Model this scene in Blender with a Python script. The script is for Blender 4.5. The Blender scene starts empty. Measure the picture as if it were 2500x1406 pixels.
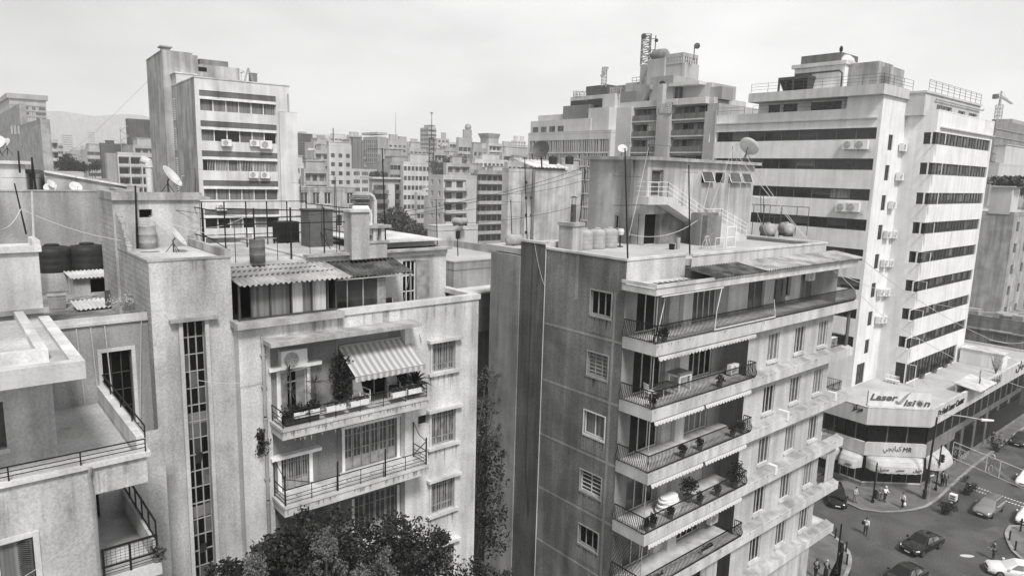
import bpy, math, random
import numpy as np
from math import radians, sin, cos, pi
random.seed(7)
S = bpy.context.scene
COL = S.collection
# ---------------------------------------------------------------- camera model
F, PIT, ROL, H = 1674.17, 0.16541786, 0.02747037, 33.0
cp, sp = cos(PIT), sin(PIT)
FW = np.array([0, cp, -sp]); UPV = np.array([0, sp, cp]); RT = np.array([1, 0, 0.])
R2 = cos(ROL)*RT + sin(ROL)*UPV
U2 = -sin(ROL)*RT + cos(ROL)*UPV
O = np.array([0, 0, H])
def ray(x, y): return FW + R2*(x-1250)/F - U2*(y-703)/F
def gp(x, y, z=0.):
    v = ray(x, y); return O + v*(z-H)/v[2]
def atr(x, y, r):                       # point at horizontal range r
    v = ray(x, y); return O + v*r/math.hypot(v[0], v[1])
def atY(x, y, Y):
    v = ray(x, y); return O + v*Y/v[1]
def V(*a): return np.array(a, float)
class Fac:                              # vertical facade plane: u along, o outward, z up
    def __init__(s, P, yaw, off=0.):
        a = radians(yaw); s.yaw = yaw
        s.d = V(cos(a), sin(a), 0); s.n = V(sin(a), -cos(a), 0)
        s.P = V(P[0], P[1], 0) + s.n*off
    def hit(s, x, y, off=0.):
        v = ray(x, y); Q = s.P + s.n*off
        return O + v*(((Q-O)@s.n)/(v@s.n))
    def uz(s, x, y, off=0.):
        P = s.hit(x, y, off); return (P-s.P)@s.d, P[2]
    def rect(s, x0, y0, x1, y1, off=0.):
        a, b = s.uz(x0, y0, off), s.uz(x1, y1, off)
        return [min(a[0], b[0]), max(a[0], b[0]), min(a[1], b[1]), max(a[1], b[1])]
    def p(s, u, z, o=0.): return s.P + s.d*u + s.n*o + V(0, 0, z)
    def loc(s, P):
        q = np.array(P)-s.P; return q@s.d, q@s.n, P[2]
    def off(s, o): return Fac(s.P, s.yaw, o)
    def turn(s, u, dyaw): return Fac(s.P+s.d*u, s.yaw+dyaw)
# ---------------------------------------------------------------- mesh builder
class MB:
    def __init__(s): s.v = []; s.f = []
    def face(s, *ps):
        n = len(s.v); s.v += [tuple(map(float, p)) for p in ps]; s.f.append(tuple(range(n, n+len(ps)))); return s
    def hexa(s, P):                     # 8 points: bottom 4 ccw, top 4
        n = len(s.v); s.v += [tuple(map(float, p)) for p in P]
        for q in ((3,2,1,0),(4,5,6,7),(0,1,5,4),(1,2,6,5),(2,3,7,6),(3,0,4,7)): s.f.append(tuple(n+i for i in q))
        return s
    def box(s, fac, u0, u1, o0, o1, z0, z1):
        if u0 > u1: u0, u1 = u1, u0
        if o0 > o1: o0, o1 = o1, o0
        p = fac.p
        return s.hexa([p(u0,z0,o1),p(u1,z0,o1),p(u1,z0,o0),p(u0,z0,o0),p(u0,z1,o1),p(u1,z1,o1),p(u1,z1,o0),p(u0,z1,o0)][::1])
    def lbox(s, x0, x1, y0, y1, z0, z1):
        return s.hexa([V(x0,y0,z0),V(x1,y0,z0),V(x1,y1,z0),V(x0,y1,z0),V(x0,y0,z1),V(x1,y0,z1),V(x1,y1,z1),V(x0,y1,z1)])
    def prism(s, poly, z0, z1):
        n = len(s.v); k = len(poly)
        ar = sum(poly[i][0]*poly[(i+1)%k][1]-poly[(i+1)%k][0]*poly[i][1] for i in range(k))
        if ar < 0: poly = poly[::-1]
        zb = z0 if hasattr(z0,'__len__') else [z0]*k
        zt = z1 if hasattr(z1,'__len__') else [z1]*k
        s.v += [(float(q[0]),float(q[1]),float(z)) for q, z in zip(poly, zb)]+[(float(q[0]),float(q[1]),float(z)) for q, z in zip(poly, zt)]
        s.f.append(tuple(n+i for i in range(k))[::-1]); s.f.append(tuple(n+k+i for i in range(k)))
        for i in range(k):
            j = (i+1) % k; s.f.append((n+i, n+j, n+k+j, n+k+i))
        return s
    def tube(s, path, r, seg=6, r1=None, cap=True):
        path = [np.array(p, float) for p in path]; k = len(path); n = len(s.v)
        for i, p in enumerate(path):
            t = path[min(i+1, k-1)]-path[max(i-1, 0)]; t = t/(np.linalg.norm(t)+1e-9)
            a = np.cross(t, V(0,0,1) if abs(t[2]) < .9 else V(1,0,0)); a /= np.linalg.norm(a); b = np.cross(t, a)
            rr = r if r1 is None else r+(r1-r)*i/(k-1)
            for j in range(seg):
                w = 2*pi*j/seg+pi/seg; s.v.append(tuple(p+rr*(cos(w)*a+sin(w)*b)))
        for i in range(k-1):
            for j in range(seg):
                q = (j+1) % seg
                s.f.append((n+i*seg+q, n+i*seg+j, n+(i+1)*seg+j, n+(i+1)*seg+q))
        if cap:
            s.f.append(tuple(n+j for j in range(seg))); s.f.append(tuple(n+(k-1)*seg+j for j in range(seg))[::-1])
        return s
    def lathe(s, c, prof, seg=20, axis=None):      # prof [(r, h)] along axis
        c = np.array(c, float); ax = V(0,0,1) if axis is None else np.array(axis, float)/np.linalg.norm(axis)
        a = np.cross(ax, V(0,0,1) if abs(ax[2]) < .9 else V(1,0,0)); a /= np.linalg.norm(a); b = np.cross(ax, a)
        n = len(s.v); k = len(prof)
        for r, h in prof:
            for j in range(seg):
                w = 2*pi*j/seg; s.v.append(tuple(c+ax*h+r*(cos(w)*a+sin(w)*b)))
        for i in range(k-1):
            for j in range(seg):
                q = (j+1) % seg; s.f.append((n+i*seg+j, n+i*seg+q, n+(i+1)*seg+q, n+(i+1)*seg+j))
        s.f.append(tuple(n+j for j in range(seg))[::-1]); s.f.append(tuple(n+(k-1)*seg+j for j in range(seg)))
        return s
    def wall(s, fac, u0, u1, z0, z1, holes=(), depth=.18, o=0.):
        us = sorted({u0, u1, *[min(max(h[i],u0),u1) for h in holes for i in (0,1)]})
        zs = sorted({z0, z1, *[min(max(h[i],z0),z1) for h in holes for i in (2,3)]})
        for a, b in zip(us, us[1:]):
            run = None
            for c, d in zip(zs, zs[1:]):
                um, zm = (a+b)/2, (c+d)/2
                hole = any(h[0] < um < h[1] and h[2] < zm < h[3] for h in holes)
                if hole or b-a < 1e-5:
                    if run: s.face(fac.p(a,run[0],o),fac.p(b,run[0],o),fac.p(b,run[1],o),fac.p(a,run[1],o)); run = None
                else: run = [run[0] if run else c, d]
            if run: s.face(fac.p(a,run[0],o),fac.p(b,run[0],o),fac.p(b,run[1],o),fac.p(a,run[1],o))
        for h in holes:
            a, b, c, d = h[:4]; dp = h[4] if len(h) > 4 else depth
            p = lambda u, z, w: fac.p(u, z, o-w)
            s.face(p(a,c,0),p(a,d,0),p(a,d,dp),p(a,c,dp)); s.face(p(b,d,0),p(b,c,0),p(b,c,dp),p(b,d,dp))
            s.face(p(b,c,0),p(a,c,0),p(a,c,dp),p(b,c,dp)); s.face(p(a,d,0),p(b,d,0),p(b,d,dp),p(a,d,dp))
        return s
    def bars(s, fac, u0, u1, z0, z1, o0, o1, w, nu=0, nz=0, us=(), zs=()):   # window frame with mullions
        B = lambda a, b, c, d, e=0: s.box(fac, a, b, o0, o1-e, c, d)
        B(u0, u1, z0, z0+w); B(u0, u1, z1-w, z1); B(u0, u0+w, z0+w, z1-w); B(u1-w, u1, z0+w, z1-w)
        uu = list(us)+[u0+(u1-u0)*i/(nu+1) for i in range(1, nu+1)]
        zz = list(zs)+[z0+(z1-z0)*i/(nz+1) for i in range(1, nz+1)]
        for u in uu: B(u-w*.42, u+w*.42, z0+w, z1-w, .006)
        for z in zz: B(u0+w, u1-w, z-w*.4, z+w*.4, .012)
        return s
    def build(s, name, mat, parent=None, smooth=False, off=None):
        me = bpy.data.meshes.new(name)
        L = V(0,0,0)
        if parent is not None and parent.name not in LOCAL: L = BASE.get(parent.name, V(0,0,0))
        if off is not None: L = np.array(off, float)
        v = np.array(s.v)-L if s.v else np.zeros((0,3))
        me.from_pydata([tuple(p) for p in v], [], s.f)
        me.materials.append(M[mat] if isinstance(mat, str) else mat)
        if smooth:
            for p in me.polygons: p.use_smooth = True
        o = bpy.data.objects.new(name, me); COL.objects.link(o)
        if parent is not None:
            o.parent = parent
            if parent.name in LOCAL: LOCAL.add(o.name)
            else: BASE[o.name] = L
        return o
BASE = {}; LOCAL = set()
def thing(name, label, cat, loc, group=None, rz=0., kind=None, local=False):
    o = bpy.data.objects.new(name, None); COL.objects.link(o); o.location = [float(a) for a in loc]; o.rotation_euler = (0,0,rz)
    o['label'] = label; o['category'] = cat; o.empty_display_size = .3
    if local: LOCAL.add(o.name)
    else: BASE[o.name] = V(*o.location)
    if group: o['group'] = group
    if kind: o['kind'] = kind
    return o
def tag(o, label=None, cat=None, group=None, kind=None):
    if label: o['label'] = label
    if cat: o['category'] = cat
    if group: o['group'] = group
    if kind: o['kind'] = kind
    return o
def copy_tree(o, parent=None, **kw):
    c = o.copy(); COL.objects.link(c)
    if parent is not None: c.parent = parent
    for ch in list(o.children): copy_tree(ch, c)
    return c
def place(proto, used, loc, rz, label, group=None, scale=None):
    o = copy_tree(proto) if used else proto
    o.location = [float(a) for a in loc]; o.rotation_euler = (0,0,rz)
    if scale: o.scale = (scale,)*3 if not hasattr(scale,'__len__') else scale
    o['label'] = label
    if group: o['group'] = group
    return o
# ---------------------------------------------------------------- materials
M = {}
def mk(name):
    m = bpy.data.materials.new(name); m.use_nodes = True; n = m.node_tree; M[name] = m
    return m, n.nodes, n.links, n.nodes['Principled BSDF']
def g(v): return (v, v*.995, v*.99, 1)
def plain(name, v, rough=.7, metal=0., spec=.3, var=0.):
    m, N, L, B = mk(name); B.inputs['Base Color'].default_value = g(v); B.inputs['Roughness'].default_value = rough
    B.inputs['Metallic'].default_value = metal; B.inputs['Specular IOR Level'].default_value = spec
    if var:
        t = N.new('ShaderNodeTexCoord'); x = N.new('ShaderNodeTexNoise'); x.inputs['Scale'].default_value = 3.; x.inputs['Detail'].default_value = 6
        r = N.new('ShaderNodeMapRange'); r.inputs['From Min'].default_value=.3; r.inputs['From Max'].default_value=.7
        r.inputs['To Min'].default_value = v*(1-var); r.inputs['To Max'].default_value = v*(1+var)
        L.new(t.outputs['Object'], x.inputs['Vector']); L.new(x.outputs['Fac'], r.inputs['Value']); L.new(r.outputs['Result'], B.inputs['Base Color'])
    return m
def plaster(name, v, streak=.25, blotch=.2, grain=.15, dark=.35, sc=1., bump=.25, light=.0, rough=.9, drips=()):
    """weathered render: vertical run marks, blotches, grain, a few dark and pale runs"""
    m, N, L, B = mk(name); B.inputs['Roughness'].default_value = rough; B.inputs['Specular IOR Level'].default_value = .15
    t = N.new('ShaderNodeTexCoord')
    def noise(scale, det, mp=None, dist=0.):
        x = N.new('ShaderNodeTexNoise'); x.inputs['Scale'].default_value = scale; x.inputs['Detail'].default_value = det; x.inputs['Distortion'].default_value = dist
        if mp:
            q = N.new('ShaderNodeMapping'); q.inputs['Scale'].default_value = mp; L.new(t.outputs['Object'], q.inputs['Vector']); L.new(q.outputs['Vector'], x.inputs['Vector'])
        else: L.new(t.outputs['Object'], x.inputs['Vector'])
        return x.outputs['Fac']
    def rng(src, a, b, c, d):
        r = N.new('ShaderNodeMapRange'); r.interpolation_type = 'SMOOTHSTEP'
        for k, w in zip(('From Min','From Max','To Min','To Max'), (a,b,c,d)): r.inputs[k].default_value = w
        L.new(src, r.inputs['Value']); return r.outputs['Result']
    def mul(a, b):
        x = N.new('ShaderNodeMath'); x.operation = 'MULTIPLY'
        for i, q in enumerate((a, b)):
            if isinstance(q, float): x.inputs[i].default_value = q
            else: L.new(q, x.inputs[i])
        return x.outputs[0]
    s1 = rng(noise(1.6*sc, 5, (1,1,.07)), .3, .7, 1-streak, 1+streak*.5)
    b1 = rng(noise(.45*sc, 6, None, .4), .3, .7, 1-blotch, 1+blotch*.6)
    g1 = rng(noise(14*sc, 5), .25, .75, 1-grain, 1+grain)
    c = mul(mul(s1, b1), g1)
    if dark:
        mask = mul(rng(noise(1.1*sc, 6, (1,1,.05), .2), .56, .75, 0, 1), rng(noise(.35*sc, 3, (1,1,.8)), .42, .62, 0, 1))
        inv = rng(mask, 0, 1, 1, 1-dark); c = mul(c, inv)
    if light:
        mask = mul(rng(noise(1.9*sc, 5, (1,1,.035), .1), .6, .72, 0, 1), rng(noise(.5*sc, 2, (1,1,.5)), .45, .6, 0, 1))
        c = mul(c, rng(mask, 0, 1, 1, 1+light))
    if drips:
        sz = N.new('ShaderNodeSeparateXYZ'); L.new(t.outputs['Object'], sz.inputs[0]); z = sz.outputs['Z']
        runs = mul(rng(noise(4.5, 6, (1,1,.06), .1), .4, .68, 0, 1), rng(noise(1.1, 4), .35, .65, .25, 1))
        for zt, ln in drips:
            band = mul(rng(z, zt-ln, zt, 0, 1), rng(z, zt+.02, zt+.04, 1, 0)); c = mul(c, rng(mul(band, runs), 0, 1, 1, .45))
    c = mul(c, float(v))
    L.new(c, B.inputs['Base Color'])
    if bump:
        bp = N.new('ShaderNodeBump'); bp.inputs['Strength'].default_value = bump; bp.inputs['Distance'].default_value = .02
        L.new(noise(30*sc, 4), bp.inputs['Height']); L.new(bp.outputs['Normal'], B.inputs['Normal'])
    return m
def blocks(name, v, mortar=.6, w=.4, h=.2):        # concrete block / tile courses
    m = plaster(name, v, .15, .25, .2, .3); N, L = m.node_tree.nodes, m.node_tree.links; B = N['Principled BSDF']
    src = B.inputs['Base Color'].links[0].from_socket
    geo = N.new('ShaderNodeNewGeometry'); t = N.new('ShaderNodeTexCoord')
    sx = N.new('ShaderNodeSeparateXYZ'); L.new(t.outputs['Object'], sx.inputs[0])
    ad = N.new('ShaderNodeMath'); ad.operation = 'ADD'
    m1 = N.new('ShaderNodeMath'); m1.operation = 'MULTIPLY'; m1.inputs[1].default_value = .76
    m2 = N.new('ShaderNodeMath'); m2.operation = 'MULTIPLY'; m2.inputs[1].default_value = .65
    sn = N.new('ShaderNodeSeparateXYZ'); L.new(geo.outputs['True Normal'], sn.inputs[0])
    # along-wall coordinate chosen by which way the wall faces
    df = N.new('ShaderNodeMath'); df.operation = 'SUBTRACT'
    L.new(sx.outputs['X'], m1.inputs[0]); L.new(sx.outputs['Y'], m2.inputs[0])
    gt = N.new('ShaderNodeMath'); gt.operation = 'GREATER_THAN'; gt.inputs[1].default_value = 0; L.new(sn.outputs['X'], gt.inputs[0])
    m3 = N.new('ShaderNodeMath'); m3.operation = 'MULTIPLY'; m3.inputs[1].default_value = .65; L.new(sx.outputs['X'], m3.inputs[0])
    m4 = N.new('ShaderNodeMath'); m4.operation = 'MULTIPLY'; m4.inputs[1].default_value = .76; L.new(sx.outputs['Y'], m4.inputs[0])
    L.new(m1.outputs[0], ad.inputs[0]); L.new(m2.outputs[0], ad.inputs[1])
    L.new(m3.outputs[0], df.inputs[0]); L.new(m4.outputs[0], df.inputs[1])
    mx = N.new('ShaderNodeMix'); L.new(gt.outputs[0], mx.inputs['Factor']); L.new(df.outputs[0], mx.inputs[2]); L.new(ad.outputs[0], mx.inputs[3])
    cb = N.new('ShaderNodeCombineXYZ'); L.new(mx.outputs[0], cb.inputs[0]); L.new(sx.outputs['Z'], cb.inputs[1])
    br = N.new('ShaderNodeTexBrick'); br.inputs['Scale'].default_value = 1.; br.inputs['Mortar Size'].default_value = .012
    br.inputs['Brick Width'].default_value = w; br.inputs['Row Height'].default_value = h
    br.inputs['Color1'].default_value = (1,1,1,1); br.inputs['Color2'].default_value = (.86,.86,.86,1); br.inputs['Mortar'].default_value = (mortar,)*3+(1,)
    L.new(cb.outputs[0], br.inputs['Vector'])
    mm = N.new('ShaderNodeMix'); mm.data_type = 'RGBA'; mm.blend_type = 'MULTIPLY'; mm.inputs['Factor'].default_value = 1
    L.new(src, mm.inputs[6]); L.new(br.outputs['Color'], mm.inputs[7]); L.new(mm.outputs[2], B.inputs['Base Color'])
    return m
def glass(name, v, rough=.08, spec=.5, fold=0.):
    m, N, L, B = mk(name); B.inputs['Roughness'].default_value = rough; B.inputs['Specular IOR Level'].default_value = spec
    t = N.new('ShaderNodeTexCoord'); x = N.new('ShaderNodeTexNoise'); x.inputs['Scale'].default_value = .9; x.inputs['Detail'].default_value = 4
    q = N.new('ShaderNodeMapping'); q.inputs['Scale'].default_value = (1,1,.35) if not fold else (9,9,.15)
    L.new(t.outputs['Object'], q.inputs['Vector']); L.new(q.outputs['Vector'], x.inputs['Vector'])
    r = N.new('ShaderNodeMapRange'); r.inputs['From Min'].default_value = .3; r.inputs['From Max'].default_value = .7
    r.inputs['To Min'].default_value = v*(.4 if not fold else 1-fold); r.inputs['To Max'].default_value = v*(1.7 if not fold else 1+fold)
    L.new(x.outputs['Fac'], r.inputs['Value']); L.new(r.outputs['Result'], B.inputs['Base Color'])
    return m
ZM={'b':(0,500,3.514),'c':(0,850,2.528),'d':(500,500,3.333),'e':(550,780,3.514),'f':(450,1000,2.874),'a':(0,150,3.125),'g':(700,250,3.333),'h':(1250,60,3.605),'i':(1700,80,2.929),'j':(1200,360,2.778),'k':(1180,580,3.347),'l':(1400,650,3.333),'m':(1200,1000,2.778),'n':(1900,500,3.515),'o':(1980,840,4.394),'p':(1900,1050,3.95),'q':(1380,70,7.4),'r':(370,100,6.757),'s':(2300,200,4.685),'t':(2320,440,2.928),'u':(2250,1020,3.644),'v':(0,320,4.6875),'w':(1060,560,4.135)}
def Z(k,x,y): a,b,s=ZM[k]; return a+x/s,b+y/s
def ZR(f,k,x0,y0,x1,y1,off=0.): return f.rect(*Z(k,x0,y0),*Z(k,x1,y1),off)
YW = 40.5
plaster('plaster_pale', .50, .18, .2, .1, .45, light=.1); plaster('wall_a', .55, .2, .22, .15, .45, light=.1, drips=[(27.32,1.3)]); plaster('wall_tower', .47, .26, .28, .17, .5, light=.2, drips=[(29.79,1.6)]); plaster('wall_d', .45, .24, .26, .17, .5, light=.2, drips=[(25.25,2.6)]); plaster('wall_n', .33, .22, .25, .14, .3, light=.1, drips=[(31.9,1.5)]); plaster('wall_b', .48, .2, .15, .18, .35, drips=[(t,.7) for t in (24.2,20.8,17.4,14.,10.6)]); plaster('recess_shade_b', .27, .2, .2, .18, .35)
plaster('plaster_old', .42, .28, .25, .14, .5, light=.25)
plaster('plaster_grey', .32, .25, .25, .14, .4, light=.2)
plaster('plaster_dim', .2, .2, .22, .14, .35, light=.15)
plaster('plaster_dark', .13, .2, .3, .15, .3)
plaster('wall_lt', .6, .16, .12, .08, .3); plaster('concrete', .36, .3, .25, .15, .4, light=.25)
plaster('trim', .55, .18, .2, .12, .35, rough=.8)
plaster('roof_screed', .43, .05, .12, .1, .2, sc=.9)
plaster('roof_dusty', .44, .1, .3, .16, .4, sc=.8)
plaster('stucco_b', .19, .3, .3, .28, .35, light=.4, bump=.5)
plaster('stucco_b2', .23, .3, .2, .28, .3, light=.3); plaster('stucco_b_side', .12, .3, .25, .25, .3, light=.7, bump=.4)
plaster('band_b', .3, .25, .25, .15, .3)
plaster('cladding', .72, .1, .08, .1, .16)
plaster('cladding_b', .52, .14, .1, .06, .2)
plaster('slab_pale', .52, .2, .18, .1, .4)
plaster('rubble', .22, .2, .5, .4, .4, sc=1.6, bump=.8)
blocks('block_wall', .40); blocks('stone_course', .5, .8, 1.1, .32)
blocks('tile_wall', .36, .75, .6, .6)
glass('glass_dark', .01, .1, .3); glass('glass_mid', .05, .15); glass('glass_black', .005, .25, .12)
glass('glass_band', .014, .06, .45); glass('glass_far', .07, .3, .4)
glass('curtain', .42, .9, .1, .35); glass('curtain_dim', .16, .9, .1, .5); glass('curtain_pale', .55, .9, .1, .15)
plain('white_paint', .72, .5, var=.12); plain('frame_white', .62, .5, var=.15); plain('frame_grey', .3, .5, var=.2)
plain('iron', .018, .55, .3); plain('iron_mid', .07, .55, .3, var=.3); plain('steel', .28, .4, .7, var=.2); plain('galv', .45, .45, .4, var=.2)
plain('shutter_wood', .26, .75, var=.35); plain('shutter_dark', .07, .7, var=.4); plain('panel_dark', .1, .7, var=.2)
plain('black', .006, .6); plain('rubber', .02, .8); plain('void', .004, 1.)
plain('tank_dark', .02, .6, var=.3); plain('tank_white', .33, .55, var=.18); plain('drum', .32, .6, var=.25); plain('drum_dark', .13, .6, var=.3)
plain('ac_white', .7, .5, var=.08); plain('dish_white', .55, .5, var=.1); plain('cable', .03, .7); plain('cable_pale', .5, .6)
plain('terracotta', .13, .85, var=.2); plain('soil', .04, 1.); plain('planter', .62, .7, var=.1)
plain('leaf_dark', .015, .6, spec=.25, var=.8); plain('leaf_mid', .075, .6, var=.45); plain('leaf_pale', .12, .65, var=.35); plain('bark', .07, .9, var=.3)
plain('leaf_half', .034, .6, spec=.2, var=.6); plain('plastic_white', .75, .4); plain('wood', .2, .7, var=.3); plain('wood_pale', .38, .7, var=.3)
def stripes(name, a, b, period, yaw=YW):
    m, N, L, B = mk(name); B.inputs['Roughness'].default_value = .85
    t = N.new('ShaderNodeTexCoord'); q = N.new('ShaderNodeVectorMath'); q.operation = 'DOT_PRODUCT'
    q.inputs[1].default_value = (cos(radians(yaw))/period, sin(radians(yaw))/period, 0); L.new(t.outputs['Object'], q.inputs[0])
    fr = N.new('ShaderNodeMath'); fr.operation = 'FRACT'; L.new(q.outputs['Value'], fr.inputs[0])
    r = N.new('ShaderNodeValToRGB'); r.color_ramp.interpolation = 'CONSTANT'
    E = r.color_ramp.elements
    for p, c in ((0,a),(.30,(a+b)/2*1.1),(.36,a*.9),(.42,(a+b)/2),(.5,b),(.86,(a+b)/2),(.9,b),(.95,(a+b)/2*.9)):
        e = E[0] if p == 0 else E.new(p); e.color = g(c)
    L.new(fr.outputs[0], r.inputs[0]); L.new(r.outputs['Color'], B.inputs['Base Color'])
stripes('awning_stripe', .47, .26, .27); stripes('awning_plain', .6, .48, .2)
def corrug_mat(): plaster('corrugated', .36, .1, .4, .2, .5, sc=1.5)
corrug_mat(); plaster('corrugated_dark', .1, .1, .6, .3, .5, sc=2.5); plaster('corrugated_pale', .55, .1, .25, .1, .3)
# ---------------------------------------------------------------- shared makers
def win(parent, f, r, depth=.18, nu=1, nz=0, pane='glass_dark', frame='frame_white', w=.06, us=(), zs=(), sill=None, lintel=None, surround=None, name='window', label=None, proud=.05, sm='trim', so=.16):
    u0,u1,z0,z1 = r[:4]; m = MB(); m.box(f,u0,u1,-depth-.03,-depth+.012,z0,z1); P = m.build(name, pane, parent)
    if label: P['label'] = label
    if frame:
        q = MB(); q.bars(f,u0+.003,u1-.003,z0+.003,z1-.003,-depth+.012,-depth+.012+proud,w,nu,nz,us,zs); q.build('frame', frame, P)
    if sill: MB().box(f,u0-sill,u1+sill,-depth+.02,so,z0-.13,z0-.004).build('sill', sm, P)
    if lintel: MB().box(f,u0-lintel,u1+lintel,-.05,so+.1,z1+.004,z1+.14).build('lintel', sm, P)
    if surround:
        s = surround; q = MB(); q.box(f,u0-s,u0-.002,-.02,.035,z0-s*.0,z1+s); q.box(f,u1+.002,u1+s,-.02,.035,z0,z1+s); q.box(f,u0-.001,u1+.001,-.02,.033,z1+.002,z1+s)
        q.build('surround', sm, P)
    return P
def shutters(parent, f, r, depth=.1, n=4, mat='shutter_wood', sill=None, lintel=None, surround=None, cross=(.25,.75), name='window', panel=0., sm='trim'):
    u0,u1,z0,z1 = r[:4]; m = MB(); m.box(f,u0,u1,-depth-.03,-depth+.01,z0,z1); P = m.build(name, 'shutter_dark', parent)
    wd = (u1-u0)/n
    for i in range(n):
        a, b = u0+i*wd+.012, u0+(i+1)*wd-.012; q = MB(); jz = z0+random.uniform(-.01,.02)
        q.bars(f,a,b,jz+.01,z1-.02,-depth+.012,-depth+.05,.045,1,0,zs=[z0+(z1-z0)*c for c in cross])
        if panel: q.box(f,a+.03,b-.03,-depth+.012,-depth+.035,z0+.03,z0+(z1-z0)*panel)
        q.build('shutter', mat, P)
    if sill: MB().box(f,u0-sill,u1+sill,-depth+.06,.16,z0-.14,z0-.004).build('sill', sm, P)
    if lintel: MB().box(f,u0-lintel,u1+lintel,-.05,.28,z1+.004,z1+.13).build('lintel', sm, P)
    if surround:
        s = surround
        for a, b in ((u0-s,u0-.002),(u1+.002,u1+s)): MB().box(f,a,b,-.05,.05,z0,z1).build('jamb', sm, P)
    return P
def stain(R, f, u0, u1, z, ln, n=8, mat='stain', o=.004):
    m = MB()
    for _ in range(n):
        u = random.uniform(u0,u1); w = random.uniform(.012,.05); l = ln*random.uniform(.25,1); m.face(f.p(u-w,z,o),f.p(u-w*.3,z-l*.6,o),f.p(u+random.uniform(-.01,.01),z-l,o),f.p(u+w*.4,z-l*.5,o),f.p(u+w,z,o))
    m.build('stain',mat,R)
plaster('stain', .25, .1, .2, .1, .2); plaster('stain_dark', .07, .1, .2, .1, .2); plaster('stain_pale', .34, .1, .2, .1, .2)
def corrugated(fq, u0, u1, oA, zA, oB, zB, period=.18, amp=.035, thick=.02, mb=None):
    """sheet from back (oA,zA) to front (oB,zB), waves along u"""
    m = mb or MB(); n = int((u1-u0)/period*6); rows = []
    for k, (o_, z_) in enumerate(((oA,zA),(oB,zB))):
        for t in (0, -thick): rows.append([fq.p(u0+(u1-u0)*i/n, z_+t+amp*sin(2*pi*(u1-u0)*i/n/period), o_) for i in range(n+1)])
    for a, b in ((0,2),(3,1),(2,3),(1,0)):
        for i in range(n): m.face(rows[a][i],rows[b][i],rows[b][i+1],rows[a][i+1])
    m.face(rows[0][0],rows[1][0],rows[3][0],rows[2][0]); m.face(rows[0][n],rows[2][n],rows[3][n],rows[1][n])
    return m
def leaves(mb, c, rad, n, size, dens=.5, flat=0., up=.0, rnd=random):
    """leaf-sized faces scattered through an ellipsoid, denser towards its shell"""
    c = np.array(c, float); rad = np.array(rad if hasattr(rad,'__len__') else (rad,)*3, float)
    for _ in range(n):
        d = np.array([rnd.gauss(0,1) for _ in range(3)]); d /= np.linalg.norm(d)+1e-9
        p = c+d*rad*(rnd.random()**dens)
        a = np.array([rnd.gauss(0,1), rnd.gauss(0,1), rnd.gauss(0,1)*(1-flat)]); a[2] += up; a /= np.linalg.norm(a)+1e-9
        b = np.cross(a, [rnd.gauss(0,1) for _ in range(3)]); b /= np.linalg.norm(b)+1e-9
        s = size*rnd.uniform(.6,1.4)
        mb.face(p-a*s*.9, p+b*s*.5, p+a*s, p-b*s*.5)
    return mb
def frond_plant(mb, c, n, ln, w, droop=.5, rnd=random, up=.6):
    for i in range(n):
        an = rnd.uniform(0,2*pi); el = rnd.uniform(up-.5,up+.7); L_ = ln*rnd.uniform(.7,1.1)
        dx, dy = cos(an)*cos(el), sin(an)*cos(el); pr = None; side = V(-sin(an), cos(an), 0)
        for k in range(5):
            t = k/4; p = np.array(c)+V(dx*L_*t, dy*L_*t, L_*(sin(el)*t-droop*t*t)); ww = w*(1-t)**.6*(.5 if k == 0 else 1)
            if pr is not None: mb.face(pr[0]-side*pr[1], pr[0]+side*pr[1], p+side*ww, p-side*ww)
            pr = (p, ww)
    return mb
def belly_rail(f, pts, z0, h=.95, step=.115, name='railing', parent=None, mat='iron', bell=.12):
    """wrought-iron rail of bowed balusters along plan points (u,o); the bow faces outward (left of travel is inside)"""
    m = MB(); P3 = [f.p(u,0,o) for u,o in pts]
    for a, b in zip(P3, P3[1:]):
        L_ = np.linalg.norm(b-a); t = (b-a)/L_; nn = V(t[1],-t[0],0)
        for z in (z0+.07, z0+h): m.tube([a+V(0,0,z), b+V(0,0,z)], .034 if z > z0+.5 else .022, 4)
        k = int(L_/step)
        for i in range(k+1):
            p = a+t*L_*i/k
            m.tube([p+V(0,0,z0+.02), p+nn*bell*.55+V(0,0,z0+.16), p+nn*bell+V(0,0,z0+.30), p+nn*bell*.35+V(0,0,z0+.52), p+V(0,0,z0+h*.72), p+V(0,0,z0+h)], .02, 3, cap=False)
    return m.build(name, mat, parent)
def bar_rail(f, pts, zb, h=.9, rows=(0.05,.45,.95), post=1.2, r=.018, name='railing', parent=None, mat='iron', extra=None):
    m = MB(); P3 = [f.p(u,0,o) for u,o in pts]
    for a, b in zip(P3, P3[1:]):
        L_ = np.linalg.norm(b-a); k = max(1,int(round(L_/post)))
        for q in rows: m.tube([a+V(0,0,zb+h*q), b+V(0,0,zb+h*q)], r*(1.3 if q > .9 else .8), 4)
        for i in range(k+1):
            p = a+(b-a)*i/k; m.tube([p+V(0,0,zb), p+V(0,0,zb+h)], r*1.1, 4)
            if extra and i < k: extra(m, p, a+(b-a)*(i+1)/k, zb, h)
    return m.build(name, mat, parent)
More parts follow.
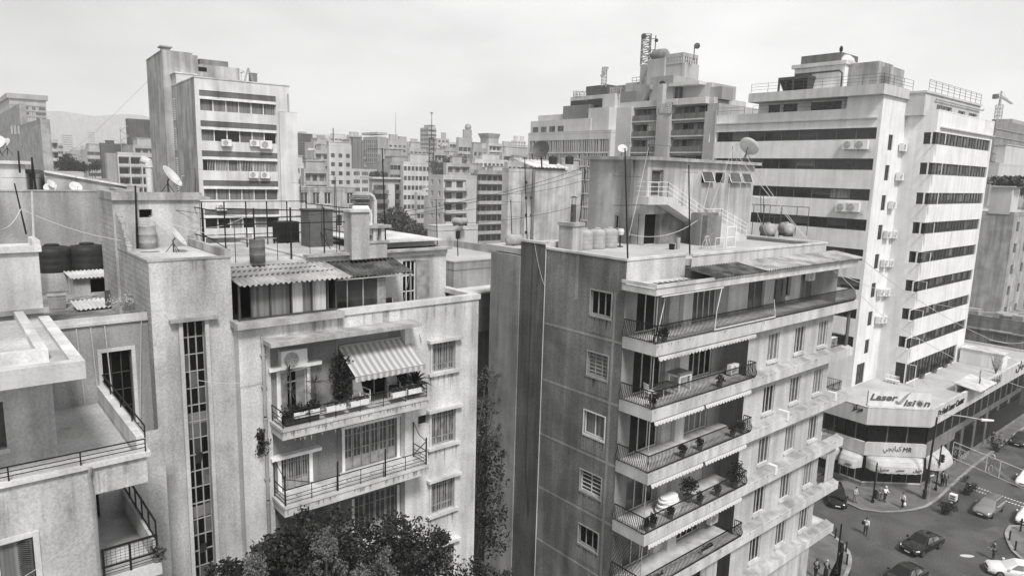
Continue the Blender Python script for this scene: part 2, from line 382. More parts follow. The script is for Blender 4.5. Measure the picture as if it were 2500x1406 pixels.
# ---- small roof things (local, z up, front -y)
def mk_ac(dark=False):
    t = thing('air_conditioner','x','air conditioner',(0,0,0),local=True)
    m = MB(); m.lbox(-.42,.42,-.15,.15,.04,.62); m.lbox(-.34,-.26,-.13,.13,0,.04); m.lbox(.26,.34,-.13,.13,0,.04); m.build('casing','ac_white',t)
    q = MB(); q.lathe((-.1,-.152,.33),[(.235,0),(.235,.012),(.0,.013)],18,(0,-1,0)); q.build('fan_recess','frame_grey',t)
    q = MB()
    for i in range(1,5):
        for j in range(16):
            w = 2*pi*j/16; w2 = 2*pi*(j+1)/16; r = .05*i
            q.tube([(-.1+r*cos(w),-.17,.33+r*sin(w)),(-.1+r*cos(w2),-.17,.33+r*sin(w2))],.007,3,cap=False)
    for j in range(6): q.tube([(-.1,-.172,.33),(-.1+.23*cos(j*pi/3),-.172,.33+.23*sin(j*pi/3))],.006,3)
    q.build('fan_grille','ac_white',t)
    q = MB(); q.tube([(.42,0,.2),(.52,0,.2),(.54,.1,.1),(.54,.18,-.15)],.018,5); q.build('hose','cable_pale',t)
    return t
def mk_dish():
    t = thing('satellite_dish','x','satellite dish',(0,0,0),local=True)
    m = MB(); ax = V(0,-.8,.6); c = V(0,-.1,.75); m.lathe(c,[(.0,0),(.2,.02),(.4,.075),(.52,.13),(.53,.13),(.53,.118),(.4,.06),(.2,.005),(0,-.015)],24,ax); m.build('reflector','dish_white',t,True)
    m = MB(); a = c-V(0,0,.45); m.tube([a,a+ax*.72+V(0,0,.1)],.016,5); m.build('feed_arm','galv',t)
    m = MB(); e = a+ax*.72+V(0,0,.1); m.lathe(e,[(.035,0),(.045,.05),(.045,.12),(.02,.14)],10,-ax+V(0,0,.3)); m.build('feed_horn','frame_grey',t)
    m = MB(); m.tube([(0,.02,0),(0,.02,.6),c],.03,6); m.tube([(0,.02,.5),(-.3,-.2,0)],.016,5); m.tube([(0,.02,.5),(.3,-.2,0)],.016,5); m.tube([(0,.02,.5),(0,.4,0)],.016,5); m.build('stand','iron_mid',t)
    return t
def mk_yagi(h=4., n=2):
    t = thing('television_aerial','x','aerial',(0,0,0),local=True)
    m = MB(); m.tube([(0,0,0),(0.02*h,0,h)],.028,5,.018); m.build('mast','iron',t)
    for k in range(n):
        z = h-.12-k*.9; L_ = 1.3-.2*k; m = MB(); x0 = .02*z
        m.tube([(x0-L_*.35,0,z),(x0+L_*.65,0,z+.03)],.014,4)
        for i in range(8-2*k):
            x = x0-L_*.35+L_*i/(7-2*k); w = .32-.02*i; m.tube([(x,-w,z+.02),(x,w,z+.02)],.008,3)
        m.build('antenna','iron',t)
    return t
def mk_tank_v(mat='tank_white', r=.45, h=1.1, ribs=4):
    t = thing('water_tank','x','water tank',(0,0,0),local=True)
    pr = [(0,0),(r*.96,0),(r,.04)]
    for i in range(ribs): z = .08+(h-.3)*i/ribs; dz=(h-.3)/ribs; pr += [(r,z),(r*1.02,z+dz*.3),(r*1.02,z+dz*.6),(r,z+dz*.8)]
    pr += [(r,h-.2),(r*.85,h-.08),(r*.42,h-.02),(0,h-.02)]
    MB().lathe((0,0,0),pr,24).build('body',mat,t,True)
    MB().lathe((0,0,h-.03),[(r*.36,0),(r*.38,.02),(r*.38,.07),(r*.3,.09),(0,.09)],18).build('lid',mat,t)
    m = MB(); m.tube([(r,0,.12),(r+.1,0,.12),(r+.12,0,.02),(r+.12,.1,0)],.02,5); m.build('pipe','steel',t)
    return t
def mk_tank_h(mat='tank_white', r=.55, L_=1.7):
    t = thing('water_tank','x','water tank',(0,0,0),local=True)
    MB().lathe((-L_/2,0,r+.12),[(0,0),(r*.55,.03),(r*.9,.14),(r,.3),(r,L_-.3),(r*.9,L_-.14),(r*.55,L_-.03),(0,L_)],22,(1,0,0)).build('body',mat,t,True)
    MB().lathe((0,0,2*r+.1),[(.2,0),(.21,.03),(.21,.09),(0,.1)],14).build('lid',mat,t)
    m = MB()
    for x in (-L_*.3, L_*.3): m.lbox(x-.06,x+.06,-r*.8,r*.8,0,.3)
    m.build('cradle','iron_mid',t); return t
def mk_drum(mat='drum', r=.3, h=.88):
    t = thing('oil_drum','x','drum',(0,0,0),local=True)
    MB().lathe((0,0,0),[(0,0),(r,0),(r,h*.31),(r*1.04,h*.33),(r,h*.35),(r,h*.64),(r*1.04,h*.66),(r,h*.68),(r,h-.02),(r*1.03,h),(r*.97,h),(r*.97,h-.04),(0,h-.04)],22).build('body',mat,t,True); return t
def plant_pot(c, r=.18, h=.3, foliage='leaf_dark', kind='bush', size=.35, label='', cat='potted plant', group=None, pot='terracotta', n=160):
    t = thing('potted_plant',label,cat,c,group)
    MB().lathe(c,[(0,0),(r*.75,0),(r,h*.85),(r*1.12,h*.86),(r*1.12,h),(r*.9,h),(r*.88,h-.05),(0,h-.05)],14).build('pot',pot,t)
    m = MB(); top = np.array(c)+V(0,0,h)
    if kind == 'bush':
        m.tube([top-V(0,0,.05), top+V(0,0,size*.8)],.02,4); leaves(m, top+V(0,0,size*.7), (size*.8,size*.8,size*.75), n, .07)
        for k in range(4): leaves(m, top+V(random.uniform(-1,1)*size*.6,random.uniform(-1,1)*size*.6,size*random.uniform(.4,1.4)), size*.4, n//5, .06)
    else: frond_plant(m, top, n//6, size*1.6, .035)
    m.build('foliage',foliage,t); return t
def planter_box(f, u0, u1, o, z, label, group=None, foliage='leaf_mid', full=90, mat='planter'):
    t = thing('flower_box',label,'flower box',f.p((u0+u1)/2,z,o),group)
    m = MB(); m.box(f,u0,u1,o-.11,o+.11,z,z+.03); 
    for a in (-.11,.09): m.box(f,u0,u1,o+a,o+a+.02,z+.03,z+.22)
    m.box(f,u0,u0+.02,o-.09,o+.09,z+.03,z+.22); m.box(f,u1-.02,u1,o-.09,o+.09,z+.03,z+.22); m.build('trough',mat,t)
    MB().box(f,u0+.02,u1-.02,o-.09,o+.09,z+.04,z+.18).build('soil','soil',t)
    q = MB()
    for k in range(5): leaves(q, f.p(u0+(u1-u0)*(k+.5)/5+random.uniform(-.05,.05), z+.27+random.uniform(-.02,.06), o+random.uniform(-.04,.06)), (.14,.14,.11), full//4, .05)
    q.build('foliage',foliage,t); return t
def cable(label, pts, r=.012, sag=0., mat='cable', cat='cable', group=None, name='cable', n=14):
    pts = [np.array(p,float) for p in pts]; path = []
    for a, b in zip(pts, pts[1:]):
        for i in range(n+(b is pts[-1])):
            t = i/n; path.append(a+(b-a)*t-V(0,0,sag*4*t*(1-t)))
    m = MB(); m.tube(path, r, 4)
    return tag(m.build(name, mat), label, cat, group)
# ================================================================ old plaster block with balconies (left centre)
Pb = atr(689,1048,25); FA = Fac(Pb, YW, -1.1)
def build_A():
    f = FA; uL, uR = -1.06, 9.72; zp = 27.5
    R = thing('apartment_building','old stained plaster apartment block with two iron balconies, a striped awning and a rooftop cage','building',f.p(4,0,-5))
    DP = 11.
    ra, rb, rc = f.uz(*Z('e',385,300))[0], f.uz(*Z('e',968,300))[0], f.uz(989,1080)[0]
    zc = f.uz(*Z('e',385,250))[1]
    W1 = [ZR(f,'e',1775,195,1968,418), ZR(f,'e',1768,790,1970,1035), ZR(f,'f',1732,500,1890,680)]
    w4 = list(W1[2]); dz = W1[1][2]-W1[2][2]; w4[2] -= dz; w4[3] -= dz; W1.append(w4)
    w5 = list(w4); w5[2] -= dz; w5[3] -= dz; W1.append(w5)
    vent = ZR(f,'e',1655,830,1745,895)
    holes = [[ra,rb,5,zc,.15],[rb,rc,5,zc,.4]]+[w+[.14] for w in W1]+[vent+[.3]]
    m = MB(); m.wall(f,uL,uR,0,zp-.18,holes)
    # recess back walls with their door openings
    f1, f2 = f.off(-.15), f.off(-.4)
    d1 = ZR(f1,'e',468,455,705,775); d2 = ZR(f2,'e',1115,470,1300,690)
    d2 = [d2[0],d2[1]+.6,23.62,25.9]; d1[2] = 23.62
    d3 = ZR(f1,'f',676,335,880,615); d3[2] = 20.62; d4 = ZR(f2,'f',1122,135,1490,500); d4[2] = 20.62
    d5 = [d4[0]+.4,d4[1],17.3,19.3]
    mr = MB(); mr.wall(f1,ra,rb,5,zc,[d1+[.12],d3+[.12]]); mr.wall(f2,rb,rc,5,zc,[d2+[.2],d4+[.15],d5+[.15]]); mr.build('recess_wall','plaster_dim',R)  # recess paint is darker, its tone also set to deepen the shade
    m.wall(Fac(f.p(uR,0),YW+90),0,DP,0,zp-.18); m.wall(Fac(f.p(uL,0,-DP),YW-90),0,DP,0,zp-.18)
    m.wall(Fac(f.p(uR,0,-DP),YW+180),0,uR-uL,0,zp-.18)
    m.build('wall','wall_a',R)
    # parapets
    ul = f.uz(832,765)[0]
    m = MB(); m.box(f,ul,uR+.06,-.3,.08,zp-.18,zp+.04); m.box(f,uR-.3,uR+.06,-DP,-.302,zp-.18,zp+.036); m.build('parapet','trim',R)
    m = MB(); m.box(f,uL-.12,ul,-.5,.32,zp-.2,zp+.02); m.build('ledge','concrete',R)
    m = MB(); m.box(f,uL+.05,uR-.31,-DP,-.31,zp-.9,zp-.75); m.build('terrace_floor','roof_dusty',R)
    # canopy over the recess
    cu0, cu1 = f.uz(*Z('e',390,225),.9)[0], f.uz(*Z('e',1688,45),.9)[0]
    zt = f.uz(*Z('e',390,208),.9)[1]
    MB().box(f,cu0,cu1,-.02,.9,zt-.16,zt).build('canopy','concrete',R)
    # balconies
    for i, (zt, ztag) in enumerate(((23.62,'up'),(20.62,'low'),(17.3,'bottom'))):
        m = MB(); m.box(f,ra+.02 if i else 0,rb,-.149,-.001,zt-.42,zt); m.box(f,rb,rc-.01,-.399,-.001,zt-.42,zt)
        m.box(f,.0,6.3,0,1.1,zt-.42,zt); m.box(f,-.03,6.33,1.1,1.14,zt-.1,zt+.02); m.box(f,-.04,0,0,1.14,zt-.1,zt+.018)
        b = m.build('balcony','slab_pale',R)
        def deco(mm,p,q,zb,h):
            mid = (p+q)/2
            for t in (.5,):
                c = mid+V(0,0,zb+h*.5); dd = (q-p)/np.linalg.norm(q-p)
                if np.linalg.norm(q-p) > .9: mm.tube([c-dd*.12,c+V(0,0,.06),c+dd*.12,c-V(0,0,.06),c-dd*.12],.01,3)
        if i < 2:
            bar_rail(f,[(.06,0),(.06,1.05),(6.24,1.05),(6.24,0)],zt,.62,(.12,.35,.6,1.),1.05,.016,'railing',b,'iron',deco)
        if i == 1:
            m = MB()
            for u in (.06,2.16,4.26,6.24): m.tube([f.p(u,zt,1.05),f.p(u,zt+1.2,1.05)],.035,5)
            m.tube([f.p(.06,zt,.02),f.p(.06,zt+1.5,.02)],.025,5); m.tube([f.p(.06,zt+1.5,.02),f.p(.06,zt+1.05,1.05)],.015,4); m.tube([f.p(.06,zt+1.05,1.05),f.p(1.2,zt+.62,1.05)],.015,4)
            m.tube([f.p(6.24,zt,.02),f.p(6.24,zt+1.6,.02)],.025,5); m.tube([f.p(6.24,zt+1.6,.02),f.p(6.24,zt+1.15,.5),f.p(6.24,zt+1.05,1.05)],.015,4); m.tube([f.p(6.24,zt+.1,.05),f.p(6.24,zt+1.05,1.05)],.02,4); m.tube([f.p(6.24,zt,1.05),f.p(6.24,zt+1.1,1.05)],.025,4)
            m.build('wire_frame','iron',b)
    # doors and windows
    a = win(R,f1,d1,.12,0,0,'glass_black','frame_white',.05,us=[d1[0]+.42,d1[0]+.85,d1[0]+1.0],zs=[d1[3]-.45],name='door',sm='white_paint',surround=.14)
    MB().box(f1,d1[0]-.5,d1[1]+.5,-.02,.3,d1[3]+.15,d1[3]+.29).build('lintel','white_paint',a)
    q = MB(); q.box(f1,d1[1]-.42,d1[1]-.04,-.1,-.06,d1[2]+.1,d1[3]-.05); q.box(f1,d1[0]+.04,d1[0]+.3,-.1,-.06,d1[2]+.1,d1[3]-.05); q.build('shutter','shutter_wood',a)
    a = win(R,f2,d2,.2,0,0,'glass_black','frame_grey',.06,us=[d2[0]+.35,d2[0]+.95,d2[0]+1.5],name='door')
    a = shutters(R,f1,d3,.12,4,'shutter_wood',surround=.14,cross=(.3,.78),name='door',panel=.25,sm='white_paint')
    MB().box(f1,d3[0]-.45,d3[1]+.42,-.02,.3,d3[3]+.02,d3[3]+.15).build('lintel','white_paint',a)
    a = shutters(R,f2,d4,.15,6,'shutter_wood',surround=.13,cross=(.45,.8),name='door',panel=.27,sm='white_paint')
    MB().box(f2,d4[0]-.18,d4[1]+.2,-.02,.12,d4[3]+.02,d4[3]+.13).build('lintel','white_paint',a)
    shutters(R,f2,d5,.15,4,'shutter_wood',surround=.12,name='door',panel=.25,sm='white_paint')
    for w in W1: shutters(R,f,w,.14,4,'shutter_wood',sill=.2,lintel=.27,surround=.1,cross=(.22,.8))
    for w in W1: stain(R,f,w[0]-.15,w[1]+.15,w[2]-.15,1.1,10)
    stain(R,f,.0,6.3,23.18,.3,16,'stain',1.144); stain(R,f,0,6.3,23.5,.28,40,'stain',1.146); stain(R,f,0,6.3,20.5,.28,40,'stain',1.146)
    MB().box(f,*vent[:2],-.3,-.25,*vent[2:]).build('vent_opening','black',R)
    # drain pipe
    m = MB(); up = f.uz(*Z('e',318,300))[0]
    for z0, z1 in ((23.9,26.7),(20.6,23.85),(12,20.55)): m.tube([f.p(up,z0,.09),f.p(up,z1,.09)],.065,8); m.lathe(f.p(up,z1-.1,.09),[(.085,0),(.085,.1)],8)
    for z in (26.2,25,22.6,21.4): m.box(f,up-.1,up+.1,0,.12,z,z+.05)
    m.tube([f.p(up,26.7,.09),f.p(up,26.85,.06),f.p(up,26.88,-.05)],.07,8); m.build('drainpipe','plaster_grey',R)
    # striped awning
    u0, u1 = 2.93, 6.15; zt = 25.97; zb = 25.1; m = MB(); n = 40
    def sur(t, o0, o1, z0, z1, s): return f.p(u0+(u1-u0)*t, z0+(z1-z0)*s-.05*sin(pi*s), o0+(o1-o0)*s)
    for j in range(6):
        for i in range(n):
            A_ = [sur(i/n,-.3,1.1,zt,zb,j/6),sur(i/n,-.3,1.1,zt,zb,(j+1)/6),sur((i+1)/n,-.3,1.1,zt,zb,(j+1)/6),sur((i+1)/n,-.3,1.1,zt,zb,j/6)]
            m.face(*A_)
    for i in range(n):
        s0, s1 = abs(sin(i/n*13*pi))*.05, abs(sin((i+1)/n*13*pi))*.05
        a, b = u0+(u1-u0)*i/n, u0+(u1-u0)*(i+1)/n
        m.face(f.p(a,zb,1.1),f.p(a,zb-.2-s0,1.11),f.p(b,zb-.2-s1,1.11),f.p(b,zb,1.1))
    aw = m.build('awning','awning_stripe',R)
    m = MB(); m.tube([f.p(u0,zt+.03,-.3),f.p(u1,zt+.03,-.3)],.05,6)
    m.tube([f.p(u0,zb-.02,1.09),f.p(u1,zb-.02,1.09)],.025,5)
    for u in (u0+.1,u1-.1): m.tube([f.p(u,24.6,-.3),f.p(u,zb,1.07)],.02,5)
    m.tube([f.p(u1+.1,zt+.1,-.3),f.p(u1+.4,zt+.1,.0),f.p(u1+.45,zt-.25,.1)],.02,5); m.build('awning_frame','frame_grey',aw)
    # ---- penthouse set back, glazed lean-to on the left
    fp = f.off(-2.3); pR = 9.5; zr = 29.2; zf = zp-.75
    dw = ZR(fp,'d',1612,455,1720,735); dw[2] = zf+.05
    m = MB(); m.wall(fp,2.6,pR,zf,zr,[dw+[.15]]); m.wall(Fac(fp.p(pR,0),YW+90),0,7.5,zf,zr); m.wall(Fac(fp.p(uL,0,-7.5),YW-90),0,7.5,zf,zr); m.wall(fp,uL,2.6,zf,zr)
    m.build('penthouse_wall','plaster_old',R)
    m = MB(); m.box(fp,uL,2.45,-7.5,.1,zr,zr+.12); m.box(fp,2.45,pR-.02,-7.5,.12,zr-.02,zr+.2); m.build('penthouse_roof','roof_dusty',R)
    m = MB(); m.box(fp,2.45,pR+.15,-.1,.28,zr+.2,zr+.3); m.box(fp,pR-.1,pR+.15,-7.6,-.1,zr+.2,zr+.296); m.build('roof_edge','concrete',R)
    # pale sheet roof raised over the right part
    m = MB(); m.box(fp,5.6,pR+.1,-5.6,-.5,zr+.55,zr+.62); m.build('sheet_roof','corrugated_pale',R)
    m = MB(); m.box(fp,6.2,pR-.2,-5.2,-.7,zr+.302,zr+.545); m.build('roof_upstand','plaster_dim',R)
    a = win(R,fp,dw,.15,2,2,'glass_black','frame_white',.05,name='door')
    q = MB(); fs = Fac(fp.p(dw[1],0,.02),YW-35); q.bars(fs,0.02,.6,dw[2],dw[3],-.02,.03,.05,0,2); q.box(fs,.06,.56,-.01,.01,dw[2]+.05,dw[3]-.05); q.build('shutter','shutter_wood',a)
    # lean-to glazing on the parapet ledge
    gz0, gz1 = zp+.03, 28.82; gu0, gu1 = uL+.12, 2.82
    m = MB(); m.bars(f,gu0,gu1,gz0,gz1,-.24,-.16,.06,0,0,us=[gu0+.45,gu0+1.15,gu0+1.95,gu0+2.75,gu0+3.4]); m.tube([f.p(gu0-.03,gz0,-.1),f.p(gu0+.02,gz1+.05,-.1)],.03,5); m.build('porch_frame','iron_mid',R)
    m = MB(); m.box(f,gu0+.46,gu0+1.2,-.3,-.27,gz0,gz1-.02); m.box(f,gu0+1.2,gu0+1.9,-.28,-.25,gz0,gz1-.02); m.build('porch_curtain','curtain_dim',R)
    m = MB(); m.box(f,gu0+1.95,gu0+2.4,-.28,-.25,gz0,gz1-.02); m.box(f,gu0+2.8,gu0+3.35,-.28,-.25,gz0,gz1-.02); m.build('porch_curtain','curtain',R)
    m = MB(); m.box(f,gu0+2.4,gu0+2.8,-.3,-.27,gz0,gz1-.02); m.build('porch_curtain','curtain_dim',R)
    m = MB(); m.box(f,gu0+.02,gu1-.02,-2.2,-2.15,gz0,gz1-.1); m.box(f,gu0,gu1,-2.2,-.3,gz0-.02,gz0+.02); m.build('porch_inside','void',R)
    fs = f.turn(gu1,90); m = MB(); m.bars(fs,.2,2.25,gz0-.6,gz1,-.03,.03,.05,2,0); m.build('porch_frame','iron_mid',R)
    m = MB(); m.box(fs,.22,2.24,-.02,.0,gz0-.6,gz1-.02); m.build('porch_pane','glass_mid',R)
    corrugated(f,gu0-.08,3.3,-2.28,29.18,.28,28.86,.2,.04).build('corrugated_roof','corrugated',R)
    m = MB(); m.box(f,gu0-.1,3.0,-.9,-.8,29.06,29.1); m.box(f,gu0-.1,2.6,-1.6,-1.5,29.14,29.18); m.build('roof_batten','concrete',R)
    # second lean-to, set back
    g0, g1 = 2.95, 5.1; fo = f.off(-.95)
    m = MB(); m.bars(fo,g0,g1,zf,28.6,-.05,.02,.06,2,0); m.build('porch_frame','frame_grey',R)
    m = MB(); m.box(fo,g0+.03,g1-.03,-.04,-.02,zf,28.58); m.build('porch_pane','glass_mid',R)
    m = MB(); m.box(fo,g1,g1+.35,-1.3,.02,zf,28.5); m.build('porch_wall','block_wall',R)
    corrugated(f,2.7,6.6,-2.28,29.12,-.6,28.72,.2,.035).build('corrugated_roof','corrugated_dark',R)
    m = MB()
    for u in (6.5,): m.tube([f.p(u,zf,-.6),f.p(u,28.75,-.65)],.03,5); m.tube([f.p(u,zf,-1.5),f.p(u,28.6,-.7)],.02,5)
    m.tube([f.p(2.9,28.62,-.6),f.p(6.55,28.62,-.6)],.03,5); m.build('porch_post','frame_grey',R)
    # stair tower
    ft = f.off(-.5); t0, t1 = -3.71, -1.061; zt = 29.78; td = 4.6
    sw = ZR(ft,'b',1560,1000,1765,1300); sw[2] = 12.
    m = MB(); m.wall(ft,t0,t1,0,zt,[sw+[.22]]); m.wall(Fac(ft.p(t1,0),YW+90),0,td,zp,zt)
    m.wall(Fac(ft.p(t0,0,-td),YW-90),0,.9,0,zt,[],o=0)
    m.build('stair_tower','wall_tower',R)
    m = MB(); m.wall(Fac(ft.p(t0,0,-td),YW-90),0,td-.0,0,zt,o=.004); m.build('tower_side','block_wall',R)
    m = MB(); m.box(ft,t0-.03,t1+.03,-.16,.03,zt,zt+.07); m.box(ft,t0-.03,t0+.14,-td,-.161,zt,zt+.066); m.box(ft,t1-.14,t1+.03,-td,-.161,zt,zt+.28); m.build('roof_kerb','concrete',R)
    MB().box(ft,t0+.1,t1-.1,-td,-.1,zt-.12,zt-.02).build('tower_roof','roof_dusty',R)
    m = MB(); m.box(ft,sw[0]-.42,sw[1]+.42,-.02,.25,sw[3]+.01,sw[3]+.13); m.build('lintel','concrete',R)
    m = MB()
    for u in (sw[0]-.13,sw[1]+.001): m.box(ft,u,u+.13,-.02,.1,12,sw[3]+.005)
    m.build('window_surround','trim',R)
    P = MB().box(ft,sw[0],sw[1],-.24,-.21,sw[2],sw[3]).build('stair_window','glass_black',R)
    q = MB(); wu = sw[1]-sw[0]; z = sw[3]; k = 0
    for u in (sw[0],sw[0]+wu*.30,sw[0]+wu*.65,sw[1]): q.box(ft,u-.02,u+.02,-.21,-.17,sw[2],sw[3])
    while z > sw[2]: q.box(ft,sw[0],sw[1],-.208,-.172,z-.025,z+.012); z -= .62
    q.build('frame','frame_grey',P)
    q = MB(); qd = MB()
    random.seed(5); z = sw[3]
    while z > sw[2]+.7:
        for a, b in ((0,.3),(.3,.65),(.65,1)):
            if random.random() < .22: MB().box(ft,sw[0]+wu*a+.025,sw[0]+wu*b-.025,-.212,-.2,z-.59,z-.03).build('pane','glass_mid' if random.random() < .35 else 'panel_dark',P)
        z -= .62
    for zz in (24.15,20.6,17.): MB().box(ft,sw[0]+.02,sw[1]-.02,-.213,-.19,zz-.3,zz+.12).build('spandrel','plaster_dim',P)
    for zz in (22.35,18.85): MB().hexa([ft.p(sw[0]+wu*.32,zz,-.2),ft.p(sw[0]+wu*.63,zz,-.2),ft.p(sw[0]+wu*.63,zz,-.19),ft.p(sw[0]+wu*.32,zz,-.19),ft.p(sw[0]+wu*.32,zz+.5,.05),ft.p(sw[0]+wu*.63,zz+.5,.05),ft.p(sw[0]+wu*.63,zz+.5,.06),ft.p(sw[0]+wu*.32,zz+.5,.06)]).build('open_pane','glass_mid',P)
    # head house on the tower
    fh = ft.off(-td); h0, h1, hz = t0-.1, t1+.35, 31.6
    hw = ZR(fh,'a',1060,1130,1165,1192)
    m = MB(); m.wall(fh,h0,h1,zt-3,hz,[hw+[.25]]); m.wall(Fac(fh.p(h1,0),YW+90),0,4,zt-3,hz); m.build('head_house','plaster_old',R)
    m = MB(); m.wall(Fac(fh.p(h0,0,-2.6),YW-90),0,2.6,zt-3,hz); m.build('head_house_side','block_wall',R)
    MB().box(fh,*hw[:2],-.3,-.25,*hw[2:]).build('vent_opening','void',R)
    m = MB(); m.box(fh,h0-.03,h1+.4,-2.7,.12,hz,hz+.12); m.box(fh,h0-.03,h1+.1,-.06,.1,hz+.12,hz+.3); m.box(fh,h0-.03,h0+.12,-2.7,-.06,hz+.12,hz+.296); m.build('head_house_roof','concrete',R)
    # crumbling block wall stump along the tower's left edge
    fs = Fac(ft.p(t0,0,-td),YW-90); m = MB(); prof = [(0,1.25),(.25,1.2),(.5,1.05),(.8,.95),(1.,.72),(1.25,.45),(1.45,.2),(1.7,.05)]
    for (a, ha), (b, hb) in zip(prof, prof[1:]): m.box(fs,a,b,-.14,.02,zt+.072,zt+.08+ha)
    m.build('broken_wall','block_wall',R)
    # rooftop cage of angle iron
    return R
A = build_A()
# ================================================================ apartment block with wrought-iron balconies (centre right)
PB = atr(1590,1031,34); FB = Fac(PB, YW); FBL = Fac(PB, -49.5)
B_T = [24.77-3.41*i for i in range(6)]; B_TH = .58; B_W = 2.15; B_RW = .55; B_RE = 9.62; B_U1 = 20.5; B_S1 = 22.85; B_ROOF = 28.5
def build_B():
    f = FB; fl = FBL; zp = 28.86
    R = thing('apartment_building','grey stuccoed apartment block with bowed iron balcony railings and a stair house on its roof','building',f.p(10,0,-7))
    # ---- left face with windows
    WL = [ZR(fl,'k',880,425,1040,660), ZR(fl,'k',855,925,1012,1165), ZR(fl,'m',630,0,762,210), ZR(fl,'m',604,400,738,606), ZR(fl,'m',592,768,718,970)]
    w = list(WL[-1]); w[2] -= 3.41; w[3] -= 3.41; WL.append(w)
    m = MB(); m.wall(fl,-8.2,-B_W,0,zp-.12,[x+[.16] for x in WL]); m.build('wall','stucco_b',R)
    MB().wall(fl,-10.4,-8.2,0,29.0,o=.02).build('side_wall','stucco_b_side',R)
    m = MB(); m.box(fl,-8.215,-8.185,0,.05,0,29.0); m.build('wall_joint','trim',R)
    m = MB(); m.box(fl,-13.2,-10.4,-.5,.08,0,28.1); m.build('fin_wall','band_b',R)
    for i,t in enumerate(B_T[:6]): MB().box(fl,-8.18,-B_W-.0,.002,.012,t-.44,t-.31).build('floor_band','band_b',R)
    m = MB()
    m.box(fl,-5.75,-5.55,.002,.014,26.2,28.7); m.box(fl,-2.9,-2.75,.002,.01,9,27); m.build('plaster_strip','band_b',R)
    for t,w in zip(B_T,WL):
        MB().box(fl,w[0]-.12,w[1]+.12,.002,.008,w[2]-1.0,w[2]-.03).build('window_apron','stucco_b2',R); stain(R,fl,w[0]-.1,w[1]+.1,w[2]-.05,1.3,9,'stain_pale',.014); stain(R,fl,w[0]-.1,w[1]+.1,w[2]-.05,.9,9,'stain_dark',.017)
    for k, w in enumerate(WL):
        P = win(R,fl,w,.16,[2,2,1,1,2,2][k],[0,5,0,4,0,0][k],['glass_black','curtain_dim','curtain_dim','glass_mid','glass_black','glass_mid'][k],'frame_white' if k in (2,3) else 'frame_grey',.06,sill=.05,so=.05,surround=.06,sm='frame_white' if k == 2 else 'frame_grey',label=['open dark three-pane window','window with lowered slatted blind','white-framed window with pale curtains',None,None,None][k])
    # ---- recessed front wall (left bays)
    fw = f.off(-B_W); fr = f.off(-B_RW)
    SL1, SL2 = (1.0,3.45), (6.0,8.35)
    holes = []
    top = [ZR(fw,'l',1432,100,1545,350), ZR(fw,'l',1640,110,1715,340), ZR(fw,'l',1735,65,1762,238), ZR(fw,'l',1858,45,1950,270)]
    for i,t in enumerate(B_T):
        z0 = t+.04
        for a,b in (SL1,SL2): holes.append([a,b,z0,z0+2.45])
        if i: holes.append([3.95,4.0,z0,z0+.01])
    h0 = [[q[0],q[1],(B_T[0]+.04 if j != 2 else q[2]),min(q[3],27.1),.7 if j == 1 else .2] for j,q in enumerate(top)]
    m = MB(); mr = MB(); mr.wall(fw,0,B_RE,0,27.28,[h for h in holes if h[1]-h[0] > .2],.14); mr.build('recess_wall','recess_shade_b',R); m.wall(fw,B_RE,B_U1,B_T[0]-.2,27.28,h0)  # recess walls get a darker colour to deepen their shade
    # wall above canopy
    m.wall(fw,0,5.0,27.28,zp-.12); m.wall(f.off(-1.75),5.0,B_U1+.4,27.28,zp-.12); m.wall(Fac(f.p(5.0,0,-B_W),YW-90),-.4,0,27.28,zp-.12)
    # flush right part below the top floor
    UW = [ZR(f,'l',1567,602,1682,745,-B_RW),ZR(f,'l',1787,508,1893,686,-B_RW),ZR(f,'l',1983,462,2073,636,-B_RW)]
    us = [(.5*(q[0]+q[1])) for q in UW]; hw = .66; rz0, rz1 = UW[1][2]-B_T[1], UW[1][3]-B_T[1]
    RW = [[u-hw,u+hw,t+rz0,t+rz1] for t in B_T[1:] for u in us]
    m.wall(fr,B_RE,B_U1,3.6,B_T[0]-.2,RW,.14); m.wall(Fac(f.p(B_RE,0,-B_W),YW-90),-(B_W-B_RW),0,0,B_T[0]-.2)
    m.wall(Fac(f.p(B_U1,0,-B_W),YW+90),-1.6,12,3.6,27.28); m.wall(Fac(f.p(B_U1+.4,0,-1.75),YW+90),0,12,27.28,zp-.12)
    # ground floor shops
    sh = [[10,12.6,.3,3.2],[13.2,15.8,.3,3.2],[16.4,19.8,.3,3.2]]
    m.wall(fr,B_RE,B_U1,0,3.6,sh,.3); m.wall(Fac(f.p(B_U1,0,-B_RW),YW+90),0,10,0,3.6)
    m.build('front_wall','wall_b',R)
    for q in sh: win(R,fr,q,.3,2,1,'glass_mid','frame_white',.07,name='shop_window')
    # pilasters and stone panels between sliders
    m = MB()
    for i,t in enumerate(B_T):
        m.box(fw,4.75,5.6,.0,.28,t+.0,t+2.75); 
    m.build('pilaster','cladding_b',R)
    m = MB()
    for i,t in enumerate(B_T): m.box(fw,3.8,4.7,-.02,.01,t+.02,t+2.7)
    m.build('stone_panel','stone_course',R)
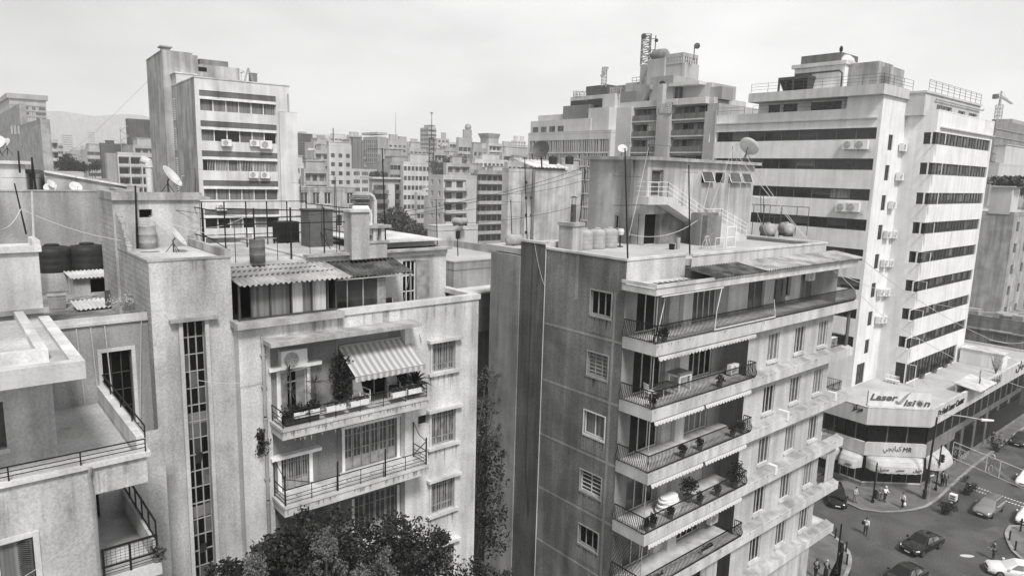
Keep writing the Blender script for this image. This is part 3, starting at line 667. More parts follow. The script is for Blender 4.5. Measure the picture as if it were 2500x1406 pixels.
    # ---- slabs and fascias
    for i,t in enumerate(B_T):
        m = MB()
        if i == 0: m.box(f,-.02,B_S1,-B_W+.001,0,t-.16,t); m.box(f,-.04,B_S1+.02,0,.05,t-B_TH,t+.02); m.box(f,-.04,-.0,-B_W,-.0,t-B_TH,t+.018); m.box(f,B_S1-.02,B_S1+.018,-3.4,-.001,t-B_TH,t+.017); m.box(f,B_U1,B_S1-.02,-3.4,-B_W,t-.16,t-.002)
        else:
            m.box(f,-.02,B_RE,-B_W+.001,0,t-.16,t); m.box(f,-.04,B_RE,0,.05,t-B_TH,t+.02); m.box(f,-.04,0,-B_W,-.001,t-B_TH,t+.018)
            # slanted ledge of the right part
            for u0,u1 in ((B_RE,B_S1),):
                ml = MB(); m.box(f,u0,u1,0,.05,t-B_TH,t); ml.hexa([f.p(u0,t-B_TH,-.002),f.p(u1,t-B_TH,-.002),f.p(u1,t-B_TH,-B_RW),f.p(u0,t-B_TH,-B_RW),f.p(u0,t-.03,-.002),f.p(u1,t-.03,-.002),f.p(u1,t+.16,-B_RW),f.p(u0,t+.16,-B_RW)]); ml.build('ledge','concrete',R)
            m.box(f,B_U1,B_S1,-3.4,-B_RW,t-.2,t-.01); m.box(f,B_S1-.03,B_S1+.02,-3.4,-B_RW+.002,t-B_TH,t+.02)
        b = m.build('balcony','slab_pale',R)
        if i == 0:
            belly_rail(f,[(.0,-B_W+.05),(.0,-.02),(B_S1-.6,-.02)],t+.02,.95,parent=b)
        elif i < 5: belly_rail(f,[(.0,-B_W+.05),(.0,-.02),(B_RE+.1,-.02),(B_RE+.1,-.5)],t+.02,.95,parent=b)
        if i in (1,2,3,4): bar_rail(f,[(B_U1+.1,-.5),(B_S1-.05,-.5),(B_S1-.05,-3.2)],t+.02,.8,(.05,.95),.14,.014,'railing',b,'iron')
        # sliders
        if i < 5:
            for k,(a,bb) in enumerate((SL1,SL2)):
                pn = [['glass_black','glass_mid'],['glass_black','glass_black'],['glass_black','curtain_dim'],['glass_mid','curtain'],['glass_mid','glass_black']][i][k]
                P = win(R,fw,[a,bb,t+.04,t+2.49],.14,3 if k else 2,0,pn,'frame_white',.05,name='sliding_door')
                if i == 0 and k == 0: MB().box(fw,bb-.7,bb-.05,-.13,-.09,t+.1,t+2.4).build('curtain','curtain_dim',P)
        # thin corner post
        if i < 5:
            q = MB(); q.tube([f.p(.03,t,-.1),f.p(.03,(B_T[i-1]-B_TH if i else 27.3),-.1)],.028,5); q.build('post','frame_grey',R)
        # scalloped valance of the rolled awning
        if i < 4:
            for (a,bb) in ((.25,9.4),) if i == 0 else (((.25,4.6),(4.75,9.4)) if i == 1 else (((.3,4.9),(5.1,9.4)) if i == 2 else ((.4,9.4),))):
                q = MB(); n = int((bb-a)/.05); zt = t-B_TH-.02
                for k in range(n):
                    x0, x1 = a+(bb-a)*k/n, a+(bb-a)*(k+1)/n; s0, s1 = abs(sin(x0*pi/.3))*.1, abs(sin(x1*pi/.3))*.1
                    q.face(f.p(x0,zt,-.12),f.p(x0,zt-.1,.02),f.p(x1,zt-.1,.02),f.p(x1,zt,-.12)); q.face(f.p(x0,zt-.1,.02),f.p(x0,zt-.2-s0,.05),f.p(x1,zt-.2-s1,.05),f.p(x1,zt-.1,.02))
                q.tube([f.p(a,zt-.02,-.14),f.p(bb,zt-.02,-.14)],.06,6); q.build('awning','awning_plain' if i else 'slab_pale',R)
    for q in RW: stain(R,fr,q[0]-.1,q[1]+.1,q[2]-.14,.5,5)
    for t in B_T[:5]: stain(R,f,0,B_S1-.3,t-.02,.3,60,'stain',.053)
    # right-hand windows
    kinds = ['curtain_dim','glass_mid','curtain_dim','glass_dark','glass_mid','curtain_dim','glass_mid','curtain_dim','glass_mid','glass_dark','glass_mid','curtain_dim','glass_dark','glass_mid','glass_mid']
    for q,k in zip(RW,kinds): win(R,fr,q,.14,2,0,k,'frame_white',.05,sill=.08,so=.1,sm='slab_pale')
    for j,q in enumerate(h0):
        if j != 1: win(R,fw,q,.2,[1,0,0,1][j],0,['glass_mid','x','glass_black','curtain_dim'][j],'frame_grey',.05,name='door' if j != 2 else 'window')
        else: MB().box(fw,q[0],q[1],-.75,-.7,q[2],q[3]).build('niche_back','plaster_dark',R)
    # ---- canopy over the top balcony
    m = MB(); m.box(f,-.28,22.1,-B_W-.0,-.02,27.28,27.36); m.box(f,-.3,22.1,-.02,.04,27.28,27.62); m.box(f,-.32,-.28,-B_W,.04,27.28,27.61)
    m.box(f,-.25,4.7,-B_W+.002,-.02,27.36,27.56); m.build('canopy','trim',R)
    m = MB(); m.box(f,-.3,22.1,.041,.1,27.66,27.84); m.box(f,-.36,-.3,-B_W,.1,27.66,27.838); m.box(f,-.3,22.0,-.02,.04,27.621,27.8); m.build('canopy_edge','trim',R)
    corrugated(f,4.5,22.2,-1.76,28.12,.2,27.84,.28,.05).build('corrugated_roof','corrugated_dark',R)
    corrugated(f,9.5,22.22,-1.77,28.17,.3,27.89,.28,.05).build('corrugated_roof','corrugated',R)
    # ladder-like slats lying on the white canopy
    m = MB(); m.tube([f.p(1.1,27.63,-.95),f.p(4.9,27.63,-.75)],.04,5)
    for k in range(9): m.box(f,1.0+k*.42,1.09+k*.42,-1.5,-.35,27.562,27.59)
    m.build('canopy_slat','iron_mid',R)
    # awning arms on the top balcony
    m = MB(); m.tube([f.p(.2,27.2,.0),f.p(5.6,27.2,.0)],.04,5); m.tube([f.p(5.45,27.2,.0),f.p(5.05,26.,.05),f.p(4.9,24.9,.1)],.028,5); m.tube([f.p(4.9,24.95,.12),f.p(11.2,24.95,.12)],.035,5); m.tube([f.p(11.2,24.95,.12),f.p(11.1,26.0,.0)],.025,5); m.tube([f.p(.05,24.8,-.1),f.p(.9,27.0,-.3)],.02,5); m.build('awning_arm','frame_white',R)
    # ---- roof and parapets
    m = MB(); m.prism([tuple(f.p(*q)[:2]) for q in ((.1,0,-B_W-.1),(5.0,0,-B_W-.1),(5.1,0,-1.85),(B_U1+.3,0,-1.85),(B_U1+.3,0,-14),(.1,0,-14))],B_ROOF-.3,B_ROOF); m.build('roof','roof_screed',R)
    m = MB(); m.box(f,-.05,5.05,-B_W-.25,-B_W+.05,zp-.12,zp); m.box(f,5.05,B_U1+.45,-2.0,-1.7,zp-.12,zp-.004); m.box(f,-.05,.25,-8.2,-B_W-.25,zp-.12,zp-.002); m.box(f,B_U1+.15,B_U1+.45,-14,-2.0,zp-.12,zp-.006)
    m.box(f,-.08,.25,-10.4,-8.2,29.0,29.13); m.box(f,.0,1.2,-8.35,-8.2,B_ROOF,29.13); m.build('parapet','trim',R)
    # lattice screen on the lowest balcony, curtains below
    t = B_T[4]; m = MB(); L_ = Fac(f.p(-.01,0,-B_W),YW-90)
    for k in range(-12,14):
        for s in (1,-1):
            a, b = k*.17, k*.17+2.6*s*.6; x0, x1 = max(0,min(a,b)), min(2.05,max(a,b))
            if x1 <= x0: continue
            za = t+(x0-a)/(b-a)*2.6; zb = t+(x1-a)/(b-a)*2.6; m.tube([L_.p(x0,za),L_.p(x1,zb)],.012,3,cap=False)
    m.build('lattice','iron',R)
    belly_rail(f,[(.0,-.02),(B_RE+.1,-.02),(B_RE+.1,-.5)],t+.02,.95,parent=R)
    m = MB(); m.box(fw,8.4,9.5,.3,.34,B_T[5],B_T[5]+2.7); m.build('curtain','curtain_pale',R)
    m = MB(); m.box(fw,6.9,8.1,1.6,1.64,B_T[5]+.1,B_T[5]+2.8); m.build('curtain','curtain',R)
    # hanging corner curtains on side balconies at the right end
    for t, mt in ((B_T[1],'curtain_dim'),(B_T[4]+.1,'curtain')):
        q = MB(); n = 24
        for k in range(n):
            a0, a1 = k/n, (k+1)/n; 
            P0 = lambda a,z: f.p(B_S1-.12-.5*a*(1 if mt == 'curtain_dim' else 3), z, -.35-.05*sin(a*30))
            q.face(P0(a0,t+.1),P0(a1,t+.1),P0(a1,t+2.7),P0(a0,t+2.7))
        q.build('curtain',mt,R)
    # roof house
    c = gp(*Z('j',1030,665),B_ROOF); fh = Fac(c,YW); u1 = 13.0; zt = 34.1
    S_ = thing('stair_house','two-storey rendered stair house with an outside stair on the grey stuccoed block','rooftop house',fh.p(6,B_ROOF,-3))
    hw = [ZR(fh,'j',*q) for q in ((1428,165,1496,242),(1520,170,1578,244),(1612,172,1680,244),(1696,178,1755,246))]
    du = ZR(fh,'j',1090,152,1160,290); du[2] = 31.75
    dl = ZR(fh,'j',1042,455,1140,672); dl[2] = B_ROOF+.02
    m = MB(); m.wall(fh,0,u1,B_ROOF,zt,[q+[.2] for q in hw]+[du+[.25],dl+[.5]])
    fs = Fac(c,-49.5); wl = ZR(fs,'j',838,458,893,553)
    m.wall(fs,-5.2,0,B_ROOF,zt,[wl+[.15]]); m.wall(Fac(fh.p(u1,0),YW+90),0,6,B_ROOF,zt)
    m.build('wall','plaster_old',S_)
    MB().box(fs,-1.9,-1.1,.0,.35,B_ROOF,zt-.02).build('dark_wall_strip','plaster_dim',S_)  # dark strip standing out from the left wall
    m = MB(); m.box(fh,-.3,u1+.35,-5.6,.35,zt,zt+.22); m.build('roof','concrete',S_)
    for k,q in enumerate(hw):
        P = MB().box(fh,*q[:2],-.23,-.2,*q[2:]).build('window','glass_black',S_)
        if k != 1:
            a,b,z0,z1 = q; t = .42
            fr_ = MB(); pts = lambda u,s,e: fh.p(u, z1-(z1-z0)*s*cos(t), -.05+e+(z1-z0)*s*sin(t))
            fr_.hexa([pts(a+.02,1,-.03),pts(b-.02,1,-.03),pts(b-.02,1,0),pts(a+.02,1,0),pts(a+.02,0,-.03),pts(b-.02,0,-.03),pts(b-.02,0,0),pts(a+.02,0,0)])
            o = fr_.build('sash','glass_mid',P)
            fr_ = MB()
            for (x0,s0,x1,s1) in ((a,0,b,0),(a,1,b,1),(a,0,a,1),(b,0,b,1)): fr_.tube([pts(x0,s0,.0),pts(x1,s1,.0)],.03,4)
            fr_.build('frame','frame_white',P)
        else:
            fr_ = MB(); fr_.bars(fh,*q,-.2,-.14,.05,0,0); fr_.build('frame','frame_grey',P)
    win(S_,fh,du,.25,0,1,'shutter_dark','frame_grey',.07,name='door')
    MB().box(fh,*dl[:2],-.55,-.5,*dl[2:]).build('door','void',S_)
    win(S_,fs,wl,.15,2,0,'glass_dark','frame_white',.04)
    MB().box(fh,dl[1]+.02,dl[1]+2.6,.002,.01,B_ROOF,B_ROOF+2.1).build('wall_patch','rubble',S_)
    # outside stair: landing, flight right-down to a middle landing, second flight
    o0, o1 = .05, 1.05; m = MB(); la0, la1 = -1.05, .95; zl = 31.75
    m.box(fh,la0,la1,0.0,o1,zl-.5,zl)
    mu0, mu1, zm = 5.4, 7.3, 29.95
    zs = zl-.5; m.hexa([fh.p(la1,zl-.5,o1),fh.p(mu0,zm-.5,o1),fh.p(mu0,zm-.5,o0),fh.p(la1,zl-.5,o0),fh.p(la1,zl-.05,o1),fh.p(mu0,zm,o1),fh.p(mu0,zm,o0),fh.p(la1,zl-.05,o0)])
    n = 9
    for k in range(n):
        u = la1+(mu0-la1)*k/n; uu = la1+(mu0-la1)*(k+1)/n; z = zl-.03-(zl-zm)*k/n; m.box(fh,u,uu,o0+.01,o1-.01,z-(zl-zm)/n-.1,z)
    m.box(fh,mu0,mu1,0,o1,zm-.45,zm)
    m.prism([tuple(fh.p(a,0,b)[:2]) for a,b in ((mu1,o1),(mu1+3.6,o1),(mu1+3.6,o0),(mu1,o0))],[B_ROOF]*4,[zm,B_ROOF+.25,B_ROOF+.25,zm])
    m.box(fh,mu0+.3,mu1,o0,o1-.05,B_ROOF,zm-.45); m.build('outside_stair','cladding_b',S_)
    m = MB()
    seg = [((la0,zl),(la1,zl)),((la1,zl),(mu0,zm)),((mu0,zm),(mu1,zm)),((mu1,zm),(mu1+3.6,B_ROOF+.3))]
    for (ua,za),(ub,zb) in seg:
        for h in (.35,.65,.95): m.tube([fh.p(ua,za+h,o1-.05),fh.p(ub,zb+h,o1-.05)],.022,4)
        k = max(2,int(abs(ub-ua)/.9))
        for i in range(k+1): u = ua+(ub-ua)*i/k; z = za+(zb-za)*i/k; m.tube([fh.p(u,z,o1-.05),fh.p(u,z+.95,o1-.05)],.02,4)
    for h in (.35,.65,.95): m.tube([fh.p(la0,zl+h,o1-.05),fh.p(la0,zl+h,.05)],.02,4)
    m.build('stair_railing','white_paint',S_)
    # side door block under stairs
    m = MB(); m.box(fh,3.6,5.6,1.1,1.9,B_ROOF,B_ROOF+2.2); m.build('shed_wall','plaster_dim',S_)
    return R, fh
B, FBH = build_B()
# ================================================================ white banded office tower (right) and its podium
ZT = 9.0
def bands(R, f, u0, u1, rows, seg, holes=None, dark='glass_band'):
    for z0,z1 in rows:
        P = MB().box(f,u0,u1,-.2,-.17,z0,z1).build('window_band',dark,R)
        q = MB(); n = max(1,int(round((u1-u0)/seg)))
        for i in range(1,n): q.box(f,u0+(u1-u0)*i/n-.035,u0+(u1-u0)*i/n+.035,-.17,-.1,z0+.001,z1-.001)
        q.box(f,u0,u1,-.168,-.1,z0+.001,z0+.07); q.build('mullion','panel_dark',P)
        for i in range(n):
            t = random.random(); a = u0+(u1-u0)*i/n
            if t < .42 and n > 1: MB().box(f,a+.05,a+(u1-u0)/n-.05,-.169,-.16,z0+.1+random.random()*.5,z1-.02).build('blind','panel_dark' if t < .2 else 'iron_mid' if t < .36 else 'curtain_dim',P)
def build_C():
    K1 = gp(2078,945,ZT); K2 = gp(2137,922,ZT); K3 = gp(2208.5,938,ZT)
    fr = Fac(K3,YW); fl = Fac(K1,-49.5)
    # square up: column face runs from K1 along YW, then a return back out to K3
    cu = (K3-K1)@fr.d; co = (K3-K1)@fr.n                 # K3 relative to K1
    fc = Fac(K1,YW); f3 = Fac(fc.p(cu,0),-49.5)          # return face plane
    UR = 20.3; LL = -21.2
    R = thing('office_tower','tall white office tower striped with long dark window bands and railings on its flat roof','tower',fc.p(8,0,-8))
    hz = 3.45; zt1 = 38.97
    sb = fl.off(.9); SB = sb.uz(*Z('i',375,500))[1]; ST = sb.uz(*Z('i',375,437))[1]; SU = sb.uz(*Z('i',375,437))[0]
    rows = []; k = 0
    r1 = fr.uz(*Z('i',1712,710)), fr.uz(*Z('i',1705,795))
    ztop, zbot = 38.97, 37.62
    while zbot-hz*k > ZT+3: rows.append((zbot-hz*k,ztop-hz*k)); k += 1
    rowsL = [(37.9-hz*i,39.2-hz*i) for i in range(8)]
    zr = fr.uz(*Z('i',1900,592))[1]; zl = fl.uz(*Z('i',700,572))[1]; WT = fr.uz(*Z('i',1850,482),-1.4)[1]
    m = MB(); m.wall(fr,0,UR,ZT+2.6,zr,[[-1,UR-.6,a,b] for a,b in rows]); m.wall(fr,0,UR,0,ZT+2.6,[[0.01,UR-3,ZT+.05,ZT+2.55]])
    f3u = co
    m.wall(f3,0,co,0,zr,[[co-1.3,co+1,a,b] for a,b in rows]+[[co-1.3,co+1,ZT+.05,ZT+2.55]])
    m.wall(fl,LL,0,0,zl,[[LL-1,-.35,a,b] for a,b in rowsL])
    # column face with small windows
    sw = []
    for i in range(9):
        z1 = 38.55-hz*i; sw.append([2.55,3.75,z1-1.75,z1])
    dr = [1.0,3.2,ZT+.03,ZT+2.6]
    m.wall(fc,0,cu,0,SB,sw[:8]+[dr],.15)
    m.wall(Fac(fc.p(0,0,0),-49.5),-4.,0,zl,SB); m.wall(Fac(fr.p(UR,0),YW+90),0,14,0,zr); m.wall(Fac(fl.p(LL,0),YW+180),-14,0,0,zl)
    m.build('wall','cladding',R)
    bands(R,fr,0,UR-.6,rows,1.1); bands(R,f3,co-1.3,co-.0,rows,1.3); bands(R,fl,LL+.3,-.35,rowsL,2.4)
    P = MB().box(fr,.01,UR-3,-.25,-.2,ZT+.05,ZT+2.55).build('terrace_window','glass_band',R)
    q = MB(); 
    for i in range(16): q.box(fr,.3+i*1.1,.38+i*1.1,-.2,-.1,ZT+.05,ZT+2.55)
    q.build('mullion','panel_dark',P)
    MB().box(f3,co-1.3,co,-.25,-.2,ZT+.05,ZT+2.55).build('terrace_window','glass_band',R)
    for q in sw[:8]: win(R,fc,q,.15,1,0,'glass_band','panel_dark',.05)
    win(R,fc,dr,.15,2,0,'glass_band','panel_dark',.06,name='door')
    # thin rust gutter lines under the top parapets
    m = MB(); m.box(fl,LL,-.4,0,.25,zl-1.1,zl-.95); m.box(fr,1.0,UR,0,.25,zr-1.9,zr-1.75); m.build('cornice','cladding_b',R)
    m = MB(); m.box(fr,.0,UR,-.3,.02,zr,zr+.12); m.box(fl,LL,-.4,-.3,.02,zl,zl+.12); m.build('parapet','cladding',R)
    # setback top storey with overhanging roof slab
    ft = fl.off(-1.6); t0, t1 = ft.uz(*Z('i',447,520))[0], -.2; tz0, tz1 = zr-.6, SB
    ww = [[q[0],q[1],zl-.1,SB-.2] for q in (ft.rect(*Z('i',a,500),*Z('i',b,560)) for a,b in ((520,597),(625,720),(822,1035),(1078,1312)))]; ww[-1][1] = min(ww[-1][1],t1-.15)
    m = MB(); m.wall(ft,t0,t1,zl-1.2,tz1,ww,.2); m.wall(Fac(ft.p(t0,0),YW+180),-8,0,zl-1.2,tz1); m.build('top_storey','cladding',R)
    for q in ww: win(R,ft,q,.2,3,0,'glass_band','panel_dark',.05)
    m = MB(); so = .9; pr = [fl.p(SU,0,so),fl.p(1.4,0,so),fc.p(7.6,0,.3),fc.p(7.6,0,-9),fl.p(SU,0,-8)]
    pr[1] = fl.p(0,0,so)+fc.n*1.0+fl.d*0; pr[1] = fc.p(0,0,.3)+fl.n*so
    m.prism([tuple(p[:2]) for p in pr],SB,ST); m.build('roof_slab','cladding_b',R)
    # right wing upper storey
    fu = fr.off(-1.4); wz = zr; m = MB(); uw = [[3.2,8.4,wz+.05,WT-1.0],[10.6,13.2,wz+.05,WT-1.1],[14.5,17.6,wz+.05,WT-1.1]]
    m.wall(fu,-.5,18.6,wz-.5,WT,uw,.25); m.wall(Fac(fu.p(-.5,0,-8),-49.5),0,8,wz-.5,WT); m.wall(Fac(fu.p(18.6,0),YW+90),0,8,wz-.5,WT); m.build('upper_storey','cladding_b',R)
    for q in uw: win(R,fu,q,.25,2,0,'glass_band','frame_white',.06)
    m = MB(); m.box(fu,-.6,18.8,-8,.15,WT,WT+.25); m.build('upper_roof','cladding_b',R)
    m = MB(); m.tube([fu.p(2.2,WT-.5,.2),fu.p(19.2,WT-.5,.2),fu.p(19.4,WT-.3,.2)],.08,5); m.build('gutter','frame_grey',R)
    # railings
    m = MB()
    def rl(P, h=1.15, st=2.2, rows=(.4,.75,1.12)):
        for a,b in zip(P,P[1:]):
            L_ = np.linalg.norm(b-a); n = max(1,int(L_/st))
            for r in rows: m.tube([a+V(0,0,r),b+V(0,0,r)],.022,4)
            for i in range(n+1): p = a+(b-a)*i/n; m.tube([p,p+V(0,0,h)],.026,4)
    rl([p+V(0,0,ST) for p in (fl.p(SU+.2,0,so-.2),pr[1]-fc.n*.2-fl.n*.2,fc.p(7.4,0,.15))]); rl([fu.p(.2,WT+.25,0),fu.p(18.5,WT+.25,0)],1.3,1.9,(.45,.8,1.1,1.28))
    rl([fl.p(LL,zl+.12,-.1),fl.p(-17.2,zl+.12,-.1)],1.,2.,(.5,.95)); rl([fl.p(-16,zl+.12,-.1),fl.p(-.3,zl+.12,-.1)],1.,3.2,(.5,.95))
    m.build('roof_railing','iron_mid',R)
    # plant rooms
    def bx(n, f_, u0,u1,o0,o1,z0,z1,mat): return MB().box(f_,u0,u1,o0,o1,z0,z1).build(n,mat,R)
    def by(n, x0,y0,x1,y1,off,dep,mat,z0=None):
        z0 = ST-.02 if z0 is None else z0; r = fl.rect(*Z('i',x0,y0),*Z('i',x1,y1),off); bx(n,fl,r[0],r[1],off-dep,off,z0,r[3],mat); return r
    pr_ = by('plant_room',705,262,1050,390,-2.5,6,'cladding'); bx('plant_room_roof',fl,pr_[0]-.3,pr_[1]+.2,-8.7,-2.2,pr_[3],pr_[3]+.45,'cladding_b')
    by('roof_screen',752,172,1030,240,-3.2,4.5,'plaster_dark',pr_[3]+.46)
    by('plant_screen',1053,228,1290,370,-3.4,4,'plaster_grey'); by('plant_screen',1286,250,1378,365,-4.5,4,'plaster_grey')
    wt = fl.rect(*Z('i',1000,165),*Z('i',1088,215),-4.5); wz = pr_[3]+.46
    MB().lathe(fl.p((wt[0]+wt[1])/2,wz,-4.6),[(0,0),(1.5,0),(1.5,wt[3]-wz-1.1),(1.3,wt[3]-wz-.5),(.8,wt[3]-wz-.1),(0,wt[3]-wz)],20).build('water_tank','cladding_b',R,True)
    lr = fl.off(-4).uz(*Z('i',1032,160)); lt = fl.off(-4).uz(*Z('i',1035,95))[1]
    m = MB(); q = fl.off(-2.4); zz = pr_[3]-.7; m.tube([q.p(pr_[0]+.2,zz,.1),q.p(pr_[1]-.6,zz,.1),q.p(pr_[1]-.2,zz-.3,.1),q.p(pr_[1]-.2,ST+.4,.1),q.p(pr_[1]-1.4,ST+.2,.3)],.1,6); m.build('roof_pipe','iron_mid',R)
    m = MB(); m.tube([fl.p(lr[0],lr[1]-1,-4),fl.p(lr[0],lt-.7,-4)],.05,4); m.lathe(fl.p(lr[0],lt-.8,-4),[(.02,0),(.2,.2),(.22,.5),(.1,.75),(0,.8)],8); m.build('lightning_rod','iron',R)
    ct = thing('cooling_tower','louvred metal cooling unit on the roof slab of the white office tower','cooling unit',fl.p(SU+3,ST,-2))
    r = fl.rect(*Z('i',590,325),*Z('i',800,410),-.9); a,b,z1 = r[0],r[1],r[3]; z0 = ST+.05
    m = MB(); m.box(fl,a,b,-3.8,-.8,z1-.35,z1)
    for u in (a,(a+b)/2-.1,b-.2): m.box(fl,u,u+.2,-1.0,-.8,z0,z1-.35)
    m.hexa([fl.p(a+.7,z0,-1.2),fl.p(b-.3,z0,-1.2),fl.p(b-.3,z0,-3.6),fl.p(a+.7,z0,-3.6),fl.p(a+.1,z1-.35,-1.05),fl.p(b-.05,z1-.35,-1.05),fl.p(b-.05,z1-.35,-3.7),fl.p(a+.1,z1-.35,-3.7)]); m.build('casing','iron_mid',ct)
    m = MB(); n = 7
    for i in range(n): z = z0+.15+(z1-z0-.6)*i/n; m.box(fl,a+.65-.08*i,b-.3,-1.2+.02*i,-.95,z,z+.12)
    m.build('louvre','iron',ct)
    m = MB(); m.lathe(fl.p((a+b)/2+.5,z1,-2.3),[(.95,0),(1.0,.25),(.9,.3),(.85,.1),(0,.1)],16); m.build('fan_ring','iron_mid',ct)
    # ---------------- podium
    Pd = thing('shop_podium','two-storey white podium with chamfered corner, roof terrace and arcade under the office tower','building',gp(2200,1100,0))
    zf0, zf1 = 7.45, 9.35
    q1 = gp(2278,1002,zf1); q2 = gp(2120,995,zf1); q0 = gp(2061,978.5,zf1)
    d = V(cos(radians(YW)),sin(radians(YW)),0); n_ = V(d[1],-d[0],0)
    q3 = q1+d*42; back = -n_
    P_out = [q0+(q0-q2)*1.5, q0, q2, q1, q3, q3+back*16, q0+(q0-q2)*1.5+d*10]
    def inset(P, s):
        c = sum(P)/len(P); return [c+(p-c)*(1-s/np.linalg.norm((p-c)[:2])) for p in P]
    m = MB(); m.prism([tuple(p[:2]) for p in inset(P_out,.3)],ZT-.4,ZT); m.build('terrace','roof_screed',Pd)
    def strip(P, z0, z1, th, mat, name, parent=Pd, closed=False, off=0.):
        m = MB()
        for a,b in zip(P,P[1:]):
            t = (b-a)/np.linalg.norm(b-a); nn = V(t[1],-t[0],0); m.hexa([V(*(a+nn*off)[:2],z0),V(*(b+nn*off)[:2],z0),V(*(b-nn*th)[:2],z0),V(*(a-nn*th)[:2],z0),V(*(a+nn*off)[:2],z1),V(*(b+nn*off)[:2],z1),V(*(b-nn*th)[:2],z1),V(*(a-nn*th)[:2],z1)])
        return m.build(name,mat,parent)
    strip(P_out[:5],zf0,zf1,.25,'cladding_b','fascia'); strip(P_out[:5],zf1,zf1+.08,.28,'trim','fascia_cap',off=.03)
    strip([q3,q3+back*16],zf0,zf1,.25,'cladding_b','fascia')
    P_in = inset(P_out,.9)
    strip(P_in[:5],5.3,7.45,.2,'glass_black','upper_window'); m = MB(); m.prism([tuple(p[:2]) for p in inset(P_out,1.2)],0,7.4); m.build('core','void',Pd)
    m = MB()
    for a,b,k in ((P_in[0],P_in[1],3),(P_in[1],P_in[2],2),(P_in[2],P_in[3],3),(P_in[3],P_in[4],16)):
        for i in range(k+1):
            p = a+(b-a)*i/k; m.tube([V(p[0],p[1],5.3)-0*n_,V(p[0],p[1],7.45)],.09,4)
    m.build('window_post','panel_dark',Pd)
    P_sg = inset(P_out,.5); strip(P_sg[:4],3.85,5.3,.3,'cladding_b','sign_band'); strip([P_sg[3],P_sg[3]+d*9],3.85,5.3,.3,'plaster_dim','sign_band')
    strip([P_sg[3]+d*9,P_sg[3]+d*40],4.6,5.3,.3,'plaster_dark','sign_band')
    P_g = inset(P_out,.9); strip(P_g[:5],0.0,.55,.22,'plaster_dim','shop_plinth'); strip([P_g[1],P_g[2],P_g[3]],.55,.72,.3,'trim','window_ledge'); strip(P_g[:5],.73,3.85,.15,'glass_black','shop_front')
    for i in range(8): MB().box(Fac(P_g[3]+d*(2+i*4.6)+n_*.12,YW),0,.9,-.6,.05,0,4.6).build('arcade_column','plaster_dark',Pd)
    m = MB()
    for a,b,k in ((P_g[1],P_g[2],3),(P_g[2],P_g[3],4)):
        for i in range(k+1): p = a+(b-a)*i/k; m.tube([V(p[0],p[1],.7),V(p[0],p[1],3.85)],.05,4)
    m.build('shop_post','frame_grey',Pd)
    # round awnings over the corner shop
    def round_awning(a, b, nm='awning'):
        t = (b-a)/np.linalg.norm(b-a); nn = V(t[1],-t[0],0); L_ = np.linalg.norm(b-a); m = MB(); N_ = 30
        prof = [(0,3.84),(.65,3.72),(1.15,3.45),(1.5,3.05),(1.62,2.6)]
        def pt(i, k):
            s = i/N_*2-1; e = 1-abs(s)**6*.85; o, z = prof[k]
            return V(*(a+t*L_*(i/N_)+nn*o*e)[:2], z)
        for i in range(N_):
            for k in range(4): m.face(pt(i,k),pt(i,k+1),pt(i+1,k+1),pt(i+1,k))
            p, q = pt(i,4), pt(i+1,4); s0, s1 = abs(sin(i*.9))*.07, abs(sin((i+1)*.9))*.07
            m.face(p,p-V(0,0,.16+s0),q-V(0,0,.16+s1),q)
        for k in (1,2,3):
            m.tube([pt(i,k)+V(0,0,.012) for i in range(N_+1)],.02,3)
        o = m.build(nm,'awning_pale',Pd); return prof, t, nn, L_
    aw = [round_awning(P_g[0]+(P_g[1]-P_g[0])*.35,P_g[1]-(P_g[1]-P_g[0])*.03),round_awning(P_g[1]+(P_g[2]-P_g[1])*.03,P_g[2]-(P_g[2]-P_g[1])*.02),round_awning(P_g[2]+(P_g[3]-P_g[2])*.02,P_g[3]-(P_g[3]-P_g[2])*.02),round_awning(P_g[3]+d*.3,P_g[3]+d*5.5)]
    return R, Pd, dict(fr=fr,fl=fl,fc=fc,f3=f3,q=(q0,q1,q2,q3),P_out=P_out,P_sg=P_sg,P_g=P_g,d=d,n=n_,strip=strip,cu=cu,co=co,rows=rows)
plaster('awning_pale', .5, .1, .15, .1, .2)
C, POD, CG = build_C()
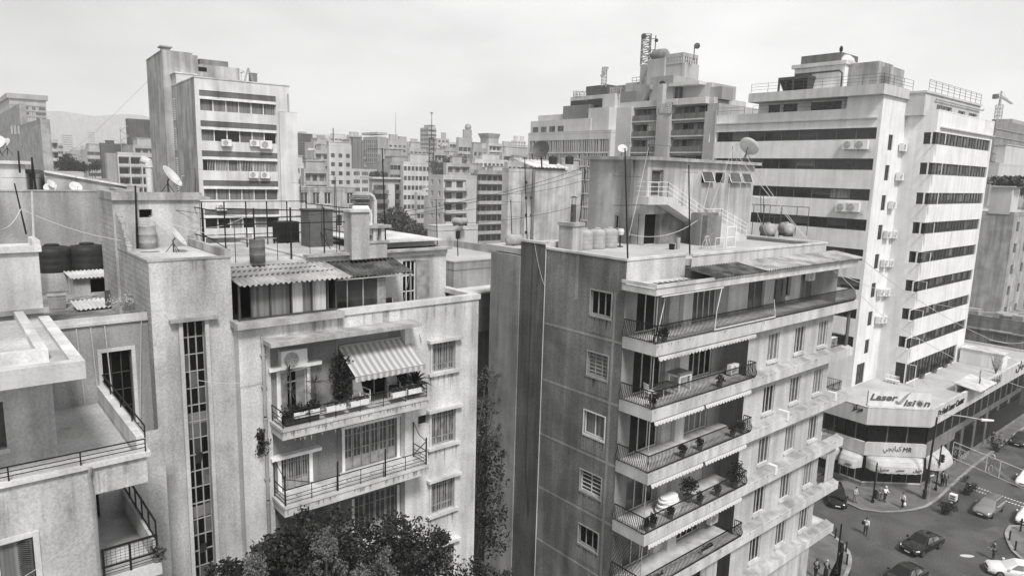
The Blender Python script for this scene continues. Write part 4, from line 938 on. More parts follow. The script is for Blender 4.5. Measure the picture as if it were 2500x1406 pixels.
# ================================================================ stepped terrace house (left foreground)
FD = Fac(atr(360,1100,20), YW)
def build_D():
    f = FD; R = thing('terrace_house','stepped plaster house with roof terraces and an open corner balcony at the lower left','house',f.p(-3,0,-3))
    zt = 25.36; UL = -9.
    lw = ZR(f,'c',0,1212,228,1440); lw = [lw[1]-.95-.5,lw[1],lw[2]-.3,lw[3]]
    bu = -1.27                                     # left jamb of the corner balcony
    m = MB(); m.wall(f,UL,bu,0,24.5,[lw+[.15]]); m.wall(f,UL,-.03,24.5,zt-.12)
    m.wall(Fac(f.p(bu,0),YW+90),0,3.9,19,24.5); m.wall(f.off(-3.9),bu,1.3,19,24.5,[[bu+.08,bu+.62,22.0,24.1,.2]])
    m.wall(Fac(f.p(-.03,0),YW+90),0,5.7,24.5,zt-.12)
    m.wall(f,UL,0.,0,22.13-.6,o=.0); m.wall(Fac(f.p(0,0),YW+90),0,5.7,0,22.13-.6)
    m.box(f,bu,-.03,-5.5,-.002,24.48,24.5)
    m.build('wall','wall_d',R)
    P = MB().box(f.off(-3.9),bu+.08,bu+.62,-.25,-.2,22.0,24.1).build('door','glass_black',R)
    MB().box(f.off(-3.9),bu+.3,bu+.36,-.2,-.1,22.0,24.1).build('frame','frame_white',P)
    P = win(R,f,lw,.15,1,0,'curtain_dim','frame_white',.07,surround=.13,sm='trim'); fs = Fac(f.p(lw[1]-.02,0,.0),YW-28)
    m = MB(); m.bars(fs,-.5,0,lw[2]+.05,lw[3]-.05,-.03,.03,.05,0,1); z = lw[2]+.1
    while z < lw[3]-.1: m.box(fs,-.46,-.04,-.02,.02,z,z+.03); z += .055
    m.build('shutter','shutter_dark',P)
    # terrace slab edge, parapets, rail
    m = MB(); m.box(f,UL,.06,-.28,.1,zt-.12,zt); m.box(f,-.2,.06,-7.7,-.281,zt-.12,zt+.35); m.build('parapet','trim',R)
    m = MB(); m.box(f,-.2,-.02,-7.7,-.282,zt-.6,zt-.121); m.build('parapet_wall','plaster_old',R)
    m = MB(); m.box(f,UL,-.2,-7.7,-.28,zt-.4,zt-.26); m.build('terrace_floor','roof_dusty',R)
    bar_rail(f,[(UL,.02),(-.05,.02)],zt,.36,(.35,.65,1.),1.5,.016,parent=R)
    bar_rail(f,[(-.02,-.1),(-.02,-7.6)],zt+.35,.35,(.4,1.),1.4,.018,parent=R)
    # corner balcony
    m = MB(); m.box(f,bu,.1,-4,.1,21.9,22.0); m.box(f,bu-.02,.14,.1,.2,21.8,22.15); m.box(f,.02,.14,-4.,.1,21.8,22.148); m.box(f,-.02,.1,-4,.02,22.15,22.75); b = m.build('balcony','slab_pale',R)
    m = MB(); m.tube([f.p(bu,22.95,.12),f.p(.06,22.95,.12)],.035,4); m.tube([f.p(bu,22.45,.12),f.p(.06,22.45,.12)],.03,4)
    for u in (bu+.04,-.6,.06): m.tube([f.p(u,22.15,.12),f.p(u,22.95,.12)],.03,4)
    for k in range(12): u = bu+(0.06-bu)*k/12; m.tube([f.p(u,22.45,.12),f.p(u,22.95,.12)],.006,3,cap=False)
    for k in range(6): m.tube([f.p(bu,22.5+k*.08,.12),f.p(.06,22.5+k*.08,.12)],.006,3,cap=False)
    for z in (22.25,22.33): m.tube([f.p(bu,z,.12),f.p(.06,z,.12)],.012,3)
    m.tube([f.p(.06,23.35,.1),f.p(.06,23.35,-3.9)],.03,4); m.tube([f.p(.06,22.8,.1),f.p(.06,22.8,-3.9)],.025,4)
    for k in range(6): m.tube([f.p(.06,22.4,-3.9+k*.8),f.p(.06,23.35,-3.9+k*.8)],.025,4)
    m.build('railing','iron',b)
    m = MB(); u = bu-.05; m.tube([f.p(-1.35,zt-.05,.16),f.p(-1.4,zt-.3,.12),f.p(-1.35,24.4,.1),f.p(-1.28,18,.1)],.045,6); m.build('drainpipe','plaster_grey',R)
    # upper storey and its flat roof with raised kerbs
    D2 = f.loc(gp(*Z('c',360,670),25.1)); f2 = f.off(-1.61); ur = -1.84
    wr = [-3.6,-2.92,25.64,26.88]
    m = MB(); m.wall(f2,UL,ur,24.9,27.8,[wr+[.15]]); m.wall(Fac(f2.p(ur,0),YW+90),0,6,24.9,27.8,[[4.2,4.6,26.2,27.3,.2]]); m.build('upper_wall','plaster_old',R)
    win(R,f2,wr,.15,1,0,'shutter_dark','shutter_dark',.05,sill=.05,so=.08)
    m = MB(); m.box(f,UL,-1.34,-6.,.5,27.75,28.06); m.build('roof_slab','cladding_b',R)
    m = MB(); m.box(f,UL,-1.34,.2,.5,28.06,28.2); m.box(f,-1.62,-1.34,-5.9,.2,28.06,28.198); m.box(f,-2.2,-1.96,-6.3,-.6,28.06,28.34); m.box(f,UL,-2.2,-.84,-.6,28.06,28.338); m.build('roof_kerb','trim',R)
    m = MB(); m.box(f,-1.96,-1.62,-5.9,.2,28.06,28.075); m.box(f,UL,-2.2,-5.9,-.84,28.06,28.15); m.build('roof','roof_dusty',R)
    # rear wing: wall with tall window, roof full of junk
    fb = Fac(FA.p(0,0,-1.05),YW); bw = fb.rect(*Z('b',868,1245),*Z('b',1125,1245)); bw = [bw[0],bw[1],24.2,fb.uz(*Z('b',870,1270))[1]]
    m = MB(); m.wall(fb,-14,-3.72,19,27.75,[bw+[.25]]); m.wall(fb,-8,-3.72,0,19); m.build('rear_wall','plaster_grey',R)
    win(R,fb,bw,.25,0,0,'glass_black','iron_mid',.03,us=[bw[0]+(bw[1]-bw[0])*q for q in (.33,.67)],zs=[bw[2]+.6,bw[2]+1.2,bw[2]+1.8],surround=.12,sm='trim')
    m = MB(); m.box(fb,-14,-3.72,-.25,.08,27.75,27.85); m.box(fb,-14,-3.72,-.02,.03,27.85,28.02); m.build('rear_parapet','slab_pale',R)
    m = MB(); m.box(fb,-14,-3.72,-13,-.25,26.9,27.2); m.build('rear_roof','rubble',R)
    m = MB(); 
    for k in range(3): m.tube([fb.p(-5.6+.4*k-.2,27.7,.03),fb.p(-5.55+.4*k,20,.03)],.02,4)
    m.build('wall_pipe','trim',R)
    # white roof cube at the left rear
    c3 = gp(*Z('b',370,870),28.2); f3 = Fac(c3,YW); zt3 = f3.uz(*Z('b',345,400))[1]
    m = MB(); m.wall(f3,-5,0,27,zt3); m.wall(Fac(f3.p(0,0),YW+90),0,1.6,27,zt3); m.build('roof_room','plaster_pale',R)
    m = MB(); m.box(f3,-5,.08,-1.7,.12,zt3,zt3+.12); m.box(f3,-5,.08,-.05,.12,zt3+.12,zt3+.2); m.box(f3,-.1,.08,-1.7,-.05,zt3+.12,zt3+.35); m.build('roof_room_roof','trim',R)
    m = MB(); m.box(f3,-5,.15,-.02,.14,28.0,28.16); m.build('skirting','concrete',R)
    # shed with tin roof
    S_ = thing('roof_shed','small block shed with a crooked tin roof on the cluttered rear roof','shed',FA.p(-3.8,27.2,-9.5))
    q0 = gp(*Z('b',640,770),27.3); fq = Fac(q0,YW); ww = ZR(fq,'b',772,640,1000,742)
    m = MB(); w1 = fq.uz(*Z('b',1100,700))[0]; zs = fq.uz(*Z('b',640,640))[1]; m.wall(fq,0,w1,27.0,zs+.05,[ww+[.3]]); m.wall(Fac(fq.p(0,0,-1.6),YW-90),0,1.6,27,zs); m.build('wall','plaster_old',S_)
    MB().box(fq,ww[0],ww[1],-.35,-.3,ww[2],ww[3]).build('window_opening','void',S_)
    corrugated(fq,-.12,w1+.05,-1.9,zs+.12,.25,zs+.08,.16,.025).build('roof','corrugated_pale',S_)
    fx = Fac(fq.p(0,0,-1.9),YW); m = MB(); m.box(fx,-2.2,w1+1,-2.6,.0,27.1,zs+.05); m.build('tank_platform','concrete',R)
    mt = mk_tank_v('tank_dark',.78,1.2,3); k = 0
    for px, lab in ((480,'black ribbed water tank, left of two behind the tin-roofed shed'),(785,'black ribbed water tank next to the grey steel cabinet')):
        P0 = fx.hit(*Z('b',px,560)); P = place(mt,k,V(*P0[:2],zs+.05)-fx.n*.8,radians(20),lab,'black rooftop tanks'); k += 1
        for ch in P.children:
            pass
    cb = thing('steel_cabinet','narrow pale steel cabinet standing beside the black tanks','cabinet',fx.p(w1-.8,zs,-.5))
    r = fx.rect(*Z('b',895,330),*Z('b',1045,560),-.1); m = MB(); m.box(fx,r[0],r[1],-.8,-.1,zs+.05,r[3]); m.build('body','cladding_b',cb); m = MB(); m.box(fx,r[0]-.05,r[1]+.05,-.85,-.05,r[3],r[3]+.07); m.build('top','concrete',cb); MB().box(fx,r[0]+.2,r[0]+.42,-.1,-.085,r[3]-.35,r[3]-.15).build('vent','black',cb)
    # junk
    q = gp(*Z('b',490,885),27.25); fj = Fac(q,YW-8); bx = thing('crate','pale square crate lying on the cluttered rear roof','crate',q)
    m = MB(); m.box(fj,-.3,.3,-.55,0,27.22,27.72); m.build('body','plaster_grey',bx); m = MB(); m.box(fj,-.32,.32,-.57,.02,27.72,27.75); m.build('lid','concrete',bx)
    q = gp(*Z('b',930,880),27.25); fj = Fac(q,YW+6); tag(corrugated(fj,-1.1,.75,-.9,27.5,.1,27.3,.16,.03).build('tin_sheet','corrugated_pale'),'wavy tin sheet dumped on the cluttered rear roof','tin sheet')
    bd = MB(); bd.box(fj,-.1,.12,-.02,.02,27.25,27.95); tag(bd.build('board','shutter_dark'),'dark upright board leaning beside the dumped tin sheet','board')
    random.seed(9); m = MB()
    for k in range(14): 
        a = gp(*Z('b',random.uniform(560,1050),random.uniform(790,880)),27.25); an = random.uniform(0,3); L_ = random.uniform(.4,1.1); m.tube([a,a+V(cos(an)*L_,sin(an)*L_*.4,random.uniform(0,.15))],.02,4)
    tag(m.build('scrap_wood','wood_pale'),'loose sticks and scrap wood scattered on the cluttered rear roof','scrap wood',kind='stuff')
    random.seed(4); m = MB(); a = FA.p(-3.9,27.9,-3.2)
    for k in range(26):
        p = a+V(0,0,0); pts = [p]
        for j in range(5): p = p+V(random.gauss(-.03,.11),random.gauss(-.05,.11),random.uniform(-.1,.16)); pts.append(p)
        m.tube(pts,.009,3)
    for k in range(6): leaves(m,a+V(random.gauss(0,.25),random.gauss(0,.25),random.uniform(-.2,.5)),.2,18,.05)
    tag(m.build('dry_weed','wood_pale'),'dry tangled weed growing on the edge of the block wall','weed')
    return R
D = build_D()
def build_N():
    f = Fac(FA.p(0,0,-16.5),YW); u1 = f.uz(327,465)[0]; zt = f.uz(165,468)[1]
    R = thing('long_building','long windowless grey wall building behind the black rooftop tanks','building',f.p(-5,0,-3))
    m = MB(); m.wall(f,-30,u1,0,zt); m.wall(Fac(f.p(u1,0),YW+90),0,9,0,zt); m.build('wall','wall_n',R)
    m = MB(); m.box(f,-30,u1,-.25,.03,zt,zt+.08); m.box(f,u1-.25,u1+.03,-9,-.25,zt,zt+.076); m.build('parapet','concrete',R)
    MB().box(f,-30,u1-.25,-9,-.25,zt-.5,zt-.3).build('roof','roof_dusty',R)
    fh = f.off(-3); r = fh.rect(0,400,66,470); H_ = thing('roof_hut','pale concrete hut on the long grey wall building, left of the leaning poles','rooftop hut',fh.p(r[0],zt-.3,-1))
    m = MB(); m.wall(fh,r[0]-5,r[1],zt-.3,r[3]); m.wall(Fac(fh.p(r[1],0),YW+90),0,3,zt-.3,r[3]); m.build('wall','plaster_pale',H_)
    m = MB(); m.box(fh,r[0]-5,r[1]+.25,-3.1,.2,r[3],r[3]+.16); m.build('roof','trim',H_)
    r2 = fh.rect(68,425,100,470); B_ = thing('roof_hut','grey rooftop box room with a dark eave right of the pale concrete hut','rooftop hut',fh.p(r2[0],zt-.3,-2))
    m = MB(); m.box(fh,r2[0]+.3,r2[1],-4,-1.5,zt-.3,r2[3]); m.build('wall','plaster_grey',B_); m = MB(); m.box(fh,r2[0]+.1,r2[1]+.3,-4.2,-1.3,r2[3],r2[3]+.2); m.build('roof','shutter_dark',B_)
    fp = f.off(-5); q0,q1 = fp.uz(110,452)[0],fp.uz(310,466)[0]
    S_ = thing('sheet_roof_lean_to','low lean-to with a sloping pale roof edge and posts behind the long grey wall','lean-to',fp.p(q0,zt-.3,-2))
    m = MB(); m.hexa([fp.p(q0,zt-.3,0),fp.p(q1,zt-.3,0),fp.p(q1,zt-.3,-4),fp.p(q0,zt-.3,-4),fp.p(q0,zt+.85,0),fp.p(q1,zt+.1,0),fp.p(q1,zt+.1,-4),fp.p(q0,zt+.85,-4)]); m.build('wall','plaster_grey',S_)
    m = MB(); m.hexa([fp.p(q0,zt+.86,.15),fp.p(q1,zt+.11,.15),fp.p(q1,zt+.11,-4),fp.p(q0,zt+.86,-4),fp.p(q0,zt+.98,.15),fp.p(q1,zt+.23,.15),fp.p(q1,zt+.23,-4),fp.p(q0,zt+.98,-4)]); m.build('roof','trim',S_)
    return R, f, zt
N_R, FN, N_ZT = build_N()
plaster('asphalt', .088, .0, .3, .3, .25, sc=.6, bump=.3); plaster('paving', .15, .0, .3, .2, .3, sc=1.2); plaster('kerbstone', .3, .1, .3, .2, .3)
m = MB(); m.face(V(-1750,-100,0),V(1750,-100,0),V(1750,1880,0),V(-1750,1880,0)); tag(m.build('ground','asphalt'),kind='structure')

def haze():
    m, N, L, B = mk('haze_air'); N.remove(B); v = N.new('ShaderNodeVolumePrincipled'); v.inputs['Color'].default_value = (1,1,1,1); v.inputs['Density'].default_value = HAZE; v.inputs['Anisotropy'].default_value = 0.
    L.new(v.outputs[0], N['Material Output'].inputs['Volume'])
    b = MB(); b.lbox(-1800,1800,-120,1900,-1,185); tag(b.build('haze','haze_air'),kind='stuff')
HAZE = .00036
haze()
# ================================================================ the city behind
plaster('far_white', .52, .12, .12, .05, .2, sc=.3); plaster('far_pale', .4, .15, .15, .05, .25, sc=.3); plaster('far_grey', .33, .15, .2, .05, .25, sc=.3); plaster('far_dim', .2, .15, .2, .05, .2, sc=.3); plaster('far_dark', .09, .15, .25, .05, .2, sc=.3)
def face_style(R, f, w, zb, zt, st, fh, zlo, mat, m):
    """adds one wall with its openings to builder m, and its windows / balconies as parts of R"""
    if not st: m.wall(f,0,w,zb,zt); return
    k = st[0]; zs = []; z = zt-st[1].get('top',.9)
    while z-fh > zlo: zs.append(z); z -= fh
    o = st[1]
    if k == 'win':
        n = o.get('n',3); ww = o.get('w',1.2); hh = o.get('h',1.5); ml = o.get('ml',0.); holes = []
        for z in zs:
            for i in range(n):
                u = ml+(w-2*ml)*(i+.5)/n
                if random.random() < o.get('skip',0): continue
                holes.append([u-ww/2,u+ww/2,z-.35-hh,z-.35])
        m.wall(f,0,w,zb,zt,holes,.2)
        for h in holes:
            P = MB().box(f,h[0],h[1],-.23,-.2,h[2],h[3]).build('window', random.choice(o.get('pane',['glass_far','glass_mid','glass_far'])), R)
            if o.get('frame'): MB().bars(f,h[0],h[1],h[2],h[3],-.2,-.12,.09,o.get('nu',1),0).build('frame','frame_white',P)
    elif k == 'bal':
        u0, u1 = o.get('u',(.06,.94)); u0, u1 = u0*w, u1*w; n = o.get('n',3); d = o.get('d',1.1); par = o.get('par',.9); pr = o.get('pr',.5); holes = [[u0,u1,z-fh+.02,z-.3] for z in zs]
        m.wall(f,0,w,zb,zt,holes,d); fb = f.off(-d)
        for z in zs:
            hs = []
            for i in range(n):
                u = u0+(u1-u0)*(i+.5)/n; q = (u1-u0)/n*o.get('open',.33); hs.append([u-q,u+q,z-fh+.1,z-.75])
            m.wall(fb,u0,u1,z-fh,z-.3,hs,.15)
            for h in hs: MB().box(fb,h[0],h[1],-.18,-.15,h[2],h[3]).build('window', random.choice(['glass_far','glass_mid','curtain_dim','glass_far']), R)
            s = MB(); s.box(f,u0,u1,-d,pr,z-fh-.18,z-fh); s.box(f,u0,u1,pr-.08,pr,z-fh,z-fh+par)
            if pr > .2: s.box(f,u0,u0+.08,0,pr-.08,z-fh,z-fh+par); s.box(f,u1-.08,u1,0,pr-.08,z-fh,z-fh+par)
            s.build('balcony', o.get('mat',mat), R)
    elif k == 'band':
        holes = [[.4,w-.4,z-.4-o.get('h',1.4),z-.4] for z in zs]; m.wall(f,0,w,zb,zt,holes,.25)
        for h in holes:
            P = MB().box(f,h[0],h[1],-.28,-.25,h[2],h[3]).build('window_band',o.get('pane','glass_far'),R); q = MB(); n = max(2,int((w-.8)/1.6))
            for i in range(1,n): q.box(f,h[0]+(w-.8)*i/n-.05,h[0]+(w-.8)*i/n+.05,-.25,-.15,h[2],h[3])
            q.build('mullion',o.get('mull',mat),P)
    elif k == 'slat':
        m.wall(f,0,w,zb,zt,[[.5,w-.5,z-fh+.25,z-.1] for z in zs],.5)
        for z in zs:
            P = MB().box(f,.5,w-.5,-.53,-.5,z-fh+.25,z-.1).build('window_band','glass_far',R); q = MB(); n = o.get('n',30)
            for i in range(n): u = .5+(w-1)*(i+random.uniform(.2,.8))/n; q.box(f,u-.14,u+.14,-.5,-.05,z-fh+.25,z-.1)
            q.build('fin','far_pale',P)
    elif k == 'rib':
        m.wall(f,0,w,zb,zt); n = o.get('n',5); q = MB()
        for i in range(n): u = w*(i+.5)/n; q.box(f,u-.3,u+.3,0,.35,zb,zt-.5)
        q.build('rib',mat,R)
    elif k == 'louvre':
        m.wall(f,0,w,zb,zt); q = MB(); z = zt-1
        while z > zlo: q.box(f,.3,w-.3,0.02,.35,z-.35,z); z -= .9
        q.build('louvre','far_dim',R)
def bgb(label, xl, xc, xr, yt, Y, rs=None, ls=None, mat='far_pale', fh=3.3, zlo=None, cat='apartment block', name='apartment_building', dr=None, dl=None, roof='roof_screed', hh=None, par=.5, yaw=YW):
    c = atY(xc,yt,Y); zt = c[2]; f = Fac(c,yaw); fl0 = Fac(c,yaw-90)
    wr = dr if dr else max(1.5,f.uz(xr,yt)[0]); wl = dl if dl else max(2.,-fl0.uz(xl,yt)[0]); fl = Fac(f.p(0,0,-wl),yaw-90)
    R = thing(name,label,cat,f.p(wr/2,0,-wl/2)); zlo = zlo if zlo is not None else max(1, 33-Y*.22)
    m = MB(); face_style(R,f,wr,0,zt,rs,fh,zlo,mat,m); face_style(R,fl,wl,0,zt,ls,fh,zlo,mat,m)
    m.wall(Fac(f.p(wr,0),yaw+90),0,wl,0,zt); m.wall(Fac(f.p(wr,0,-wl),yaw+180),0,wr,0,zt)
    m.build('wall',mat,R)
    m = MB(); m.box(f,.0,wr,-wl,0,zt-par-.1,zt-par); m.build('roof',roof,R)
    m = MB(); t = .25; m.box(f,-.03,wr+.03,-t,.03,zt,zt+.08); m.box(f,-.03,t,-wl,-t,zt,zt+.076); m.box(f,wr-t,wr+.03,-wl,-t,zt,zt+.076); m.box(f,0,wr,-wl-.02,-wl+t,zt,zt+.072)
    m.box(f,t-.05,wr,-t,-t+.02,zt-par,zt); m.box(f,t,t+.02,-wl,-t,zt-par,zt); m.box(f,wr-t-.02,wr-t,-wl,-t,zt-par,zt); m.box(f,t,wr-t,-wl+t-.02,-wl+t,zt-par,zt); m.build('parapet',mat,R)
    if hh:
        for (a,b,cc,d,h) in hh:
            m = MB(); m.box(f,a*wr,b*wr,-d*wl,-cc*wl,zt-par-.05,zt+h); m.box(f,a*wr-.2,b*wr+.2,-d*wl-.2,-cc*wl+.2,zt+h,zt+h+.2); m.build('roof_house',mat,R)
    return R, f, wr, wl, zt
W = lambda **k: ('win',k); BL = lambda **k: ('bal',k)
def lattice_(t, base, h, w, nseg, mat='frame_grey', top=0., r=.12):
    m = MB(); c = [base+V(a*w/2,b*w/2,0) for a,b in ((-1,-1),(1,-1),(1,1),(-1,1))]
    for p in c: m.tube([p,p+V(0,0,h)],r,4)
    for k in range(nseg):
        z0, z1 = h*k/nseg, h*(k+1)/nseg
        for i in range(4):
            p, q_ = c[i], c[(i+1)%4]; m.tube([p+V(0,0,z1),q_+V(0,0,z1)],r*.7,3); m.tube([p+V(0,0,z0 if k%2 else z1),q_+V(0,0,z1 if k%2 else z0)],r*.6,3)
    return m.build('lattice_mast',mat,t)
def city():
    random.seed(11)
    # --- left
    R,f,wr,wl,zt = bgb('tall glass tower with a flat crown at the left edge of the picture',-60,22,111,240,450,W(n=10,w=1.9,h=2.0,ml=.5,top=4,pane=['glass_mid','curtain']),W(n=8,w=1.9,h=2.0,top=4,pane=['glass_mid','curtain']),'far_pale',3.4,cat='tower',name='glass_tower')
    m = MB(); m.box(f,-1.2,wr+1.2,-wl-1,1.2,zt+.1,zt+3.2); m.build('crown','far_grey',R)
    q = MB(); 
    for i in range(1,20): q.box(f,wr*i/20-.08,wr*i/20+.08,0.01,.1,0,zt-3)
    for i in range(24): q.box(f,0,wr,0.01,.11,zt-4-3.4*i-.1,zt-4-3.4*i+.1)
    q.build('curtain_wall_grid','far_dim',R)
    R,f,wr,wl,zt = bgb('windowless grey tiled building in front of the glass tower',-70,98,116,292,130,None,None,'tile_wall',cat='building')
    fl = Fac(f.p(0,0),YW-90); a = -fl.uz(48,275)[0]; zz = fl.uz(10,273)[1]
    MB().box(fl,-wl,-a,-1.2,-.0,zt,zz).build('upper_wall','tile_wall',R)
    for i in range(3): 
        r = fl.rect(26+i*8.5,308,33+i*8.5,328); MB().box(fl,r[0],r[1],.0,.06,r[2],r[3]).build('window','glass_mid',R)
    bgb('slim pale block with dark balconies right of the tiled building',112,116,141,340,250,BL(n=2,d=1.2,pr=.4,mat='far_white'),None,'far_white')
    bgb('narrow pale block peeping out behind the slim pale block',139,141,153,351,420,W(n=2),None,'far_pale')
    bgb('hazy twin slab tower farthest left below the mountain',150,155,175,328,1250,W(n=5,w=3,h=2),None,'far_white',4,cat='tower',name='distant_tower')
    bgb('hazy pointed glass tower in front of the mountain',213,217,231,322,1350,('band',dict(h=2)),None,'far_white',4,cat='tower',name='distant_tower')
    R,f,wr,wl,zt = bgb('dark slab building with zigzag bracing on its side',306,312,400,290,300,('rib',dict(n=9)),None,'far_dark',cat='office block',name='office_building')
    q = MB()
    for i in range(7): z = zt-3-4.2*i; q.tube([f.p(-.2,z,.1),f.p(-3.2,z-2.1,.1),f.p(-.2,z-4.2,.1)],.18,4); 
    q.tube([f.p(-3.2,zt-4,.1),f.p(-3.2,zt-34,.1)],.15,4); q.build('bracing','frame_grey',R)
    r = f.rect(360,307,383,325); P = MB().box(f,r[0],r[1],.36,.42,r[2]-6,r[3]).build('window_band','glass_mid',R)
    bgb('long dark low wing left of the dark slab building',242,246,312,350,305,None,None,'far_dark',cat='building',hh=[(.2,.5,.1,.6,1.2)])
    bgb('pale stepped block with a brown upper band near the trees',205,212,266,364,330,W(n=3,w=3,h=1.6),None,'far_pale',hh=[(.1,.9,.1,.9,2.4)])
    bgb('plain ribbed concrete block beside the loggia building',255,259,288,374,290,('rib',dict(n=4)),None,'far_grey')
    R,f,wr,wl,zt = bgb('wide block with white framed loggias below the dark slab building',283,287,400,372,200,BL(n=4,d=1.6,pr=.0,par=.6,mat='far_white',open=.4,u=(.01,.99)),None,'far_white',2.9)
    q = MB()
    for i in range(5): q.box(f,wr*i/4-.15,wr*i/4+.15,-.3,.08,zt-30,zt-.9)
    q.build('loggia_post','far_white',R)
    bgb('low pale house with a flat roof beyond the long grey wall',86,100,205,420,90,W(n=4,w=1.6,h=1.2),None,'far_white',3.,cat='house',name='flat_roofed_house')
    bgb('brown-banded low block with white balcony edge behind the curved roof',205,216,268,438,110,BL(n=3,pr=.3),None,'far_grey',3.)
    bgb('low house with white rails at the foot of the leftmost tower block',120,205,340,455,62,W(n=4,w=1.4,h=.9),None,'far_pale',3.,cat='house',name='flat_roofed_house')
    # --- centre skyline
    bgb('dark louvred block right of the left tower block',700,722,770,342,330,('louvre',{}),None,'far_dark',cat='office block',name='office_building',hh=[(.0,.9,.1,.9,3.)])
    bgb('blank white shed-like block in front of the louvred block',746,752,806,362,300,None,None,'far_white',cat='building')
    R,f,wr,wl,zt = bgb('white and grey block with a thin roof mast and small square windows',800,803,858,352,260,W(n=3,w=1.6,h=1.5,top=3,skip=.15),None,'far_white',hh=[(.0,.95,.1,.9,.8)])
    m = MB(); m.tube([f.p(wr*.3,zt,-2),f.p(wr*.3,zt+6,-2)],.22,4); m.build('mast','iron_mid',R)
    bgb('narrow grey service tower with vertical ribs',856,862,888,342,285,('rib',dict(n=3)),None,'far_dim',cat='tower',name='service_tower',hh=[(.0,.8,.1,.9,1.)])
    R,f,wr,wl,zt = bgb('block with a lattice grid facade and overhanging flat roof',887,922,943,334,400,None,W(n=7,w=1.5,h=1.9,top=1.5,pane=['glass_far']),'far_grey',2.6,cat='office block',name='office_building')
    MB().box(f,-.5,wr+.3,-wl-1,.8,zt+1.2,zt+2.6).build('overhanging_roof','far_pale',R)
    R,f,wr,wl,zt = bgb('pale block carrying a tall thin aerial pole on the skyline',943,948,993,338,480,W(n=4,w=2,h=1.4,top=4),None,'far_pale',hh=[(.1,.5,.1,.8,2.5),(.6,1,.1,.8,1.5)])
    m = MB(); p = atY(966,335,478); q = atY(966,274,478); m.tube([p-V(0,0,3),q],.3,5,.12); m.build('aerial_pole','frame_grey',R)
    bgb('tall distant tower block behind the lattice mast',1026,1046,1065,312,520,W(n=4,w=2,h=1.6),W(n=5,w=2,h=1.6),'far_pale',cat='tower',name='tower_block',hh=[(.3,1,.1,.8,2.)])
    bgb('grey-roofed block with a rooftop hut right of the lattice mast',1066,1068,1097,338,500,W(n=3,w=2),None,'far_pale',hh=[(.4,.75,.1,.7,4.)])
    bgb('round-windowed slim block left of the gap with trees',1078,1080,1094,350,390,W(n=2,w=1,h=1),None,'far_white')
    bgb('slim block with stacked rounded balconies above the trees',1094,1097,1119,347,420,BL(n=2,pr=.8,d=1.3),None,'far_white')
    R,f,wr,wl,zt = bgb('taller block with square windows and a big roof box',1118,1120,1153,336,330,W(n=3,w=2.4,h=1.9,top=4),None,'far_pale')
    MB().box(f,wr*.45,wr*1.05,-wl*.9,-1,zt,zt+4.).build('roof_house','far_grey',R); MB().lathe(f.p(wr*.95,zt+4,-3),[(0,0),(1.4,.4),(1.6,1.4),(1.2,2.6),(0,3)],12).build('roof_tank','far_grey',R)
    bgb('blank-sided pale block between two skyline blocks',1153,1156,1186,349,340,None,None,'far_white')
    R,f,wr,wl,zt = bgb('block with dark balcony bands under a flared roof storey',1184,1193,1227,350,360,BL(n=3,pr=.6,par=.7,mat='far_white'),None,'far_white')
    m = MB(); a = [f.p(-1,0,1),f.p(wr*.75,0,1),f.p(wr*.75,0,-8),f.p(-1,0,-8)]; m.box(f,0,wr*.7,-7,0,zt,zt+2.4); m.hexa([V(*q[:2],zt+2.4) for q in (f.p(0,0,0),f.p(wr*.7,0,0),f.p(wr*.7,0,-7),f.p(0,0,-7))]+[V(*q[:2],zt+5) for q in a]); m.build('roof_storey','far_pale',R)
    bgb('twin-topped pale tower faint in the haze near the slatted office',1248,1251,1284,343,800,W(n=5,w=2.5,h=2),None,'far_white',cat='tower',name='tower_block',hh=[(.15,.42,.2,.8,5.),(.6,.88,.2,.8,5.)])
    b = atY(1053,425,225); t = thing('radio_mast','tall thin lattice radio mast rising over the centre of the skyline','mast',b); lattice_(t,b,11.5,1.5,9,'iron_mid',r=.12); m = MB(); m.tube([b+V(0,0,11),b+V(0,0,19.5)],.16,5,.08); m.build('mast_tip','iron_mid',t); m = MB()
    for z in (11,13.5,15,19): m.lathe(b+V(0,0,z),[(0,0),(.45,0),(.45,.3),(0,.3)],8)
    m.build('antenna','iron_mid',t)
    # --- centre middle ground
    bgb('white office block with rows of four-pane windows in the centre',800,839,922,412,280,W(n=4,w=2.9,h=1.7,top=.7,ml=.3,frame=1,nu=3),None,'far_white',3.25)
    R,f,wr,wl,zt = bgb('long block with pale blank wall panels and dark curved balconies',902,908,1040,436,235,None,None,'far_grey',3.3)
    for i in range(6):
        z = zt-1.6-3.25*(i+1)
        m = MB(); m.box(f,.2,5.6,.0,1.6,z-.2,z+1.0); m.build('balcony','far_dim',R); MB().box(f,.6,5.2,.01,.06,z+1.0,z+2.7).build('window','glass_far',R)
        MB().box(f,8.9,10.6,.0,.9,z-.1,z+1.).build('balcony','far_dark',R); MB().box(f,8.8,10.7,.01,.06,z+1.05,z+3).build('window','glass_dark',R)
        P = MB().box(f,14.6,wr-.2,.01,.06,z-.2,z+2.5).build('window','glass_dark',R); q = MB(); q.bars(f,14.6,wr-.2,z-.3,z+2.6,.06,.2,.2,2,0); q.build('frame','far_white',P)
    m = MB(); m.box(f,5.9,8.7,0,.4,0,zt-2); m.box(f,10.8,14.3,0,.4,0,zt-2); m.build('wall_panel','far_white',R)
    m = MB(); m.box(f,-.3,wr+.3,-8,.9,zt-.1,zt+.5); m.build('roof_edge','far_white',R)
    random.seed(3); m = MB()
    for k in range(14): leaves(m,f.p(1+random.random()*9,zt+1.4,-2-random.random()*2),(1.3,1.,1.),60,.5)
    tag(m.build('roof_garden','leaf_mid'),'row of green bushes growing along a rooftop in the centre','roof garden')
